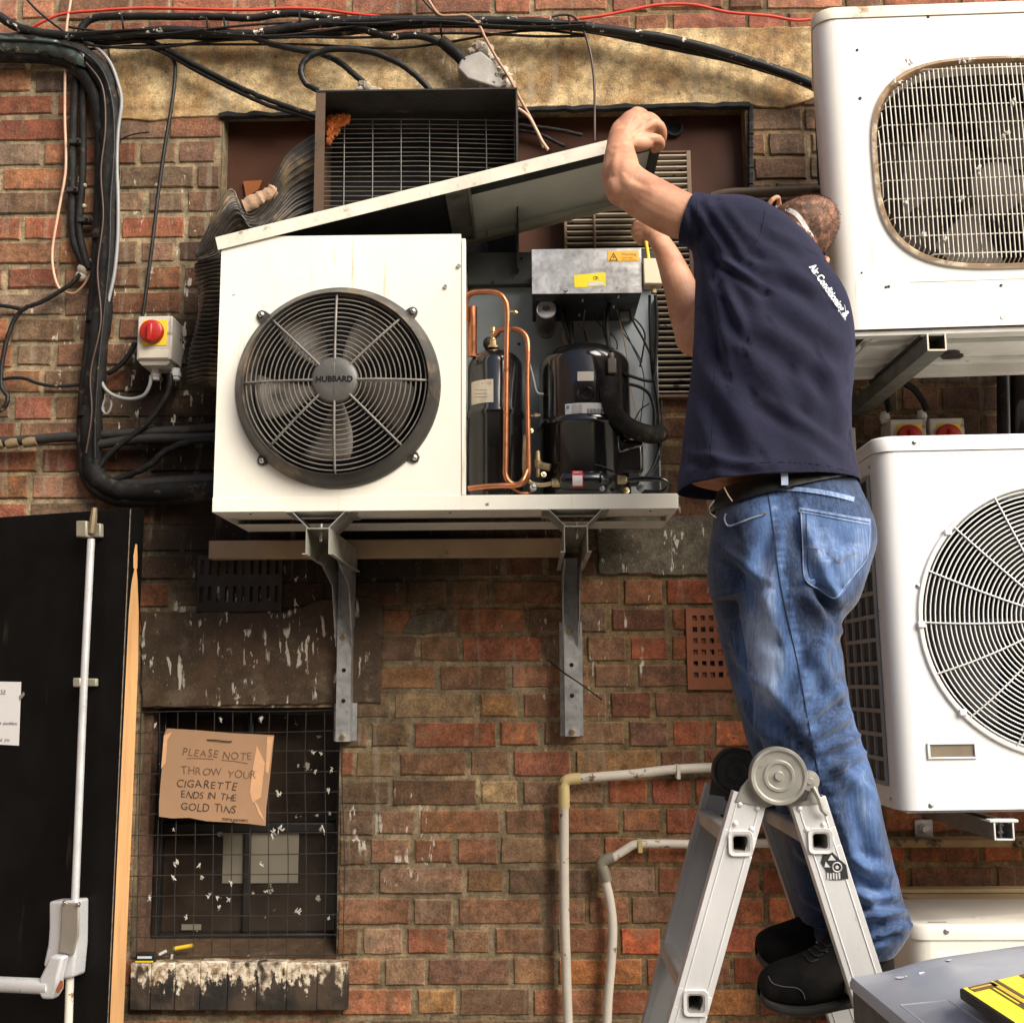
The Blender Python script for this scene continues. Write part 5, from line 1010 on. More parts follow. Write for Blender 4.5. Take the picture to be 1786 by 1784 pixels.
def machine(name, label, origin, rot, W, D, H, r, hole, depth, mat, lid_h=.032, group=None, tp=0.0):
    t_ = thing(name, label, 'air conditioner', tuple(origin), group); Mx = Matrix.Translation(origin) @ Matrix.Rotation(rot, 4, 'Y')
    def put(nm, mb, m, par=t_, **k): mb.xf(Mx); return part(nm, mb, m, par, **k)
    lft, rgt = body_profile(W, D, r, tp=tp); H0 = H - lid_h
    mb = MB()
    for pr in (lft, rgt): mb.loft([[(x, y, z) for x, y in pr] for z in (0, H0)], False, False)
    mb.box(tp, W - tp, D, D + .002, 0, H0)
    if hole: hole_front(mb, r, W - r, 0, H0, hole, depth)
    else: mb.add([(r, 0, 0), (W - r, 0, 0), (W - r, 0, H0), (r, 0, H0)], [(0, 1, 2, 3)])
    put('casing', mb, mat, smooth=40)
    pr = lft + rgt; o_ = .003; cx_, cy_ = W / 2, D / 2
    pl = [(x + (o_ if x > cx_ else -o_), y + (o_ if y > cy_ else -o_)) for x, y in pr]
    mb = MB(); mb.loft([[(x, y, H0 + .0015) for x, y in pl], [(x, y, H - .006) for x, y in pl], [(cx_ + (x - cx_) * .988, cy_ + (y - cy_) * .975, H) for x, y in pl]])
    put('top_cover', mb, M('stained_top_cover', (.70, .63, .50, 1), .5, var=.1, vs=6, dirt=S(150, 110, 66), ds=16, dt=.56, dw=.15) if mat is m_white else mat, smooth=50)
    return t_, put, Mx
DR = .56
# --- upper machine with upright wire guard
O1 = P(1487, 576, DR); k1 = mpp(DR)
toL = lambda px, py, O, rot, d=DR: (Matrix.Rotation(-rot, 4, 'Y') @ (P(px, py, d) - O))
rot1 = R(-1.2); c1 = toL(1748, 282, O1, rot1); H1 = toL(1460, 13, O1, rot1).z
ha, hb = 228 * k1, 197 * k1
se = lambda a, ex: (math.copysign(abs(math.cos(a)) ** (2 / ex), math.cos(a)), math.copysign(abs(math.sin(a)) ** (2 / ex), math.sin(a)))
hole1 = [(c1.x + ha * u, c1.z + hb * v_) for u, v_ in [se(2 * math.pi * k / 96, 3.1) for k in range(96)]]
ac1, put, M1 = machine('condensing_unit', 'stained white machine at top right with an upright wire fan guard', O1 - Vector((.030, 0, 0)), rot1, .93, .34, H1, .045, [(x + .030, z) for x, z in hole1], .05, m_white, tp=.075)
c1 = c1 + Vector((.030, 0, 0))
mb = MB(); mb.box(c1.x - ha * 1.1, c1.x + ha * 1.1, .20, .205, c1.z - hb * 1.05, c1.z + hb * 1.05); put('fan_chamber_back', mb, M('dusty_coil_dark', (.055, .046, .037, 1), .8, var=.4, vs=14))
mb = MB(); mb.loft([[(c1.x + ha * s_ * u, y, c1.z + hb * s_ * v_) for u, v_ in [se(2 * math.pi * k / 64, 3.1) for k in range(64)]] for s_, y in ((.974, .05), (.97, .2))], True, False); put('fan_chamber', mb, M('dark_chamber_wall', (.06, .050, .040, 1), .7, var=.4))
mb = MB(); mb.lathe((c1.x + .03, .13, c1.z - .02), (0, -1, 0), [(.001, .03), (.06, .028), (.07, .02), (.072, -.02)], 32); fan1 = put('fan', mb, M('dusty_brown_hub', (.10, .085, .068, 1), .7, var=.4), smooth=50)
for k in range(4):
    a0 = R(235 + 90 * k); rows = []
    for rr in np.linspace(.06, .225, 8):
        q = (rr - .06) / .165; half = R(20 + 12 * q); sw = .3 * q
        rows.append([(c1.x + .03 + rr * math.cos(a0 + sw + half * s_), .115 + .035 * s_ * (1 - .3 * q), c1.z - .02 + rr * math.sin(a0 + sw + half * s_)) for s_ in np.linspace(-1, 1, 6)])
    mb = MB(); mb.loft(rows, False, False); b_ = put('fan_blade', mb, M('dusty_tan_blade', (.085, .072, .058, 1), .7, var=.3, dirt=S(70, 58, 46), ds=10, dt=.56, dw=.2) if k == 0 else bpy.data.materials['dusty_tan_blade'], fan1, smooth=60)
mb = MB(); nv = int(2 * ha / (8.45 * k1)); yb = -.004
for i in range(nv + 1):
    x = -ha * .985 + 2 * ha * .985 * i / nv; u = min(abs(x) / ha, .9999); zz = hb * (1 - u ** 3.1) ** (1 / 3.1)
    if zz < .02: continue
    w_ = rn.uniform(-.0012, .0012); e_ = min(.012, zz * .3)
    mb.tube([(c1.x + x, .018, c1.z - zz), (c1.x + x, yb - .006, c1.z - zz + e_), (c1.x + x + w_, yb - .010, c1.z - zz * .3), (c1.x + x - w_, yb - .010, c1.z + zz * .4), (c1.x + x, yb - .006, c1.z + zz - e_), (c1.x + x, .018, c1.z + zz)], .0016, 5)
for j in range(11):
    z = -hb + 2 * hb * (j + .55) / 11; u = min(abs(z) / hb, .999); xx = ha * (1 - u ** 3.1) ** (1 / 3.1)
    mb.tube([(c1.x - xx, .014, c1.z + z), (c1.x - xx + .012, -.010, c1.z + z), (c1.x + xx - .012, -.010, c1.z + z), (c1.x + xx, .014, c1.z + z)], .0015, 5)
put('wire_guard', mb, m_wirew, smooth=60)
mb = MB(); mb.loft([[(c1.x + ha * s_ * u, y, c1.z + hb * s_ * v_) for u, v_ in [se(2 * math.pi * k / 96, 3.1) for k in range(96)]] for s_, y in ((1.040, -.0072), (1.010, -.0088), (.998, -.004), (.982, .014))], True, False)
put('grille_rim', mb, M('grimy_grille_rim', S(150, 122, 92), .7, var=.3, vs=14, dirt=S(216, 200, 172), ds=12, dt=.50, dw=.12), smooth=60)
q = toL(1700, 489, O1 - Vector((.03, 0, 0)), rot1); mb = MB(); mb.box(.17, .88, -.0006, .0004, q.z - .0008, q.z + .0008); put('panel_seam', mb, M('tan_seam_line', S(170, 160, 140), .6))  # thin tan strip along the joint in the front panel
def fluff(put_, spots, y, m, r0=.006, nm='fluff'):
    for (x, z) in spots:
        mb = MB()
        for _ in range(4): mb.sph((x + rn.gauss(0, r0 * .7), y + rn.uniform(-.002, .004), z + rn.gauss(0, r0 * .8)), r0 * rn.uniform(.3, .7), r0 * .4, r0 * rn.uniform(.4, 1.0), 7, 5, j=.5)
        put_(nm, mb, m)
m_fluff = M('white_feather_fluff', (.60, .56, .48, 1), .9, var=.15)
fluff(put, [tuple(toL(x, y, O1 - Vector((.03, 0, 0)), rot1)[q] for q in (0, 2)) for x, y in ((1585, 115), (1678, 112), (1565, 148), (1748, 238), (1760, 182), (1572, 356), (1648, 420), (1705, 300), (1610, 415), (1675, 350))], -.016, m_fluff)
for (x, y, r) in ((1619, 30, .003), (1550, 500, .003), (1545, 501, .0025), (1503, 476, .002), (1749, 553, .005), (1746, 498, .003), (1495, 88, .003), (1500, 172, .0035)):
    p_ = toL(x, y, O1 - Vector((.03, 0, 0)), rot1); mb = MB(); mb.lathe((p_.x, 0, p_.z), (0, -1, 0), [(.0003, .002), (r, .002), (r * 1.3, -.001)], 10); put('screw', mb, m_chrome if r > .0045 else m_grime)
mb = MB(); mb.box(.03, .90, .008, .03, -.014, 0); mb.box(.075, .855, .03, .336, -.004, -.001); mb.box(.08, .85, .08, .11, -.016, -.004); mb.box(.08, .85, .24, .27, -.016, -.004); mb.box(.08, .85, .31, .336, -.03, -.004); mb.box(.09, .11, .03, .3, -.007, -.004); put('underside', mb, m_under, bevel=.003)
for (xq, yq_) in ((.26, .17), (.28, .2)):
    mb = MB(); mb.lathe((xq + .06, yq_ + .03, -.004), (0, 0, -1), [(.026, 0), (.026, .004), (.022, .006), (.001, .006)], 20); put('drain_plug', mb, m_blk)
# --- lower machine with round guard
O2 = P(1562, 1414, DR); rot2 = R(-.6); H2 = toL(1540, 761, O2, rot2).z; o2 = O2 + Vector((.008, 0, 0))
c2 = toL(1842, 1079, o2, rot2); r2_ = 229 * k1
ac2, put2, M2 = machine('condensing_unit', 'clean white machine at lower right with a round spoked fan guard', o2, rot2, .90, .33, H2, .040, [(c2.x + r2_ * math.cos(2 * math.pi * k / 96), c2.z + r2_ * math.sin(2 * math.pi * k / 96)) for k in range(96)], .08, m_white2, lid_h=.036)
mb = MB(); mb.lathe((c2.x, .09, c2.z), (0, -1, 0), [(.001, -.12), (r2_ * .98, -.12), (r2_ * .98, .02)], 64); put2('fan_chamber', mb, m_void)
mb = MB(); mb.lathe((c2.x, .09, c2.z), (0, -1, 0), [(.001, .03), (.06, .028), (.07, .02), (.072, -.02)], 32); fan2 = put2('fan', mb, m_blk, smooth=50)
for k in range(3):
    a0 = R(200 + 120 * k); rows = []
    for rr in np.linspace(.06, .25, 8):
        q = (rr - .06) / .19; half = R(24 + 10 * q)
        rows.append([(c2.x + rr * math.cos(a0 + .25 * q + half * s_), .085 + .04 * s_, c2.z + rr * math.sin(a0 + .25 * q + half * s_)) for s_ in np.linspace(-1, 1, 6)])
    mb = MB(); mb.loft(rows, False, False); put2('fan_blade', mb, m_blk, fan2, smooth=60)
mb = MB()
dome = lambda r: -.004 - .026 * (1 - (r / r2_) ** 3)
for i in range(25):
    r = .05 + (r2_ * .985 - .05) * i / 24; mb.ring((c2.x, dome(r), c2.z), (0, 1, 0), r, .0017, 96, 5)
for k in range(16):
    a = 2 * math.pi * k / 16 + .01; mb.tube([(c2.x + r * math.cos(a + .10 * (1 - r / r2_)), dome(r) - .0025, c2.z + r * math.sin(a + .10 * (1 - r / r2_))) for r in np.linspace(.05, r2_ * 1.005, 8)], .0020, 5)
mb.ring((c2.x, -.002, c2.z), (0, 1, 0), r2_ * 1.012, .0034, 96, 6)
put2('wire_guard', mb, m_wirew2, smooth=60)
for a in (181.5, 139, 222):
    mb = MB(); mb.obox((c2.x + r2_ * 1.02 * math.cos(R(a)), -.006, c2.z + r2_ * 1.02 * math.sin(R(a))), (.008, 0, 0), (0, .004, 0), (0, 0, .007)); put2('guard_clip', mb, m_white2, bevel=.002)
p_ = toL(1660, 1309, o2, rot2); w_, h_ = 42 * k1, 13.5 * k1; mb = MB()
mb.box(p_.x - w_, p_.x + w_, -.0045, .0, p_.z + h_ - .004, p_.z + h_); mb.box(p_.x - w_, p_.x + w_, -.0045, 0, p_.z - h_, p_.z - h_ + .004); mb.box(p_.x - w_, p_.x - w_ + .006, -.0045, 0, p_.z - h_ + .0041, p_.z + h_ - .0041); mb.box(p_.x + w_ - .006, p_.x + w_, -.0045, 0, p_.z - h_ + .0041, p_.z + h_ - .0041)
put2('handle_recess', mb, m_white2, bevel=.0015); mb = MB(); mb.box(p_.x - w_ + .0062, p_.x + w_ - .0062, -.0008, -.0002, p_.z - h_ + .0042, p_.z + h_ - .0042); put2('recess_floor', mb, M('tan_recess', S(122, 108, 90), .6, var=.25))
for (x, y) in ((1594, 772), (1624, 1404), (1601, 1022)):
    q = toL(x, y, o2, rot2); mb = MB(); mb.lathe((q.x, 0 if y != 772 else -.003, q.z), (0, -1, 0), [(.0003, .003), (.003, .003), (.0055, .0015), (.0055, -.001)], 14); put2('screw', mb, m_chrome)
# left flank: dark coil behind a grid
mb = MB(); mb.box(-.0015, -.0004, .062, .31, .055, H2 - .085); put2('coil_face', mb, M('dark_coil', (.045, .046, .044, 1), .6, var=.5, vs=12, dirt=S(110, 112, 110), ds=5, dt=.6, dw=.2))
mb = MB(); nrow = 13
for j in range(nrow + 1):
    z = .052 + (H2 - .135) * j / nrow; mb.box(-.008, -.0016, .058, .315, z - .0045, z + .0045)
for j in range(5):
    y = .060 + .25 * j / 4; mb.box(-.0078, -.0016, y - .0035, y + .0035, .0475, H2 - .0785)
put2('side_grid', mb, M('grey_side_grid', (.30, .30, .285, 1), .5, var=.1))
for z in (.02, H2 * .52, H2 - .06):
    mb = MB(); mb.lathe((0, .05, z), (-1, 0, 0), [(.0003, .003), (.004, .003), (.005, 0)], 10); put2('screw', mb, m_chrome)
mb = MB(); mb.box(.02, .88, .01, .32, -.006, -.001); put2('underside', mb, m_under)
# --- low machine standing under them
o3 = P(1592, 1662, .46); H3 = .60; o3.z = Z(1592, 1641, .46) - H3 + .035; z3t = o3.z + H3
ac3, put3, M3 = machine('condensing_unit', 'low cream machine at the bottom right, seen mostly from above', o3, 0, .86, .30, H3, .040, None, 0, M('cream_enamel', (.74, .71, .63, 1), .42, var=.06, dirt=S(120, 100, 76), ds=14, dt=.68), lid_h=.034)
mb = MB(); mb.lathe((.075, -.003, H3 - .014), (0, -1, 0), [(.0003, .003), (.004, .003), (.0065, .001), (.0065, -.002)], 14); put3('screw', mb, m_chrome)
for (x0_, x1_, y0_, y1_) in ((.045, .085, .02, .026), (.02, .024, .1, .2)):
    mb = MB(); mb.box(x0_, x1_, y0_, y1_, H3, H3 + .0012); put3('worn_patch', mb, M('bare_grey_patch', S(120, 116, 106), .7), bevel=.0004)
mb = MB(); mb.box(X(1590, 1580, .14), X(1950, 1580, .14), -.14, -.005, Z(1690, 1600, .14), Z(1690, 1570, .14)); mb.box(X(1590, 1580, .14), X(1950, 1580, .14), -.05, -.004, Z(1690, 1570, .14) + .001, Z(1690, 1570, .14) + .012)
solo('cable_trunking', 'dusty cream trunking on the wall behind the low machine', 'trunking', mb, M('dusty_cream_trunking', S(196, 172, 132), .6, var=.15, dirt=S(120, 96, 66), ds=8, dt=.58, dw=.2), bevel=.003)
mb = MB(); mb.box(X(1540, 1470, .06), X(1990, 1470, .06), -.06, -.003, Z(1690, 1478, .06), Z(1690, 1463, .06)); solo('stone_ledge', 'mossy narrow ledge on the brickwork under the lower right machine', 'ledge', mb, M('mossy_ledge', S(150, 124, 88), .85, var=.25, dirt=S(40, 34, 24), ds=12, dt=.52, dw=.12, bump=.5), bevel=.004)
# --- their brackets
br1 = thing('square_tube_bracket', 'dark hollow steel arm under the top right machine', 'bracket', P(1633, 610, .62))
fa, fb = X(1617, 600, .62), X(1650, 600, .62); fz0, fz1 = Z(1633, 612, .62), Z(1633, 583, .62); th = .003
mb = MB(); mb.box(fa, fb, -.62, -.002, fz0, fz0 + th); mb.box(fa, fb, -.6195, -.002, fz1 - th, fz1); mb.box(fa, fa + th, -.6198, -.002, fz0 + th, fz1 - th); mb.box(fb - th, fb, -.6198, -.002, fz0 + th, fz1 - th); mb.box(fa + th, fb - th, -.56, -.55, fz0 + th, fz1 - th)
part('arm', mb, m_green, br1)
mb = MB()
for (xx, e0, e1) in ((0, fa - .0005, fa + .0032), (1, fb - .0032, fb + .0005)): mb.box(e0, e1, -.6225, -.6202, fz0, fz1)
mb.box(fa + .0033, fb - .0033, -.6225, -.6202, fz0 - .0005, fz0 + .0032); part('bright_edge', mb, M('bare_steel_edge', S(190, 180, 160), .5, .3), br1)
mb = MB(); mb.box(fa - .006, fb + .002, -.60, -.20, fz1 + .0005, fz1 + .006); part('rubber_pad', mb, m_grime, br1)
br2 = thing('channel_bracket', 'white ended steel channel arm under the lower right machine', 'bracket', P(1750, 1450, .60))
ga, gb = X(1733, 1450, .60), X(1768, 1450, .60); gz0, gz1 = Z(1750, 1465, .60), Z(1750, 1434, .60)
mb = MB(); mb.box(ga, gb, -.60, -.003, gz0, gz0 + th); mb.box(ga, ga + th, -.60, -.003, gz0 + th, gz1 - th); mb.box(gb - th, gb, -.60, -.003, gz0 + th, gz1 - th); mb.box(ga - .004, ga + .010, -.60, -.003, gz1 - th + .0002, gz1); mb.box(gb - .010, gb + .006, -.60, -.003, gz1 - th + .0002, gz1)
part('arm', mb, M('grey_channel', (.20, .19, .17, 1), .5, .3, var=.2), br2)
mb = MB(); mb.box(ga - .0005, ga + .0035, -.603, -.6002, gz0, gz1); mb.box(gb - .0035, gb + .0005, -.603, -.6002, gz0, gz1); mb.box(ga + .0036, gb - .0036, -.603, -.6002, gz0 - .0004, gz0 + .0034); mb.box(ga - .008, gb + .010, -.604, -.5802, gz1 + .0004, gz1 + .006); part('bright_edge', mb, m_gland, br2, bevel=.001)
mb = MB(); mb.cyl(((ga + gb) / 2, -.585, gz0 + .004), ((ga + gb) / 2, -.585, gz1 + .004), .003, 8); mb.lathe(((ga + gb) / 2, -.585, gz0 + .012), (0, 0, 1), [(.006, 0), (.006, .005), (.003, .006)], 6); mb.lathe(((ga + gb) / 2, -.585, gz1 - .008), (0, 0, 1), [(.008, 0), (.008, .002), (.006, .002), (.006, .006)], 6); part('bolt', mb, m_chrome, br2)
mb = MB(); mb.box(X(1598, 1445, .02), X(1629, 1445, .02), -.012, -.003, Z(1613, 1461, .02), Z(1613, 1430, .02)); mb.lathe((X(1613, 1446, .02), -.012, Z(1613, 1446, .02)), (0, -1, 0), [(.0003, .012), (.009, .012), (.010, .006), (.014, .006), (.014, 0)], 6); part('wall_plate', mb, m_galv, br2, bevel=.001)
mb = MB(); mb.box(X(1613, 1440, .02) - .012, ga, -.045, -.013, gz0 + .01, gz1 - .002); part('cross_bar', mb, m_green, br2)
# ------------------------------------------------------------------ open black door at the left
dang = R(19); e_ = Vector((math.cos(dang), -math.sin(dang), 0)); dn = Vector((-math.sin(dang), -math.cos(dang), 0)); Q0 = P(229, 886, .29)
def DP(px, py, off=0.0):
    v = ray(px, py); q = Q0 + dn * off; return CAM + v * ((q - CAM).dot(dn) / v.dot(dn))
door = thing('open_door', 'black fire door standing open at the left with a bare wood edge', 'door', (Q0.x, Q0.y, 0))
Wd, Td, zt_ = 1.05, .052, Q0.z
Rz = lambda u, v_, z: Q0 + e_ * u - dn * v_ + Vector((0, 0, z - Q0.z))
mb = MB(); mb.add([Rz(u, v_, z) for u in (-Wd, 0) for v_ in (0, Td) for z in (.01, zt_)], [(0, 1, 3, 2), (4, 6, 7, 5), (0, 4, 5, 1), (2, 3, 7, 6), (0, 2, 6, 4), (1, 5, 7, 3)]); part('leaf', mb, m_door, door, bevel=.0015)
zc = Z(245, 985, .25); pts = []; mb = MB()
prof = [(zc + .05, .020, .026), (zc + .02, .014, .030), (zc - .01, .016, .031), (zc - .012, .020, .028), (zc - .04, .013, .034), (zc - .06, .010, .036), (zc - .12, .006, .044), (zc - .25, .005, .050), (zc - .6, .003, .0515), (.01, .002, .0515)]
for i in range(len(prof) - 1):
    (za, a0, a1), (zb2, b0, b1) = prof[i], prof[i + 1]
    mb.add([Rz(.0016, a0, za), Rz(.0016, a1, za), Rz(.0016, b1, zb2), Rz(.0016, b0, zb2)], [(0, 1, 2, 3)])
part('bare_edge', mb, m_wood, door, smooth=0)
mb = MB(); mb.tube([Rz(-.002, -.0006, zt_ - .003), Rz(-.002, -.0006, .02)], .0011, 6); part('worn_arris', mb, M('rubbed_paint_edge', S(120, 108, 92), .5, var=.5, vs=40), door)
rod = thing  # rods and latch of the panic bolt are parts of the door
part('bolt_rod', MB().tube([DP(159, 940, .03), DP(146, 1200, .03), DP(131, 1570, .03)], 6.6 * mpp(.3), 14), m_silver, door, smooth=60)
part('bolt_rod', MB().tube([DP(122, 1700, .03), DP(119, 1800, .03), DP(116, 1900, .03)], 6.8 * mpp(.3), 14), m_pipe, door, smooth=60)
mb = MB(); mb.tube([DP(165, 886, .028), DP(163, 905, .03), DP(160, 930, .03)], [.007, .0095, .0095], 8); part('bolt_tip', mb, M('tarnished_tip', S(130, 114, 86), .5, .4, var=.2), door)
def dbox(px0, px1, py0, py1, o0_, o1_, nm, m, bev=.003):
    c4 = [DP(px0, py1, 0), DP(px1, py1, 0), DP(px1, py0, 0), DP(px0, py0, 0)]; mb = MB(); mb.prism([c + dn * o0_ for c in c4], dn * (o1_ - o0_)); return part(nm, mb, m, door, bevel=bev)
gb_ = M('dull_guide_metal', S(150, 144, 126), .5, .3, var=.2)
dbox(146, 182, 914, 938, .001, .016, 'rod_guide', gb_); dbox(153, 171, 912, 940, .016, .044, 'rod_guide', gb_); dbox(139, 173, 1183, 1197, .001, .012, 'rod_guide', gb_); dbox(147, 160, 1182, 1198, .012, .042, 'rod_guide', gb_)
pts = [(108, 1566), (156, 1564), (155, 1640), (150, 1696), (128, 1702), (112, 1690), (98, 1676), (106, 1640), (108, 1610)]
mb = MB(); mb.prism([DP(x, y, .001) for x, y in pts], dn * .045); part('latch_case', mb, m_silver, door, bevel=.006, seg=3)
pts = [(110, 1574), (140, 1573), (139, 1630), (130, 1664), (104, 1660), (108, 1630)]
mb = MB(); mb.prism([DP(x, y, .047) for x, y in pts], dn * .006); part('latch_cover', mb, M('silver_cover', S(150, 142, 130), .45, .4, var=.1), door, bevel=.003)
pts = [(100, 1662), (123, 1664), (114, 1700), (113, 1722), (104, 1738), (86, 1738), (78, 1724), (82, 1700), (92, 1680)]
mb = MB(); mb.prism([DP(x, y, .050) for x, y in pts], dn * .026); arm_ = part('push_arm', mb, m_silver, door, bevel=.007, seg=3)
mb = MB(); mb.prism([DP(x, y, .0765) for x, y in ((98, 1726), (106, 1708), (111, 1710), (110, 1722), (102, 1732))], dn * .002); part('rusty_socket', mb, M('rusty_socket', S(150, 84, 50), .7), door, bevel=.001)
part('push_bar', MB().tube([DP(88, 1720, .062), DP(0, 1716, .062), DP(-160, 1708, .062)], 12.5 * mpp(.3), 18), m_silver, door, smooth=60)
for (x, y) in ((112, 1574), (136, 1577), (118, 1724)):
    mb = MB(); c = DP(x, y, .053 if y < 1700 else .03); mb.lathe(c, tuple(dn), [(.0003, .003), (.004, .003), (.0055, 0), (.0055, -.003)], 12); part('screw', mb, m_chrome, door)
nt = thing('paper_notice', 'white handwritten paper notice taped on the black door', 'notice', tuple(DP(0, 1300, .002)))
mb = MB(); mb.prism([DP(x, y, .0015) for x, y in ((-110, 1292), (33, 1300), (37, 1189), (-106, 1187))], dn * .0008); part('sheet', mb, m_paper, nt)
U_ = e_; V_ = Vector((0, 0, 1)); mb = MB()
text_mb('PLEASE', .0155, DP(10, 1211, .0028), U_, V_, mb, jit=.10, align='RIGHT', seed=4); text_mb('the aluminium', .0125, DP(29, 1264, .0028), U_, V_, mb, jit=.12, align='RIGHT', seed=5, space=.86); text_mb('thank ym', .0135, DP(16, 1293, .0028), U_, V_, mb, jit=.12, align='RIGHT', seed=9, space=.9)
part('handwriting', mb, m_inkb, nt, smooth=0)
mb = MB(); mb.prism([DP(x, y, .0026) for x, y in ((34, 1222), (43, 1212), (42, 1206), (33, 1214))], dn * .0004); part('tape', mb, M('clear_tape', S(130, 124, 112), .3), nt)
# ------------------------------------------------------------------ wire guard over the window and the cardboard sign
wg = MB(); dg_ = .022
for i in range(12):
    xb_, xt_ = 236 + 35.2 * i * .93 + 2, 244 + 34.4 * i * .93 + 2
    w_ = path([(xt_, 1240), (xt_ - 1 + rn.uniform(-2, 2), 1350), (xb_ + 2 + rn.uniform(-2, 2), 1500), (xb_, 1671)], dg_, 4); wg.tube(w_, .0013, 5)
for j in range(13):
    y = 1241 + 35.6 * j; w_ = path([(226, y + 2), (330, y + rn.uniform(-2, 2)), (470, y - 1 + rn.uniform(-2, 2)), (592, y - 3)], dg_ + .003, 4); wg.tube(w_, .0013, 5)
solo('wire_mesh_guard', 'rusty square wire mesh over the small black window', 'mesh', wg, M('dirty_window_wire', (.030, .024, .018, 1), .7, 0, var=.4, vs=22, dirt=S(190, 176, 150), ds=36, dt=.66, dw=.05), smooth=60)
fs_ = [(302, 1447), (306, 1505), (347, 1508), (352, 1530), (303, 1531), (403, 1540), (380, 1565), (365, 1563), (398, 1570), (382, 1582), (325, 1600), (546, 1312), (560, 1314), (520, 1336), (578, 1343), (550, 1346), (575, 1418), (490, 1445), (562, 1445), (477, 1452), (520, 1590), (573, 1600), (455, 1508), (300, 1668), (385, 1254), (455, 1254), (486, 1382), (573, 1378), (270, 1265), (260, 1565)]
for i, (x, y) in enumerate(fs_):
    mb = MB(); r0 = rn.uniform(.003, .0065); c = P(x, y, .026)
    for _ in range(5):
        s0 = len(mb.v); mb.sph((0, 0, 0), r0 * rn.uniform(.16, .4), r0 * .3, r0 * rn.uniform(.6, 1.3), 6, 5, j=.5); mb.xf(Matrix.Translation(c + Vector((rn.gauss(0, r0 * .4), rn.uniform(-.003, .003), rn.gauss(0, r0 * .5)))) @ Matrix.Rotation(rn.uniform(-1.2, 1.2), 4, 'Y'), s0)
    o = solo('feather_tuft', 'small white feather tuft caught in the window mesh', 'feather', mb, m_fluff, 'feather tufts caught in the window mesh')
sg = thing('cardboard_sign', 'brown cardboard sign with faded handwriting tied to the window mesh', 'sign', P(372, 1440, .03))
pl = [(291, 1270), (340, 1273), (400, 1278), (478, 1282), (476, 1300), (470, 1360), (464, 1410), (463, 1440), (430, 1436), (400, 1434), (360, 1432), (330, 1426), (300, 1427), (277, 1424), (277, 1400), (281, 1350), (286, 1310), (285, 1284)]
mb = MB(); mb.prism([P(x, y, .036) for x, y in pl], (0, .0035, 0)); part('board', mb, m_card, sg, bevel=.0006)
aU = (P(430, 1350, .036) - P(330, 1343, .036)).normalized(); aV = Vector((-aU.z, 0, aU.x)); kk = mpp(.036)
def hand(txt, px, py, h, seed, m, nm='handwriting', sp=1.0): return part(nm, text_mb(txt, h * kk * 1.38, P(px, py, .0372), aU, aV, jit=.13, seed=seed, space=sp), m, sg, smooth=0)
hand('PLEASE NOTE', 318, 1317, 13, 1, m_inkl, sp=1.05); hand('THROW YOUR', 316, 1349, 13, 2, m_inkl); hand('CIGARETTE', 307, 1371, 13.5, 3, m_ink, sp=1.04); hand('ENDS IN THE', 316, 1390, 11.5, 6, m_ink); hand('GOLD TINS', 315, 1411, 13, 7, m_ink); hand('management', 387, 1430, 6.5, 8, m_inkb, sp=.92)
mb = MB()
for (x0_, y0_, x1_, y1_) in ((326, 1322, 373, 1324), (386, 1325, 432, 1331)): mb.tube([P(x0_, y0_, .0374), P((x0_ + x1_) / 2, (y0_ + y1_) / 2 - 1, .0374), P(x1_, y1_, .0374)], .0006, 4)
part('underline', mb, m_inkl, sg)
part('wire_tie', MB().tube(path([(362, 1288, .030), (362, 1290, .038), (372, 1290, .040), (390, 1292, .040), (403, 1293, .039), (403, 1290, .030)], .04, 3), .0013, 6), m_blk, sg)
m_tape = M('shiny_parcel_tape', S(226, 176, 132), .22, var=.12, spec=.7)
for pl in ([(448, 1300), (462, 1330), (455, 1390), (440, 1400), (436, 1380), (441, 1340)], [(441, 1392), (452, 1420), (462, 1432), (450, 1404)], [(300, 1276), (286, 1282), (281, 1340), (289, 1330), (292, 1290)], [(466, 1284), (477, 1284), (468, 1350), (463, 1345)]): mb = MB(); mb.prism([P(x, y, .0368) for x, y in pl], (0, -.0003, 0)); part('sticky_tape', mb, m_tape, sg)
for (nm, lab, cat, px, py, m, dx) in (('yellow_stub', 'yellow stub lying on the window sill behind the mesh', 'litter', 320, 1651, m_yel, 17), ('cigarette_end', 'white cigarette end lying on the window sill', 'litter', 284, 1661, m_gland, 6)):
    a = P(px - dx, py + 3, .01); b_ = P(px + dx, py - 3, .01); solo(nm, lab, cat, MB().tube([a, b_], .005 if dx > 10 else .004, 8), m)
pk = thing('matchbox', 'flat black and yellow packet standing at the left of the sill', 'packet', P(252, 1680, .03)); mb = MB(); mb.box(X(236, 1670, .03), X(269, 1670, .03), -.03, -.012, Z(252, 1679, .03), Z(252, 1662, .03)); part('packet', mb, m_inkb, pk, bevel=.001)
mb = MB(); mb.box(X(236, 1670, .03), X(268, 1670, .03), -.0312, -.0302, Z(252, 1678, .03), Z(252, 1675, .03)); part('yellow_stripe', mb, m_yel, pk)
mb = MB(); mb.box(X(240, 1670, .03), X(265, 1670, .03), -.0312, -.0302, Z(252, 1671, .03), Z(252, 1667, .03)); part('white_print', mb, m_gland, pk)
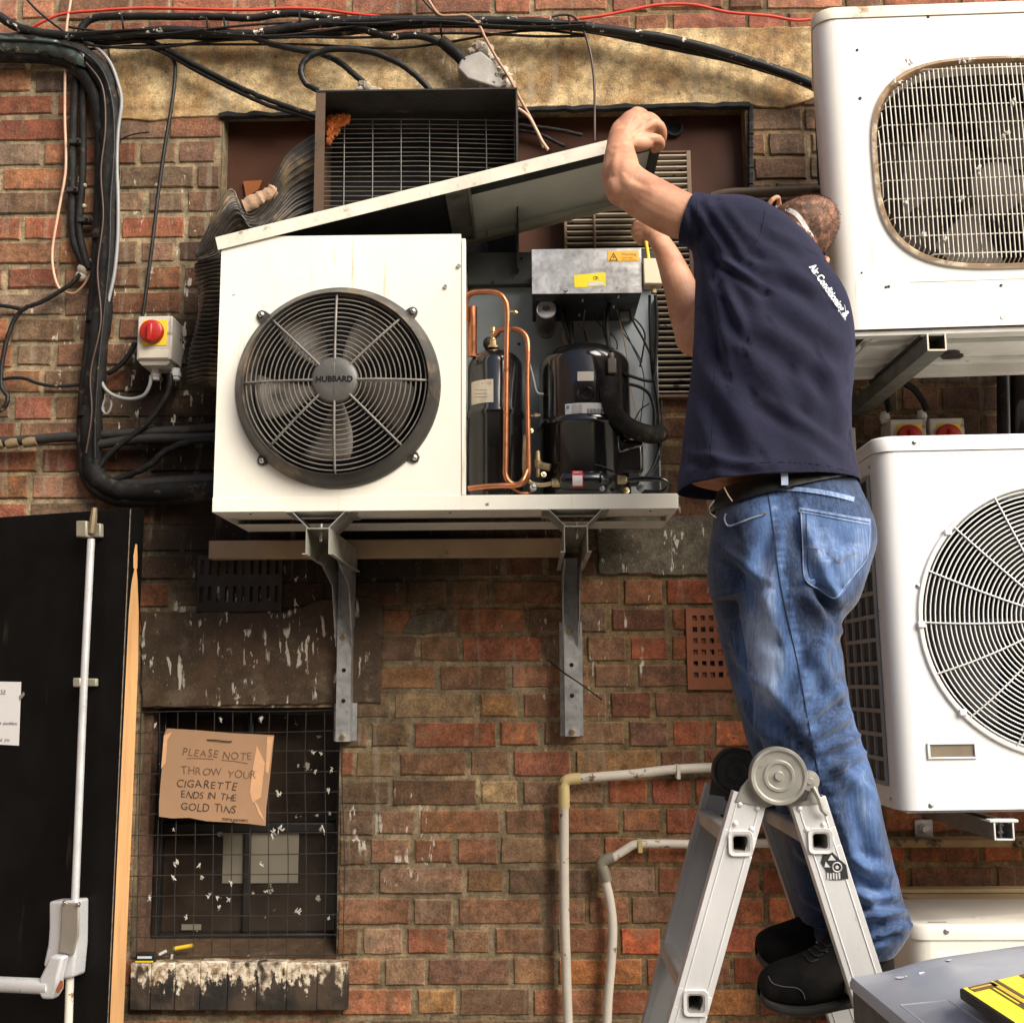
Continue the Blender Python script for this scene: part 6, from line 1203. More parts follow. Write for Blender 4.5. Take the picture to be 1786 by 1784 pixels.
# ------------------------------------------------------------------ folding aluminium ladder
DN, DF = 1.10, .72
lad = thing('folding_ladder', 'hinged aluminium step ladder the man stands on', 'ladder', (X(1330, 1700, .9), -.91, 0))
def stile(p0, p1, d, w, m, dep=.024, holes=()):
    a, b_ = P(p0[0], p0[1], d), P(p1[0], p1[1], d); t_ = (b_ - a).normalized(); b_ = a + t_ * (a.z / -t_.z); sd_ = Vector((t_.z, 0, -t_.x))
    mb = MB(); hw = w / 2
    # channel section: front web, two flanges folded back
    L_ = (b_ - a).length; cuts = sorted((h - a).dot(t_) for h in holes); s0 = 0
    for h in cuts:
        if h - .0155 > s0: mb.obox(a + t_ * (s0 + h - .0155) / 2, t_ * (h - .0155 - s0) / 2, sd_ * hw, Vector((0, .0012, 0)))
        for s_ in (-1, 1): mb.obox(a + t_ * h + sd_ * s_ * (hw + .0155) / 2, t_ * .0155, sd_ * (hw - .0155) / 2, Vector((0, .0012, 0)))
        s0 = h + .0155
    mb.obox(a + t_ * (s0 + L_) / 2, t_ * (L_ - s0) / 2, sd_ * hw, Vector((0, .0012, 0)))
    for s_ in (-1, 1): mb.obox((a + b_) / 2 + sd_ * (hw - .0012) * s_ + Vector((0, .0012 + dep / 2, 0)), t_ * (b_ - a).length / 2, sd_ * .0012, Vector((0, dep / 2, 0)))
    for s_ in (-1, 1): mb.obox((a + b_) / 2 + sd_ * (hw - .0105) * s_ + Vector((0, -.0018, 0)), t_ * (b_ - a).length / 2, sd_ * .0011, Vector((0, .0006, 0)))
    part('stile', mb, m, lad, bevel=.0008); return a, t_, sd_
tl_ = (P(1198, 1784, DN) - P(1309, 1388, DN)).normalized(); tr_ = (P(1493, 1655, DN) - P(1410, 1396, DN)).normalized()
hl_ = [P(1291, 1470, DN) + tl_ * .268 * k for k in range(5)]; hr_ = [P(1430, 1466, DN) + tr_ * .268 * k for k in range(5)]
nl = stile((1309, 1388), (1198, 1784), DN, .0585, m_alu, holes=hl_); nr = stile((1410, 1396), (1493, 1655), DN, .0600, m_alu, holes=hr_)
fl_ = stile((1256, 1372), (1147, 1784), DF, .056, m_aluin); fr_ = stile((1345, 1400), (1446, 1700), DF, .056, m_aluin)
def rung(px, py, square=True, a=None):
    c = P(px, py, DN) if a is None else a
    x, z = c.x, c.z; s_ = .0150; prof = []
    for (cx_, cz_, a0) in ((1, 1, 0), (-1, 1, 90), (-1, -1, 180), (1, -1, 270)):
        for q in np.linspace(0, 90, 4): prof.append((x + cx_ * (s_ - .006) + .006 * math.cos(R(a0 + q)), z + cz_ * (s_ - .006) + .006 * math.sin(R(a0 + q))))
    inn = [(x + (p[0] - x) * .82, z + (p[1] - z) * .82) for p in prof]
    mb = MB(); mb.loft([[(p[0], -DF + .01, p[1]) for p in prof], [(p[0], -DN - .004, p[1]) for p in prof], [(p[0], -DN - .004, p[1]) for p in inn], [(p[0], -DF, p[1]) for p in inn]], True, False); r_ = part('rung', mb, M('rung_aluminium', (.52, .50, .47, 1), .45, .8, var=.15) if 'rung_aluminium' not in bpy.data.materials else bpy.data.materials['rung_aluminium'], lad, smooth=40)
    col = [(x + (p[0] - x) * 1.42, z + (p[1] - z) * 1.42) for p in prof]; mb = MB(); mb.loft([[(p[0], -DN - .0014, p[1]) for p in col], [(x + (p[0] - x) * .95, -DN - .0062, z + (p[1] - z) * .95) for p in col], [(x + (p[0] - x) * .99, -DN - .0052, z + (p[1] - z) * .99) for p in prof]], True, False); part('rung_collar', mb, m_alu, lad, smooth=40)
    return c
def along(st_, c, dist): return c + st_[1] * dist
cl = P(1291, 1470, DN); cr_ = P(1430, 1466, DN)
for k in range(5): rung(0, 0, a=along(nl, cl, .268 * k)); rung(0, 0, a=along(nr, cr_, .268 * k))
STEP = along(nr, cr_, .268)
def disc(c, r, m, nm, sgn=-1):
    mb = MB(); mb.lathe(c, (0, sgn, 0), [(.0003, .008), (.007, .008), (.008, .005), (.011, .0045), (r * .40, .0045), (r * .44, .007), (r * .52, .007), (r * .56, .0045), (r * .82, .0045), (r * .88, .008), (r * .97, .008), (r, .005), (r, -.012)], 56); return part(nm, mb, m, lad, smooth=35)
hn = P(1355, 1352, DN) + Vector((0, -.012, 0)); disc(hn, .0485, m_hinge, 'hinge_disc'); hf = P(1281, 1344, DF) + Vector((0, -.010, 0)); disc(hf, .047, m_hinged, 'hinge_disc')
def hplate(pts, d, m, dy=0.0): mb = MB(); mb.prism([P(x, y, d) + Vector((0, dy, 0)) for x, y in pts], (0, .006, 0)); return part('hinge_plate', mb, m, lad, bevel=.002)
hplate([(1309, 1352), (1314, 1338), (1330, 1320), (1345, 1312), (1375, 1395), (1336, 1408), (1281, 1398), (1292, 1372)], DN, m_hinge, -.004)
hplate([(1380, 1314), (1396, 1330), (1400, 1345), (1415, 1348), (1424, 1360), (1428, 1392), (1432, 1400), (1380, 1406), (1355, 1402), (1340, 1390)], DN, m_hinge, -.0045)
hplate([(1236, 1385), (1240, 1360), (1252, 1326), (1270, 1309), (1290, 1304), (1310, 1310), (1322, 1340), (1300, 1392), (1284, 1392)], DF, m_hinged, -.003)
hplate([(1290, 1330), (1320, 1318), (1342, 1360), (1370, 1412), (1326, 1420), (1300, 1392)], DF, m_hinged, -.002)
mb = MB(); mb.lathe(P(1409, 1361, DN) + Vector((0, -.012, 0)), (0, -1, 0), [(.0003, .006), (.005, .006), (.006, .004), (.016, .003), (.018, -.004)], 20); part('lock_boss', mb, m_hinge, lad)
mb = MB(); mb.tube([P(1418, 1372, DN + .016), P(1428, 1392, DN + .016), P(1434, 1412, DN + .014), P(1442, 1420, DN + .010)], .0042, 8); part('release_lever', mb, m_hinge, lad)
mb = MB(); mb.prism([P(x, y, DN + .012) for x, y in ((1384, 1386), (1398, 1372), (1410, 1384), (1406, 1396), (1392, 1398))], (0, -.004, 0)); part('lock_slot', mb, m_grime, lad)
def rivets(st_, pts, d):
    for (x, y) in pts:
        c = P(x, y, d) + Vector((0, -.0013, 0)); mb = MB(); mb.lathe(c, (0, -1, 0), [(.0003, .0035), (.003, .003), (.0052, .0008), (.0055, -.001)], 12); part('rivet', mb, m_alu if d > 1 else m_hinged, lad, smooth=60)
rivets(nl, ((1321, 1410), (1282, 1436), (1311, 1446), (1290, 1402)), DN); rivets(nr, ((1394, 1410), (1407, 1447), (1436, 1438)), DN); rivets(fl_, ((1268, 1392), (1235, 1416), (1259, 1424)), DF)
mb = MB(); lp_ = [(1436, 1488), (1450, 1484), (1462, 1496), (1476, 1508), (1480, 1532), (1466, 1534), (1448, 1534), (1440, 1516), (1432, 1504)]; mb.prism([P(x, y, DN + .0028) for x, y in lp_], (0, .0006, 0)); lbl = part('worn_black_label', mb, m_inkb, lad)
mb = MB(); mb.ring(P(1460, 1512, DN + .0032), (0, 1, 0), .0075, .0011, 24, 4); mb.lathe(P(1460, 1512, DN + .0032), (0, -1, 0), [(.0003, .0004), (.0028, .0004), (.0030, 0)], 12)
for k in range(5): q = P(1444 + k * 5, 1527 + (k % 2), DN + .0032); mb.obox(q, (.0014, 0, 0), (0, .0003, 0), (0, 0, .005))
for tri in ([(1450, 1490), (1458, 1500), (1444, 1500)], [(1440, 1502), (1448, 1512), (1438, 1512)]): mb.add([P(x, y, DN + .0034) for x, y in tri], [(0, 1, 2)])
part('label_print', mb, m_alu, lbl, smooth=0)
# ------------------------------------------------------------------ grey bin in the foreground with a yellow pad on its lid
ZB = Z(1480, 1700, 1.30)
def HP(px, py, z): v = ray(px, py); return CAM + v * ((z - CAM.z) / v.z)
BL = HP(1486, 1704, ZB); ub = HP(1786, 1660, ZB) - BL; ub.z = 0; ub.normalize(); ul = HP(1602, 1800, ZB) - BL; ul.z = 0; ul.normalize()
ul = Vector((ub.y, -ub.x, 0)) * .75 + ul * .25 if False else ul
WB_, LB_ = .60, .62
bn = thing('wheelie_bin', 'grey plastic bin in the right foreground with white splashes on its lid', 'bin', (BL.x + .3, BL.y - .3, 0))
mb = MB(); nU, nV = 28, 22
def lid_pt(i, j, off=0):
    u, v_ = i / nU, j / nV; eu = min(u, 1 - u) * 2; ev = min(v_, 1 - v_) * 2
    h = .042 * (1 - (1 - min(1, eu * 2.2)) ** 2) * (1 - (1 - min(1, ev * 2.0)) ** 2) + .010 * (1 / (1 + math.exp(-(v_ - .26) * 40))) * min(1, eu * 5) * (-1 if v_ < .26 else 0)
    rr = .05; return BL + ub * (u * WB_) + ul * (v_ * LB_) + Vector((0, 0, h - off))
rows = [[lid_pt(i, j) for j in range(nV + 1)] for i in range(nU + 1)]; mb.loft(rows, False, False)
per = [rows[i][0] for i in range(nU + 1)] + rows[nU][1:] + [rows[i][nV] for i in range(nU - 1, -1, -1)] + [rows[0][j] for j in range(nV - 1, 0, -1)]
cB = BL + ub * WB_ / 2 + ul * LB_ / 2
sk = [[p for p in per], [cB + (p - cB) * 1.012 + Vector((0, 0, -.008)) for p in per], [cB + (p - cB) * 1.012 + Vector((0, 0, -.016)) for p in per]]
mb.loft(sk, True, False); part('bin_lid', mb, m_bin, bn, smooth=50)
mb = MB(); ins = lambda s_, z: [Vector(((cB + (p - cB) * s_).x, (cB + (p - cB) * s_).y, z)) for p in per]
mb.loft([ins(1.0, ZB - .0165), ins(1.0, ZB - .062), ins(.94, ZB - .064), ins(.78, .12), ins(.76, .06)], True, True); part('bin_body', mb, m_bind, bn, smooth=40)
for s_ in (.18, .82):
    a = BL + ub * (WB_ * s_) + Vector((0, .02, -.03)); mb = MB(); mb.tube([a, a + ub * .14], .016, 12); part('hinge_knuckle', mb, m_bind, bn)
for s_ in (.2, .8):
    a = cB + ub * (WB_ * (s_ - .5)) - ul * .22; mb = MB(); a.z = .1; mb.lathe(a - ub * .02, tuple(ub), [(.02, 0), (.1, 0), (.1, .04), (.02, .04)], 24); part('wheel', mb, m_blk, bn)
em = MB()
for pl in ([(1570, 1752), (1655, 1744), (1740, 1800), (1640, 1806)],):
    c4 = [HP(x, y, ZB + .0345) for x, y in pl]
    for i in range(4): em.bar(c4[i], c4[(i + 1) % 4], .0012, .0012)
def top_z(p):
    d = p - BL; v_ = d.dot(Vector((-ub.y, ub.x, 0))); return p
part('moulded_panel', em, m_bin, bn)
m_spl = M('white_paint_splash', (.74, .74, .73, 1), .6)
for (x, y, rx, ry) in ((1569, 1704, 7, 2.6), (1580, 1702, 3, 1.6), (1609, 1697, 6.5, 3), (1652, 1665, 13, 4), (1668, 1660, 13, 3.5), (1655, 1673, 5, 2.5), (1684, 1659, 8, 2), (1640, 1661, 8, 2.4)):
    mb = MB(); pts = []
    for k in range(14):
        a = 2 * math.pi * k / 14; q = rn.uniform(.55, 1.25); v = ray(x + rx * q * math.cos(a), y + ry * q * math.sin(a)); lo, hi = 1.2, 2.6
        # drop the outline onto the domed lid
        g_ = HP(x + rx * q * math.cos(a), y + ry * q * math.sin(a), ZB + .02)
        for _ in range(4):
            dd = g_ - BL; den = ub.x * ul.y - ub.y * ul.x; uu = (dd.x * ul.y - dd.y * ul.x) / den / WB_; vv = (ub.x * dd.y - ub.y * dd.x) / den / LB_
            uu = min(max(uu, 0), 1); vv = min(max(vv, 0), 1); zz = lid_pt(uu * nU, vv * nV).z; g_ = HP(x + rx * q * math.cos(a), y + ry * q * math.sin(a), zz + .0012)
        pts.append(g_)
    mb.add(pts, [list(range(14))]); part('paint_splash', mb, m_spl, bn, smooth=0)
pdz = ZB + .058; pad = thing('yellow_pad', 'yellow and brown printed pad lying on the grey bin lid', 'notepad', tuple(HP(1740, 1745, pdz)))
cs = [HP(1673, 1722, pdz), HP(1772, 1699, pdz)]; w_ = (cs[1] - cs[0]); wl = w_.length; w_.normalize(); dd_ = HP(1790, 1799, pdz) - cs[0]; dd_.z = 0; dd_.normalize(); L_ = .30
quad = lambda u0, u1, v0, v1, z: [cs[0] + w_ * (wl * u) + dd_ * (L_ * v_) + Vector((0, 0, z)) for u, v_ in ((u0, v0), (u1, v0), (u1, v1), (u0, v1))]
mb = MB(); mb.prism(quad(0, 1.25, 0, 1, -.0005), (0, 0, -.013)); part('pad_block', mb, M('dark_pad_board', (.022, .02, .018, 1), .6), pad, bevel=.002)
mb = MB(); mb.prism(quad(.03, 1.23, .02, .98, 0), (0, 0, .0006)); part('yellow_cover', mb, m_yelb, pad)
m_brp = M('brown_cover_print', S(92, 74, 46), .55, var=.06); mb = MB()
for q in ((.10, .50, .03, .10), (.44, .52, .04, .42), (.56, .62, .0, .30), (.40, .66, .34, .56), (.40, .66, .60, .95), (1.0, 1.18, .03, .12), (.36, .39, .1, .95)): mb.prism(quad(q[0], q[1], max(q[2], .025), q[3], .001), (0, 0, .0004))
part('cover_print', mb, m_brp, pad); mb = MB()
for q in ((.10, .44, .055, .07), (.455, .51, .10, .36), (.41, .65, .57, .59), (1.02, 1.16, .06, .09)): mb.prism(quad(*q, .0016), (0, 0, .0003))
part('orange_rule', mb, m_amber, pad)
# ------------------------------------------------------------------ the man on the ladder
man = thing('person', 'man in navy polo shirt and faded jeans on the ladder, back turned, lifting the lid', 'person', (X(1400, 1750, .9), -.88, Z(1400, 1757, .95)))
def rings_lr(spec, n=30, k=4, ex=2.3, sc=1.0):
    """spec rows: xl, yl, xr, yr (photo px), d centre, half depth -> smooth stack of rings"""
    out = []
    for r in catmull(spec, k):
        xl, yl, xr, yr, d, t_ = r[:6]; a = (P(xr, yr, d) - P(xl, yl, d)) / 2 * sc; c = (P(xr, yr, d) + P(xl, yl, d)) / 2; ring_ = []
        for j in range(n):
            u, v_ = se(2 * math.pi * j / n, ex); ring_.append(c + a * u + Vector((0, -1, 0)) * (t_ * sc * v_))
        out.append(ring_)
    return out
def tube_px(spec, n=20, k=5, flat=1.0):
    """spec rows: px, py, d, radius px"""
    w = catmull(spec, k); pts = [P(p[0], p[1], p[2]) for p in w]; rs = [p[3] * mpp(p[2]) for p in w]
    return pts, rs
def limb(mb, spec, n=20, k=5, flat=None):
    pts, rs = tube_px(spec, n, k); t0 = (pts[0] - pts[1]).normalized(); t1 = (pts[-1] - pts[-2]).normalized()
    P_ = [pts[0] + t0 * rs[0] * .75, pts[0] + t0 * rs[0] * .45] + pts + [pts[-1] + t1 * rs[-1] * .45, pts[-1] + t1 * rs[-1] * .75]
    R_ = [rs[0] * .35, rs[0] * .82] + rs + [rs[-1] * .82, rs[-1] * .35]
    mb.tube(P_, R_, n, flat=flat); return mb
def fuse(mb, vox, smooth=4, fac=.5):
    """one continuous skin round all the volumes of mb"""
    me = bpy.data.meshes.new('tmp'); me.from_pydata([tuple(v) for v in mb.v], [], mb.f); bm = bmesh.new(); bm.from_mesh(me); bmesh.ops.recalc_face_normals(bm, faces=bm.faces); bm.to_mesh(me); bm.free()
    o = link(bpy.data.objects.new('tmp', me)); r_ = o.modifiers.new('r', 'REMESH'); r_.mode = 'VOXEL'; r_.voxel_size = vox; r_.use_smooth_shade = True
    dg = bpy.context.evaluated_depsgraph_get(); dg.update(); m2 = bpy.data.meshes.new_from_object(o.evaluated_get(dg)); bpy.data.objects.remove(o); bpy.data.meshes.remove(me)
    bm = bmesh.new(); bm.from_mesh(m2)
    for _ in range(smooth): bmesh.ops.smooth_vert(bm, verts=bm.verts, factor=fac, use_axis_x=True, use_axis_y=True, use_axis_z=True)
    bm.normal_update(); return bm
def arr(bm):
    bm.verts.ensure_lookup_table(); return np.array([v.co[:] for v in bm.verts]), np.array([v.normal[:] for v in bm.verts])
def folds(bm, lines, noise_amp=0.0, seed=1, nscale=(14, 14, 9)):
    """raised and sunk creases along lines drawn on the cloth; real displacement along the normals"""
    co, no = arr(bm); px = PX(co); h = np.zeros(len(co)); view = np.array(CAM) - co; view /= np.linalg.norm(view, axis=1)[:, None]; face = np.clip((no * view).sum(1) * 3 + .3, 0, 1)
    for (x1, y1, x2, y2, w, amp) in lines:
        a = np.array([x1, y1]); b_ = np.array([x2, y2]); ab = b_ - a; L2 = ab @ ab; t_ = np.clip(((px - a) @ ab) / L2, 0, 1); q = a + t_[:, None] * ab; dist = np.linalg.norm(px - q, axis=1)
        nrm = np.array([-ab[1], ab[0]]) / math.sqrt(L2); side = (px - q) @ nrm
        g_ = np.exp(-(dist / w) ** 2) * (1 - .75 * np.abs(2 * t_ - 1) ** 2.5)
        h += face * amp * (g_ - .55 * np.exp(-((np.abs(dist) - 1.6 * w) / w) ** 2) * (side > 0))
    if noise_amp:
        r2 = np.random.default_rng(seed)
        for _ in range(9):
            f = r2.normal(0, 1, 3) * np.array(nscale); h += noise_amp * np.sin(co @ f + r2.uniform(0, 6.28)) * r2.uniform(.3, 1)
    co = co + no * h[:, None]
    for v, c in zip(bm.verts, co): v.co = c
    bm.normal_update()
def finish(bm, name, mats, parent, attr=None):
    me = bpy.data.meshes.new(name); o0 = WLOC[parent]
    bmesh.ops.translate(bm, verts=bm.verts, vec=-o0); bm.to_mesh(me); bmesh.ops.translate(bm, verts=bm.verts, vec=o0)
    for m in (mats if isinstance(mats, list) else [mats]): me.materials.append(m)
    me.polygons.foreach_set('use_smooth', [True] * len(me.polygons))
    if attr is not None: me.attributes.new('fade_shade', 'FLOAT', 'POINT').data.foreach_set('value', np.array(attr, np.float32))
    o = link(bpy.data.objects.new(name, me)); o.parent = parent; WLOC[o] = o0; return o
class Proj:
    """lay seams, prints and patches onto a finished surface"""
    def __init__(s, bm): s.t = BVHTree.FromBMesh(bm)
    def hit(s, x, y, off=.002):
        v = ray(x, y); h = s.t.ray_cast(CAM, v)
        if h[0] is None:
            q = CAM + v * 2.2; h = s.t.find_nearest(q); return h[0] - v * off
        return h[0] - v * off
    def line(s, pts, r, off=.001, k=8, mb=None): return (mb or MB()).tube([s.hit(x, y, off) for x, y in catmull(pts, k)], r, 5)
    def dashes(s, pts, r, step=7, duty=.6, off=.001):
        w = catmull(pts, 24); mb = MB(); acc = 0; run = []
        for i in range(len(w) - 1):
            acc += math.hypot(w[i + 1][0] - w[i][0], w[i + 1][1] - w[i][1])
            if acc % step < step * duty: run.append(s.hit(*w[i], off))
            elif len(run) > 1: mb.tube(run, r, 4); run = []
            else: run = []
        return mb
    def patch(s, rows, off=.003, nu=14, k=5):
        rr = []
        for (xl, yl, xr, yr) in catmull(rows, k): rr.append([s.hit(xl + (xr - xl) * u, yl + (yr - yl) * u, off) for u in np.linspace(0, 1, nu)])
        return MB().loft(rr, False, False)
# ---- materials
def skin():
    m, t, b = new_mat('weathered_skin'); v = coords(t)
    c = mix(t, mr(t, noise(t, v, 16, 5, .6), .35, .65), (.42, .195, .110, 1), (.55, .285, .17, 1)); c = mix(t, mr(t, noise(t, v, 7, 3), .52, .68), c, (.45, .17, .10, 1))
    c = mix(t, mr(t, noise(t, v, 150, 4, .7), .56, .70, 0, .42), c, (.28, .12, .07, 1))
    t.links.new(c, b.inputs['Base Color']); b.inputs['Roughness'].default_value = .58; b.inputs['Subsurface Weight'].default_value = .05; b.inputs['Subsurface Radius'].default_value = (.010, .004, .002); b.inputs['Subsurface Scale'].default_value = .6
    bp = nd(t, 'ShaderNodeBump', {'Strength': .35, 'Distance': .002, 'Height': mth(t, 'ADD', noise(t, v, 120, 5, .6), mth(t, 'MULTIPLY', noise(t, v, 34, 3), 1.5))}); t.links.new(bp.outputs[0], b.inputs['Normal']); return m
m_skin = skin()
def fabric(name, col, wv=900, rough=.85, var=.12):
    m, t, b = new_mat(name); v = coords(t); c = nd(t, 'ShaderNodeVectorMath', {0: col[:3], 3: mr(t, noise(t, v, 9, 5), .3, .7, 1 - var, 1 + var)}, operation='SCALE').outputs[0]
    lint = mr(t, noise(t, v, 110, 3, .7), .70, .76, 0, .35); c = mix(t, lint, c, (.12, .12, .14, 1))
    t.links.new(c, b.inputs['Base Color']); b.inputs['Roughness'].default_value = rough; b.inputs['Sheen Weight'].default_value = .14; b.inputs['Sheen Tint'].default_value = (.55, .58, 1, 1); b.inputs['Sheen Roughness'].default_value = .5; b.inputs['Specular IOR Level'].default_value = .2
    w = mth(t, 'ADD', mth(t, 'MULTIPLY', noise(t, v, wv, 2), .6), mth(t, 'ADD', mth(t, 'MULTIPLY', noise(t, v, 17, 4, .6, .8), 1.8), mth(t, 'MULTIPLY', noise(t, v, 55, 5, .6, .5), .7))); bp = nd(t, 'ShaderNodeBump', {'Strength': .5, 'Distance': .004, 'Height': w}); t.links.new(bp.outputs[0], b.inputs['Normal']); return m
m_navy = fabric('navy_pique_cotton', (.0095, .0100, .025, 1)); m_navyd = fabric('navy_seam', (.010, .010, .022, 1))
def denim():
    m, t, b = new_mat('faded_denim'); v = coords(t); at_ = nd(t, 'ShaderNodeAttribute', attribute_name='fade_shade').outputs['Fac']
    st_ = noise(t, coords(t, (150, 150, 11)), 1.0, 6, .65); n1 = noise(t, v, 12, 6, .65); tw = noise(t, coords(t, (1, 1, .25)), 420, 2, .6)
    f = mth(t, 'ADD', at_, mth(t, 'ADD', mth(t, 'MULTIPLY', mth(t, 'SUBTRACT', st_, .5), .75), mth(t, 'MULTIPLY', mth(t, 'SUBTRACT', n1, .5), 1.0)))
    c = mix(t, mr(t, f, -.05, .45), (.012, .024, .060, 1), (.058, .115, .255, 1)); c = mix(t, mr(t, f, .4, 1.1), c, (.34, .43, .60, 1)); c = mix(t, mr(t, tw, .45, .7, 0, .10), c, (.25, .31, .42, 1))
    t.links.new(c, b.inputs['Base Color']); b.inputs['Roughness'].default_value = .8; b.inputs['Specular IOR Level'].default_value = .2; b.inputs['Sheen Weight'].default_value = .2
    h = mth(t, 'ADD', mth(t, 'MULTIPLY', tw, .5), mth(t, 'ADD', mth(t, 'MULTIPLY', n1, 1.6), st_)); bp = nd(t, 'ShaderNodeBump', {'Strength': .45, 'Distance': .003, 'Height': h}); t.links.new(bp.outputs[0], b.inputs['Normal']); return m
m_denim = denim(); m_stitch = M('pale_denim_edge', (.27, .32, .43, 1), .8, var=.4, vs=60); m_seamd = M('dark_denim_seam', (.012, .020, .045, 1), .85, var=.3); m_thread = M('tan_thread', (.36, .26, .16, 1), .7)
m_belt = M('black_leather', (.012, .011, .010, 1), .4, var=.3, vs=20); m_shoe = M('black_nubuck', (.009, .008, .007, 1), .85, spec=.15, var=.35, vs=14, dirt=S(80, 70, 58), ds=26, dt=.66, dw=.1, bump=.3); m_sole = M('dark_rubber_sole', (.030, .028, .025, 1), .6, var=.3, vs=20, dirt=S(90, 80, 66), ds=18, dt=.6, dw=.15, bump=.3)
# ---- shapes
T_SH = [(1236, 352, 1322, 358, .735, .050), (1216, 366, 1346, 376, .735, .085), (1206, 392, 1382, 402, .74, .105), (1207, 430, 1416, 440, .74, .118), (1212, 474, 1446, 482, .745, .128), (1211, 520, 1471, 524, .755, .138), (1210, 566, 1482, 568, .765, .145), (1208, 612, 1485, 612, .775, .15), (1204, 660, 1483, 658, .785, .15), (1198, 704, 1479, 704, .795, .148), (1194, 746, 1478, 746, .80, .148), (1190, 788, 1482, 784, .805, .152), (1186, 818, 1489, 816, .81, .158), (1183, 838, 1494, 838, .815, .163), (1184, 872, 1498, 866, .82, .166)]
PEL = [(1258, 866, 1486, 838, .825, .118), (1249, 882, 1494, 856, .83, .130), (1243, 900, 1507, 882, .83, .142), (1239, 926, 1519, 914, .835, .150), (1234, 962, 1522, 950, .84, .152), (1234, 1006, 1512, 984, .845, .146), (1242, 1046, 1488, 1046, .845, .130)]
NEAR = [(1290, 975, 1508, 965, .885, .115), (1290, 1040, 1490, 1048, .905, .110), (1296, 1090, 1463, 1094, .915, .102), (1304, 1140, 1470, 1140, .925, .095), (1312, 1190, 1474, 1190, .93, .090), (1322, 1250, 1480, 1250, .935, .086), (1337, 1310, 1497, 1310, .94, .082), (1362, 1370, 1519, 1370, .945, .080), (1388, 1430, 1536, 1430, .95, .078), (1414, 1490, 1551, 1490, .95, .076), (1434, 1540, 1563, 1540, .95, .076), (1448, 1580, 1572, 1576, .95, .080), (1462, 1612, 1583, 1602, .95, .084), (1470, 1640, 1566, 1634, .95, .080), (1474, 1672, 1548, 1660, .95, .074)]
FAR = [(1240, 985, 1400, 985, .77, .105), (1244, 1050, 1385, 1050, .77, .100), (1257, 1090, 1374, 1090, .77, .092), (1270, 1140, 1376, 1140, .775, .088), (1283, 1190, 1382, 1190, .775, .083), (1297, 1250, 1390, 1250, .78, .080), (1312, 1310, 1404, 1310, .785, .077), (1336, 1370, 1424, 1370, .79, .075), (1358, 1430, 1446, 1430, .80, .073), (1376, 1490, 1460, 1490, .80, .072), (1388, 1545, 1470, 1545, .80, .072), (1397, 1590, 1478, 1590, .80, .077), (1408, 1622, 1482, 1632, .80, .076), (1418, 1646, 1480, 1652, .80, .068)]
# ---- body: one continuous skin under and out of the clothes
bm_ = MB()
bm_.loft(rings_lr(T_SH[:-1], sc=.86)); bm_.loft(rings_lr([r[:4] + (r[4], r[5]) for r in PEL], sc=.78)); bm_.loft(rings_lr(NEAR[:-1], sc=.70)); bm_.loft(rings_lr(FAR[:-1], sc=.70))
limb(bm_, [(1330, 470, .74, 62), (1362, 440, .68, 48), (1384, 424, .645, 44)])                     # neck
hc = P(1385, 412, .60)
def head_pt(u, v_):   # skull with jaw, face turned to the wall (+y)
    return None
hd = MB(); rings = []
for i, t_ in enumerate(np.linspace(.04, math.pi - .04, 22)):
    row = []
    for k in range(28):
        a = 2 * math.pi * k / 28; x = math.sin(t_) * math.cos(a); y = math.sin(t_) * math.sin(a); z = math.cos(t_)
        sx, sy, sz = .0735, .098, .112
        if z < -.1: sx *= 1 + .28 * (z + .1); sy *= (1 + .22 * (z + .1))
        if y < 0 and z > -.5: sy *= 1.04
        row.append(Vector((x * sx, y * sy, z * sz)))
    rings.append(row)
hd.loft(rings); hd.tube([(0, .092, .02), (0, .112, -.012), (0, .118, -.028), (0, .098, -.036)], [.007, .010, .014, .010], 10)      # nose
for s_ in (-1, 1):
    hd.sph((s_ * .031, .088, .014), .017, .012, .012, 10, 8); hd.sph((s_ * .032, .090, .034), .022, .010, .007, 10, 8)                      # eyes under brows
    hd.ring((s_ * .0830, -.010, -.002), (1, .55 * s_, 0), .0205, .0068, 20, 8); hd.sph((s_ * .073, -.002, -.010), .008, .012, .018, 10, 8)   # ears
hd.tube([(-.022, .092, -.062), (0, .099, -.060), (.022, .092, -.062)], [.005, .008, .005], 8); hd.sph((0, .080, -.088), .026, .022, .020, 12, 8)   # lips, chin
HM = Matrix.Translation(hc) @ Matrix.Rotation(R(53), 4, 'Y') @ Matrix.Rotation(R(4), 4, 'Z') @ Matrix.Rotation(R(-18), 4, 'X')
hd.xf(HM); bm_.add(hd.v, hd.f)
# left arm, raised: shoulder, elbow out to the left, forearm up to the fist
limb(bm_, [(1300, 398, .765, 30), (1250, 394, .765, 30), (1224, 388, .757, 33), (1205, 382, .750, 39.5), (1190, 377, .746, 42), (1160, 363, .735, 43), (1125, 344, .72, 42), (1100, 326, .71, 40), (1086, 308, .695, 37)])
limb(bm_, [(1100, 326, .71, 39), (1085, 310, .69, 38), (1083, 292, .665, 34), (1081, 272, .63, 29.5), (1081, 256, .605, 26), (1083, 242, .585, 25)], flat=.9)
bm_.sph(P(1082, 330, .715), .034, .034, .036, 14, 10)
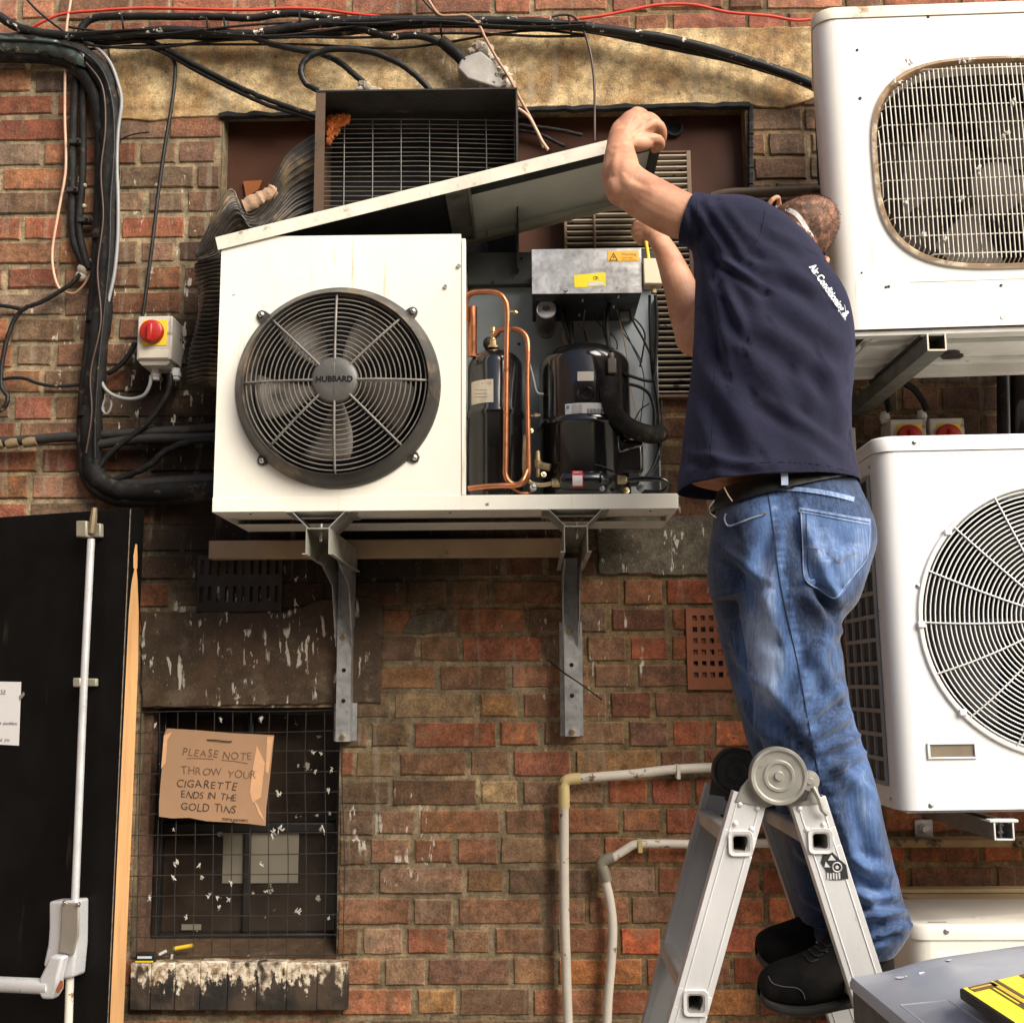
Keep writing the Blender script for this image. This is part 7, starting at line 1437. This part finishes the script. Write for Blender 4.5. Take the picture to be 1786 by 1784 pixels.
# left fist closing on the lid corner
fist = []
limb(bm_, [(1083, 244, .585, 25), (1093, 229, .565, 29), (1108, 222, .545, 31), (1122, 222, .53, 28)], flat=.72)
limb(bm_, [(1086, 238, .575, 20), (1098, 214, .56, 20), (1108, 203, .548, 15)])
limb(bm_, [(1092, 248, .58, 18), (1112, 250, .575, 16), (1128, 248, .565, 14)])
FING = [[(1098, 212, .55, 12.5), (1109, 197, .535, 11.5), (1124, 203, .505, 10.5), (1130, 222, .480, 9.6), (1122, 240, .478, 8.6)],
        [(1110, 216, .55, 12.5), (1127, 205, .535, 11.5), (1143, 213, .51, 10.8), (1148, 231, .485, 9.8), (1138, 248, .482, 8.8)],
        [(1116, 226, .56, 12), (1139, 216, .55, 11.2), (1152, 223, .53, 10.4), (1155, 240, .505, 9.4), (1146, 252, .498, 8.6)],
        [(1114, 242, .575, 12), (1134, 242, .568, 11), (1149, 245, .555, 9.6), (1152, 255, .535, 8.8), (1140, 262, .522, 8)]]
for f_ in FING: limb(bm_, f_, 12, 4)
limb(bm_, [(1090, 236, .555, 14), (1100, 246, .515, 12), (1114, 254, .485, 10.5), (1128, 254, .475, 9)], 12, 4)       # thumb
# right arm reaching across into the bay
limb(bm_, [(1330, 440, .68, 52), (1285, 500, .60, 48), (1235, 566, .545, 42), (1206, 592, .525, 36)])
limb(bm_, [(1214, 590, .525, 36), (1200, 545, .515, 34), (1184, 495, .505, 29), (1166, 450, .495, 23), (1152, 424, .49, 19), (1142, 410, .487, 17)])
limb(bm_, [(1144, 412, .487, 17), (1136, 402, .485, 17), (1126, 396, .482, 15)], flat=.7)
for f_ in ([(1130, 398, .488, 8.5), (1117, 390, .482, 8), (1108, 394, .47, 7.2), (1110, 402, .462, 6.4)], [(1128, 402, .484, 8.5), (1114, 398, .478, 8), (1106, 404, .465, 7.2), (1110, 411, .458, 6.4)], [(1130, 407, .482, 8.2), (1116, 407, .476, 7.6), (1109, 413, .464, 7), (1113, 418, .457, 6.2)], [(1134, 411, .48, 7.6), (1121, 415, .475, 7), (1115, 420, .464, 6.2), (1119, 424, .458, 5.6)], [(1138, 402, .475, 8.5), (1130, 406, .462, 8), (1123, 410, .456, 7)]): limb(bm_, f_, 10, 4)
body = fuse(bm_, .0036, 2, .5)
# tendons, knuckle creases, elbow folds
folds(body, [(1088, 232, 1108, 198, 3.2, .0016), (1094, 236, 1127, 206, 3.0, .0018), (1096, 242, 1140, 218, 3.0, .0016), (1070, 262, 1104, 264, 4, -.0014), (1074, 250, 1104, 252, 3, -.0012), (1062, 346, 1086, 352, 6, -.002), (1138, 236, 1150, 234, 2.2, -.003), (1100, 310, 1128, 322, 7, -.003), (1068, 300, 1076, 262, 6, .0022), (1110, 360, 1180, 398, 14, .003)], .0003, 4, (40, 40, 40))
bo_ = finish(body, 'body', m_skin, man); pb = Proj(body)
# cropped hair as a thin close shell
co, no = arr(body); hcn = np.array(hc); sel = []
bm2 = bmesh.new(); mp = {}
loc = np.array([(HM.inverted() @ Vector(c))[:] for c in co])
for f_ in body.faces:
    l_ = loc[[v.index for v in f_.verts]].mean(0)
    if np.linalg.norm(l_ / np.array([.09, .115, .13])) < 1.03 and (l_[2] > .045 + .4 * max(l_[1], 0) or (l_[1] < -.02 and l_[2] > -.055)) and abs(l_[0]) < .0735:
        for v in f_.verts:
            if v.index not in mp: mp[v.index] = bm2.verts.new(v.co + v.normal * (.0016 + .0006 * random.random()))
        bm2.faces.new([mp[v.index] for v in f_.verts])
r5 = random.Random(5); src = [(v.co.copy(), v.normal.copy()) for v in bm2.verts]; bm2.normal_update(); src = [(v.co.copy(), v.normal.copy()) for v in bm2.verts]
down = (HM.to_3x3() @ Vector((0, -.5, -1))).normalized()
for _ in range(5200):
    c_, n_ = r5.choice(src); c_ = c_ + Vector((r5.uniform(-.003, .003), r5.uniform(-.003, .003), r5.uniform(-.003, .003))); n_ = n_ if n_.dot(c_ - hc) > 0 else -n_
    d_ = (n_ * .55 + down * .8 + Vector((r5.gauss(0, .3), r5.gauss(0, .3), r5.gauss(0, .3)))).normalized(); sd_ = d_.cross(n_).normalized() * .00045
    vv = [bm2.verts.new(c_ - sd_), bm2.verts.new(c_ + sd_), bm2.verts.new(c_ + d_ * r5.uniform(.004, .008))]; bm2.faces.new(vv)
finish(bm2, 'cropped_hair', M('cropped_brown_hair', (.13, .062, .034, 1), .7, var=.4, vs=30, dirt=(.34, .165, .10, 1), ds=40, dt=.48, dw=.14, bump=.6, bs=260), man)
part('mask_strap', pb.patch([(1352, 358, 1353, 364), (1368, 360, 1367, 367), (1386, 367, 1382, 374), (1399, 379, 1393, 385), (1412, 400, 1405, 403), (1424, 420, 1417, 424)], .0035, 4, 6), M('white_strap', (.72, .68, .62, 1), .7, var=.05), man, smooth=60)
# ---- shirt
sm = MB(); sm.loft(rings_lr(T_SH))
SL = [(1340, 420, .77, 52), (1300, 402, .765, 58), (1262, 396, .765, 56), (1228, 389, .757, 52), (1206, 383.5, .750, 49.5), (1188, 379, .745, 49.5)]
pts, rs = tube_px(SL, 24, 5); sm.tube(pts, rs, 28)
limb(sm, [(1350, 430, .70, 52), (1300, 480, .62, 52), (1268, 520, .58, 50)])
sm.loft(rings_lr([(1312, 360, 1372, 402, .70, .045), (1310, 372, 1402, 424, .705, .075), (1304, 400, 1426, 448, .715, .09), (1300, 440, 1442, 476, .725, .10)]))
shirt = fuse(sm, .0058, 5, .5)
folds(shirt, [(a_, b_, c_, d_, w_ * 1.2, h_ * 1.1) for (a_, b_, c_, d_, w_, h_) in [(1250, 446, 1330, 500, 6, .010), (1256, 470, 1300, 580, 8, .010), (1246, 500, 1270, 640, 9, .009), (1330, 690, 1480, 790, 10, .008), (1200, 790, 1330, 812, 7, .006), (1208, 352, 1262, 440, 7, .007), (1232, 350, 1300, 446, 8, .008), (1262, 356, 1318, 430, 9, .006), (1300, 452, 1420, 500, 10, .006), (1340, 400, 1400, 432, 8, .004), (1330, 430, 1440, 520, 11, .006), (1290, 540, 1470, 660, 16, .008), (1240, 560, 1380, 690, 18, .007), (1360, 520, 1478, 610, 14, .007), (1225, 640, 1310, 760, 18, .007), (1440, 640, 1478, 742, 12, .009), (1400, 660, 1474, 760, 13, .006), (1215, 700, 1255, 825, 14, .007), (1280, 700, 1330, 822, 20, .005), (1380, 730, 1440, 825, 18, .004), (1235, 470, 1290, 590, 15, .008), (1262, 450, 1330, 540, 12, .006), (1204, 350, 1206, 416, 3, -.0025)]], .0010, 3)
shirt.verts.ensure_lookup_table(); hz = Z(1340, 833, .978)
bmesh.ops.bisect_plane(shirt, geom=shirt.verts[:] + shirt.edges[:] + shirt.faces[:], plane_co=(0, 0, hz), plane_no=(.02, 0, -1), clear_outer=True)
xq = P(1240, 400, .75).x; zq = P(1200, 436, .75).z
gs = [f_ for f_ in shirt.faces if f_.calc_center_median().x < xq and f_.calc_center_median().z > zq]; ge = list({e for f_ in gs for e in f_.edges}); gv = list({v for f_ in gs for v in f_.verts})
bmesh.ops.bisect_plane(shirt, geom=gv + ge + gs, plane_co=P(1199, 383, .75), plane_no=(P(1196, 381, .747) - P(1215, 386, .752)).normalized(), clear_outer=True); shirt.normal_update()
sh_ = finish(shirt, 'polo_shirt', m_navy, man); so = sh_.modifiers.new('cloth', 'SOLIDIFY'); so.thickness = .0025; so.offset = -1
ps_ = Proj(shirt)
part('hem_seam', ps_.dashes([(1196, 824), (1240, 816), (1300, 808), (1380, 806), (1440, 812), (1484, 824)], .0006, 4, .7, .0012), m_navyd, sh_)
part('sleeve_hem', ps_.line([(1214, 344), (1217, 370), (1219, 400), (1218, 426)], .0007, .0008), m_navyd, sh_)
part('armhole_seam', ps_.line([(1335, 368), (1331, 392), (1324, 415), (1308, 438), (1284, 462), (1262, 486), (1252, 500)], .0009, .0008), m_navyd, sh_)
part('side_seam', ps_.line([(1252, 500), (1250, 560), (1248, 640), (1244, 720), (1240, 800), (1238, 816)], .0006, .0006), m_navyd, sh_)
def px_text(txt, size, x0, y0, ang, sx=1.0):
    mb0 = text_mb(txt, size, (0, 0, 0), (1, 0, 0), (0, 1, 0), bold=.02 * size); ca, sa = math.cos(ang), math.sin(ang); w = max(v[0] for v in mb0.v)
    mb0.v = [tuple(ps_.hit(x0 + v[0] * sx * ca + v[1] * sa, y0 + v[0] * sx * sa - v[1] * ca, .0022)) for v in mb0.v]; return mb0
m_print = M('white_shirt_print', (.74, .74, .74, 1), .6, var=.05)
pm = px_text('Air Conditioning &', 17.5, 1411, 466, R(55), .80); part('back_lettering', pm, m_print, sh_, smooth=0)
pm = MB(); ps_.line([(1412, 466), (1421, 478), (1430, 488), (1436, 497)], .0007, .002, mb=pm)
for (x, y) in ((1432, 494), (1437, 500), (1443, 505), (1449, 513), (1455, 524)): ps_.line([(x, y), (x + 2, y + 3)], .0012, .002, mb=pm)
ps_.line([(1461, 535), (1467, 548), (1474, 559)], .0008, .002, mb=pm); ps_.line([(1474, 559), (1475, 545), (1473, 532)], .0006, .002, mb=pm); part('print_underline', pm, m_print, sh_)
# ---- belt and jeans
jm = MB(); jm.loft(rings_lr(PEL)); jm.loft(rings_lr(NEAR)); jm.loft(rings_lr(FAR))
jeans = fuse(jm, .0058, 5, .5)
JF = [(1380, 870, 1340, 1040, 14, .005), (1400, 900, 1470, 1090, 14, .009), (1430, 1030, 1466, 1086, 12, -.012), (1466, 1086, 1400, 1040, 12, .006), (1452, 1100, 1380, 1240, 16, .007), (1262, 960, 1330, 1010, 10, .005), (1244, 1040, 1300, 1030, 6, .003), (1256, 1076, 1306, 1076, 6, .003), (1300, 950, 1350, 1090, 18, .006), (1415, 1130, 1466, 1210, 14, .006), (1330, 1180, 1420, 1300, 16, .006), (1470, 1200, 1392, 1262, 10, .007), (1486, 1240, 1410, 1290, 9, .008), (1498, 1280, 1424, 1312, 8, .008), (1505, 1310, 1436, 1350, 9, .009), (1512, 1340, 1440, 1386, 9, .006), (1530, 1400, 1450, 1330, 12, .006), (1450, 1400, 1500, 1520, 12, .007), (1500, 1380, 1540, 1520, 14, .006), (1470, 1480, 1560, 1560, 10, .007), (1575, 1588, 1470, 1602, 8, .014), (1564, 1566, 1480, 1556, 8, .008), (1580, 1612, 1500, 1640, 7, .010), (1556, 1640, 1490, 1660, 6, .008), (1490, 1540, 1530, 1592, 10, .008), (1560, 1530, 1500, 1500, 9, .006), (1400, 1560, 1450, 1590, 8, .008), (1404, 1600, 1456, 1620, 7, .009), (1386, 1480, 1440, 1520, 9, .006), (1300, 1230, 1340, 1290, 9, .006), (1285, 1140, 1330, 1200, 9, .006), (1440, 930, 1466, 1010, 9, .005), (1480, 960, 1430, 990, 7, .004)]
folds(jeans, [(a_, b_, c_, d_, w_, h_ * 1.9) for (a_, b_, c_, d_, w_, h_) in JF], .0022, 8, (20, 20, 13))
co, no = arr(jeans); px = PX(co); fade_shade = np.full(len(co), -.02)  # worn dye plus highlights and shade painted into the jeans
for (x, y, rx, ry, a) in ((1330, 1090, 46, 130, .78), (1345, 1190, 36, 90, .5), (1390, 880, 70, 50, .22), (1460, 960, 55, 60, .6), (1430, 1150, 40, 90, .25), (1440, 1320, 30, 80, .25), (1505, 1430, 30, 120, .65), (1530, 1560, 40, 60, .35), (1488, 1240, 26, 60, .35), (1305, 900, 30, 40, .2), (1276, 970, 34, 80, -.3), (1376, 980, 20, 120, -.28), (1424, 1080, 24, 60, -.3), (1350, 1400, 40, 90, -.2), (1350, 960, 22, 60, .25), (1470, 1340, 22, 160, -.15), (1530, 1640, 20, 24, .3)):
    fade_shade += a * np.exp(-(((px[:, 0] - x) / rx) ** 2 + ((px[:, 1] - y) / ry) ** 2))
# worn high spots along the side seam
sx_ = [(1341, 850), (1350, 930), (1358, 1000), (1374, 1080), (1394, 1170), (1408, 1250), (1426, 1340), (1452, 1440), (1478, 1540), (1496, 1610)]
sw = np.array(catmull(sx_, 10)); dm_ = np.min(np.linalg.norm(px[:, None, :] - (sw + np.array([7, 0]))[None], axis=2), axis=1); fade_shade += .38 * np.exp(-(dm_ / 9) ** 2) * (.5 + .5 * np.sin(px[:, 1] * .42 + 2 * np.sin(px[:, 1] * .11)))
zh = [P(1510, 1668, .95).z, P(1450, 1648, .80).z]
jeans.verts.ensure_lookup_table()
cap = [f_ for f_ in jeans.faces if (f_.normal.z < -.8 and f_.calc_center_median().z < zh[1] + .006)]
bmesh.ops.delete(jeans, geom=cap, context='FACES_ONLY')
jn = finish(jeans, 'jeans', m_denim, man, fade_shade); so = jn.modifiers.new('cloth', 'SOLIDIFY'); so.thickness = .003; so.offset = -1
pj = Proj(jeans)
pk_rows = [(1394, 886, 1519, 908), (1397, 920, 1520, 930), (1399, 950, 1518, 955), (1401, 984, 1505, 980), (1408, 1014, 1488, 1008), (1430, 1032, 1474, 1030), (1452, 1045, 1459, 1045)]
pk_ = part('back_pocket', pj.patch(pk_rows, .0032, 18, 6), m_denim, jn, smooth=60); pk_.data.attributes.new('fade_shade', 'FLOAT', 'POINT').data.foreach_set('value', np.full(len(pk_.data.vertices), .52, np.float32))
_e = part('pocket_edge', pj.patch([(1393, 884, 1393, 893), (1430, 890, 1429, 899), (1480, 899, 1479, 909), (1519, 905, 1518, 916)], .0050, 4, 6), m_denim, jn, smooth=60); _e.data.attributes.new('fade_shade', 'FLOAT', 'POINT').data.foreach_set('value', np.full(len(_e.data.vertices), .72, np.float32)); part('pocket_stitching', pj.line([(1396, 889), (1430, 895), (1480, 904), (1516, 911)], .0006, .0062), m_seamd, jn)
part('pocket_stitching', pj.line([(1397, 893), (1400, 950), (1404, 1008), (1430, 1028), (1456, 1043), (1474, 1022), (1492, 1000), (1512, 972), (1517, 930), (1516, 912)], .0009, .0040), m_stitch, jn)
part('pocket_stitching', pj.line([(1406, 896), (1408, 950), (1412, 1004), (1434, 1022), (1456, 1034)], .0006, .0040), m_seamd, jn)
part('pocket_arc', pj.dashes([(1404, 954), (1424, 956), (1444, 964), (1466, 980), (1476, 970), (1500, 962)], .0006, 4, .7, .0044), m_thread, jn)
_e = part('waistband_edge', pj.patch([(1340, 850, 1341, 856), (1380, 849, 1380, 856), (1420, 852, 1419, 860), (1460, 859, 1458, 867), (1491, 867, 1489, 875)], .0034, 4, 6), m_denim, jn, smooth=60); _e.data.attributes.new('fade_shade', 'FLOAT', 'POINT').data.foreach_set('value', np.full(len(_e.data.vertices), .72, np.float32))
part('waistband_stitching', pj.dashes([(1342, 857), (1380, 857), (1420, 861), (1460, 868), (1489, 876)], .0009, 6, .55, .0044), m_seamd, jn)
part('side_seam', pj.line([(1336, 838), (1341, 870)] + sx_[1:] + [(1500, 1640)], .0011, .0008), m_seamd, jn)
part('front_pocket_edge', pj.line([(1266, 896), (1264, 906), (1270, 917), (1284, 914), (1310, 904), (1334, 897)], .0020, .0016), m_stitch, jn)
part('rivet', pj.line([(1333, 895), (1335, 897)], .0032, .003), M('copper_rivet', (.55, .28, .10, 1), .35, .8), jn)
part('hem_edge', pj.line([(1418, 1640), (1440, 1648), (1458, 1650)], .0024, .002), m_stitch, jn)
bl = MB(); B0 = [(1336, 818, 1488, 830, .825, .118), (1292, 830, 1491, 842, .826, .124), (1262, 850, 1494, 852, .83, .134), (1250, 868, 1496, 860, .83, .140)]
bl.loft([[p for p in r] for r in rings_lr([(1252, 858, 1474, 812, .826, .120), (1242, 894, 1488, 838, .828, .137)], k=2, sc=1.015)], True, False); part('belt', bl, m_belt, man, smooth=60)
part('belt_keeper', MB().tube([P(1263, 850, .935), P(1270, 864, .938), P(1277, 874, .938)], .0014, 6), m_thread, man); part('belt_buckle', MB().tube([P(1246, 872, .86), P(1238, 884, .85), P(1240, 896, .855), P(1250, 903, .88)], .0018, 6), m_chrome, man)
mb = MB(); lp2 = [(1362, 822), (1374, 823), (1375, 846), (1363, 846)]; mb.prism([P(x, y, .968 + .004 * (y > 830)) for x, y in lp2], (0, .002, 0)); part('belt_loop', mb, m_stitch, jn)
# ---- safety shoes
def shoe(spec, d, sole_px):
    up_, so_ = [], []
    for (x, yt, yb, w) in catmull(spec, 4):
        c = P(x, (yt + yb) / 2, d); h = (P(x, yt, d).z - P(x, yb, d).z) / 2; row = []
        for j in range(24):
            u, v_ = se(2 * math.pi * j / 24, 2.6); row.append(c + Vector((0, -w * u * (1 - .25 * max(v_, 0)), h * v_)))
        up_.append(row); zb_ = P(x, yb, d).z; k_ = sole_px * mpp(d); srow = []
        for j in range(20):
            u, v_ = se(2 * math.pi * j / 20, 4); srow.append(Vector((c.x, -d - (w + .004) * u, zb_ + k_ * .2 + k_ * .5 * v_)))
        so_.append(srow)
    sh_o = part('safety_shoe', MB().loft(up_), m_shoe, man, smooth=60); part('sole', MB().loft(so_), m_sole, sh_o, smooth=50); return sh_o
n_sh = [(1323, 1712, 1736, .014), (1329, 1697, 1744, .032), (1344, 1684, 1750, .042), (1366, 1674, 1754, .048), (1396, 1664, 1755, .050), (1424, 1650, 1752, .047), (1450, 1630, 1747, .044), (1480, 1618, 1742, .042), (1512, 1616, 1738, .041), (1540, 1622, 1736, .036), (1553, 1640, 1732, .026)]
f_sh = [(1319, 1640, 1664, .014), (1325, 1628, 1676, .032), (1342, 1618, 1686, .042), (1366, 1610, 1690, .047), (1394, 1600, 1690, .048), (1420, 1590, 1687, .045), (1450, 1580, 1683, .042), (1480, 1580, 1680, .041), (1506, 1590, 1678, .036), (1518, 1606, 1676, .026)]
s1_ = shoe(n_sh, .95, 17); s2_ = shoe(f_sh, .80, 15)
me_ = s1_.data; b3 = bmesh.new(); b3.from_mesh(me_); bmesh.ops.translate(b3, verts=b3.verts, vec=WLOC[man]); p3 = Proj(b3)
part('toe_stitching', p3.line([(1340, 1702), (1348, 1714), (1366, 1720), (1388, 1722), (1400, 1730), (1404, 1742)], .0008, .001), M('grey_stitching', (.13, .125, .115, 1), .7), s1_)
for k in range(4): part('lace', p3.line([(1402 + k * 9, 1664 - k * 9), (1414 + k * 9, 1676 - k * 9), (1428 + k * 9, 1672 - k * 9)], .0019, .002), m_belt, s1_)
b3.free()
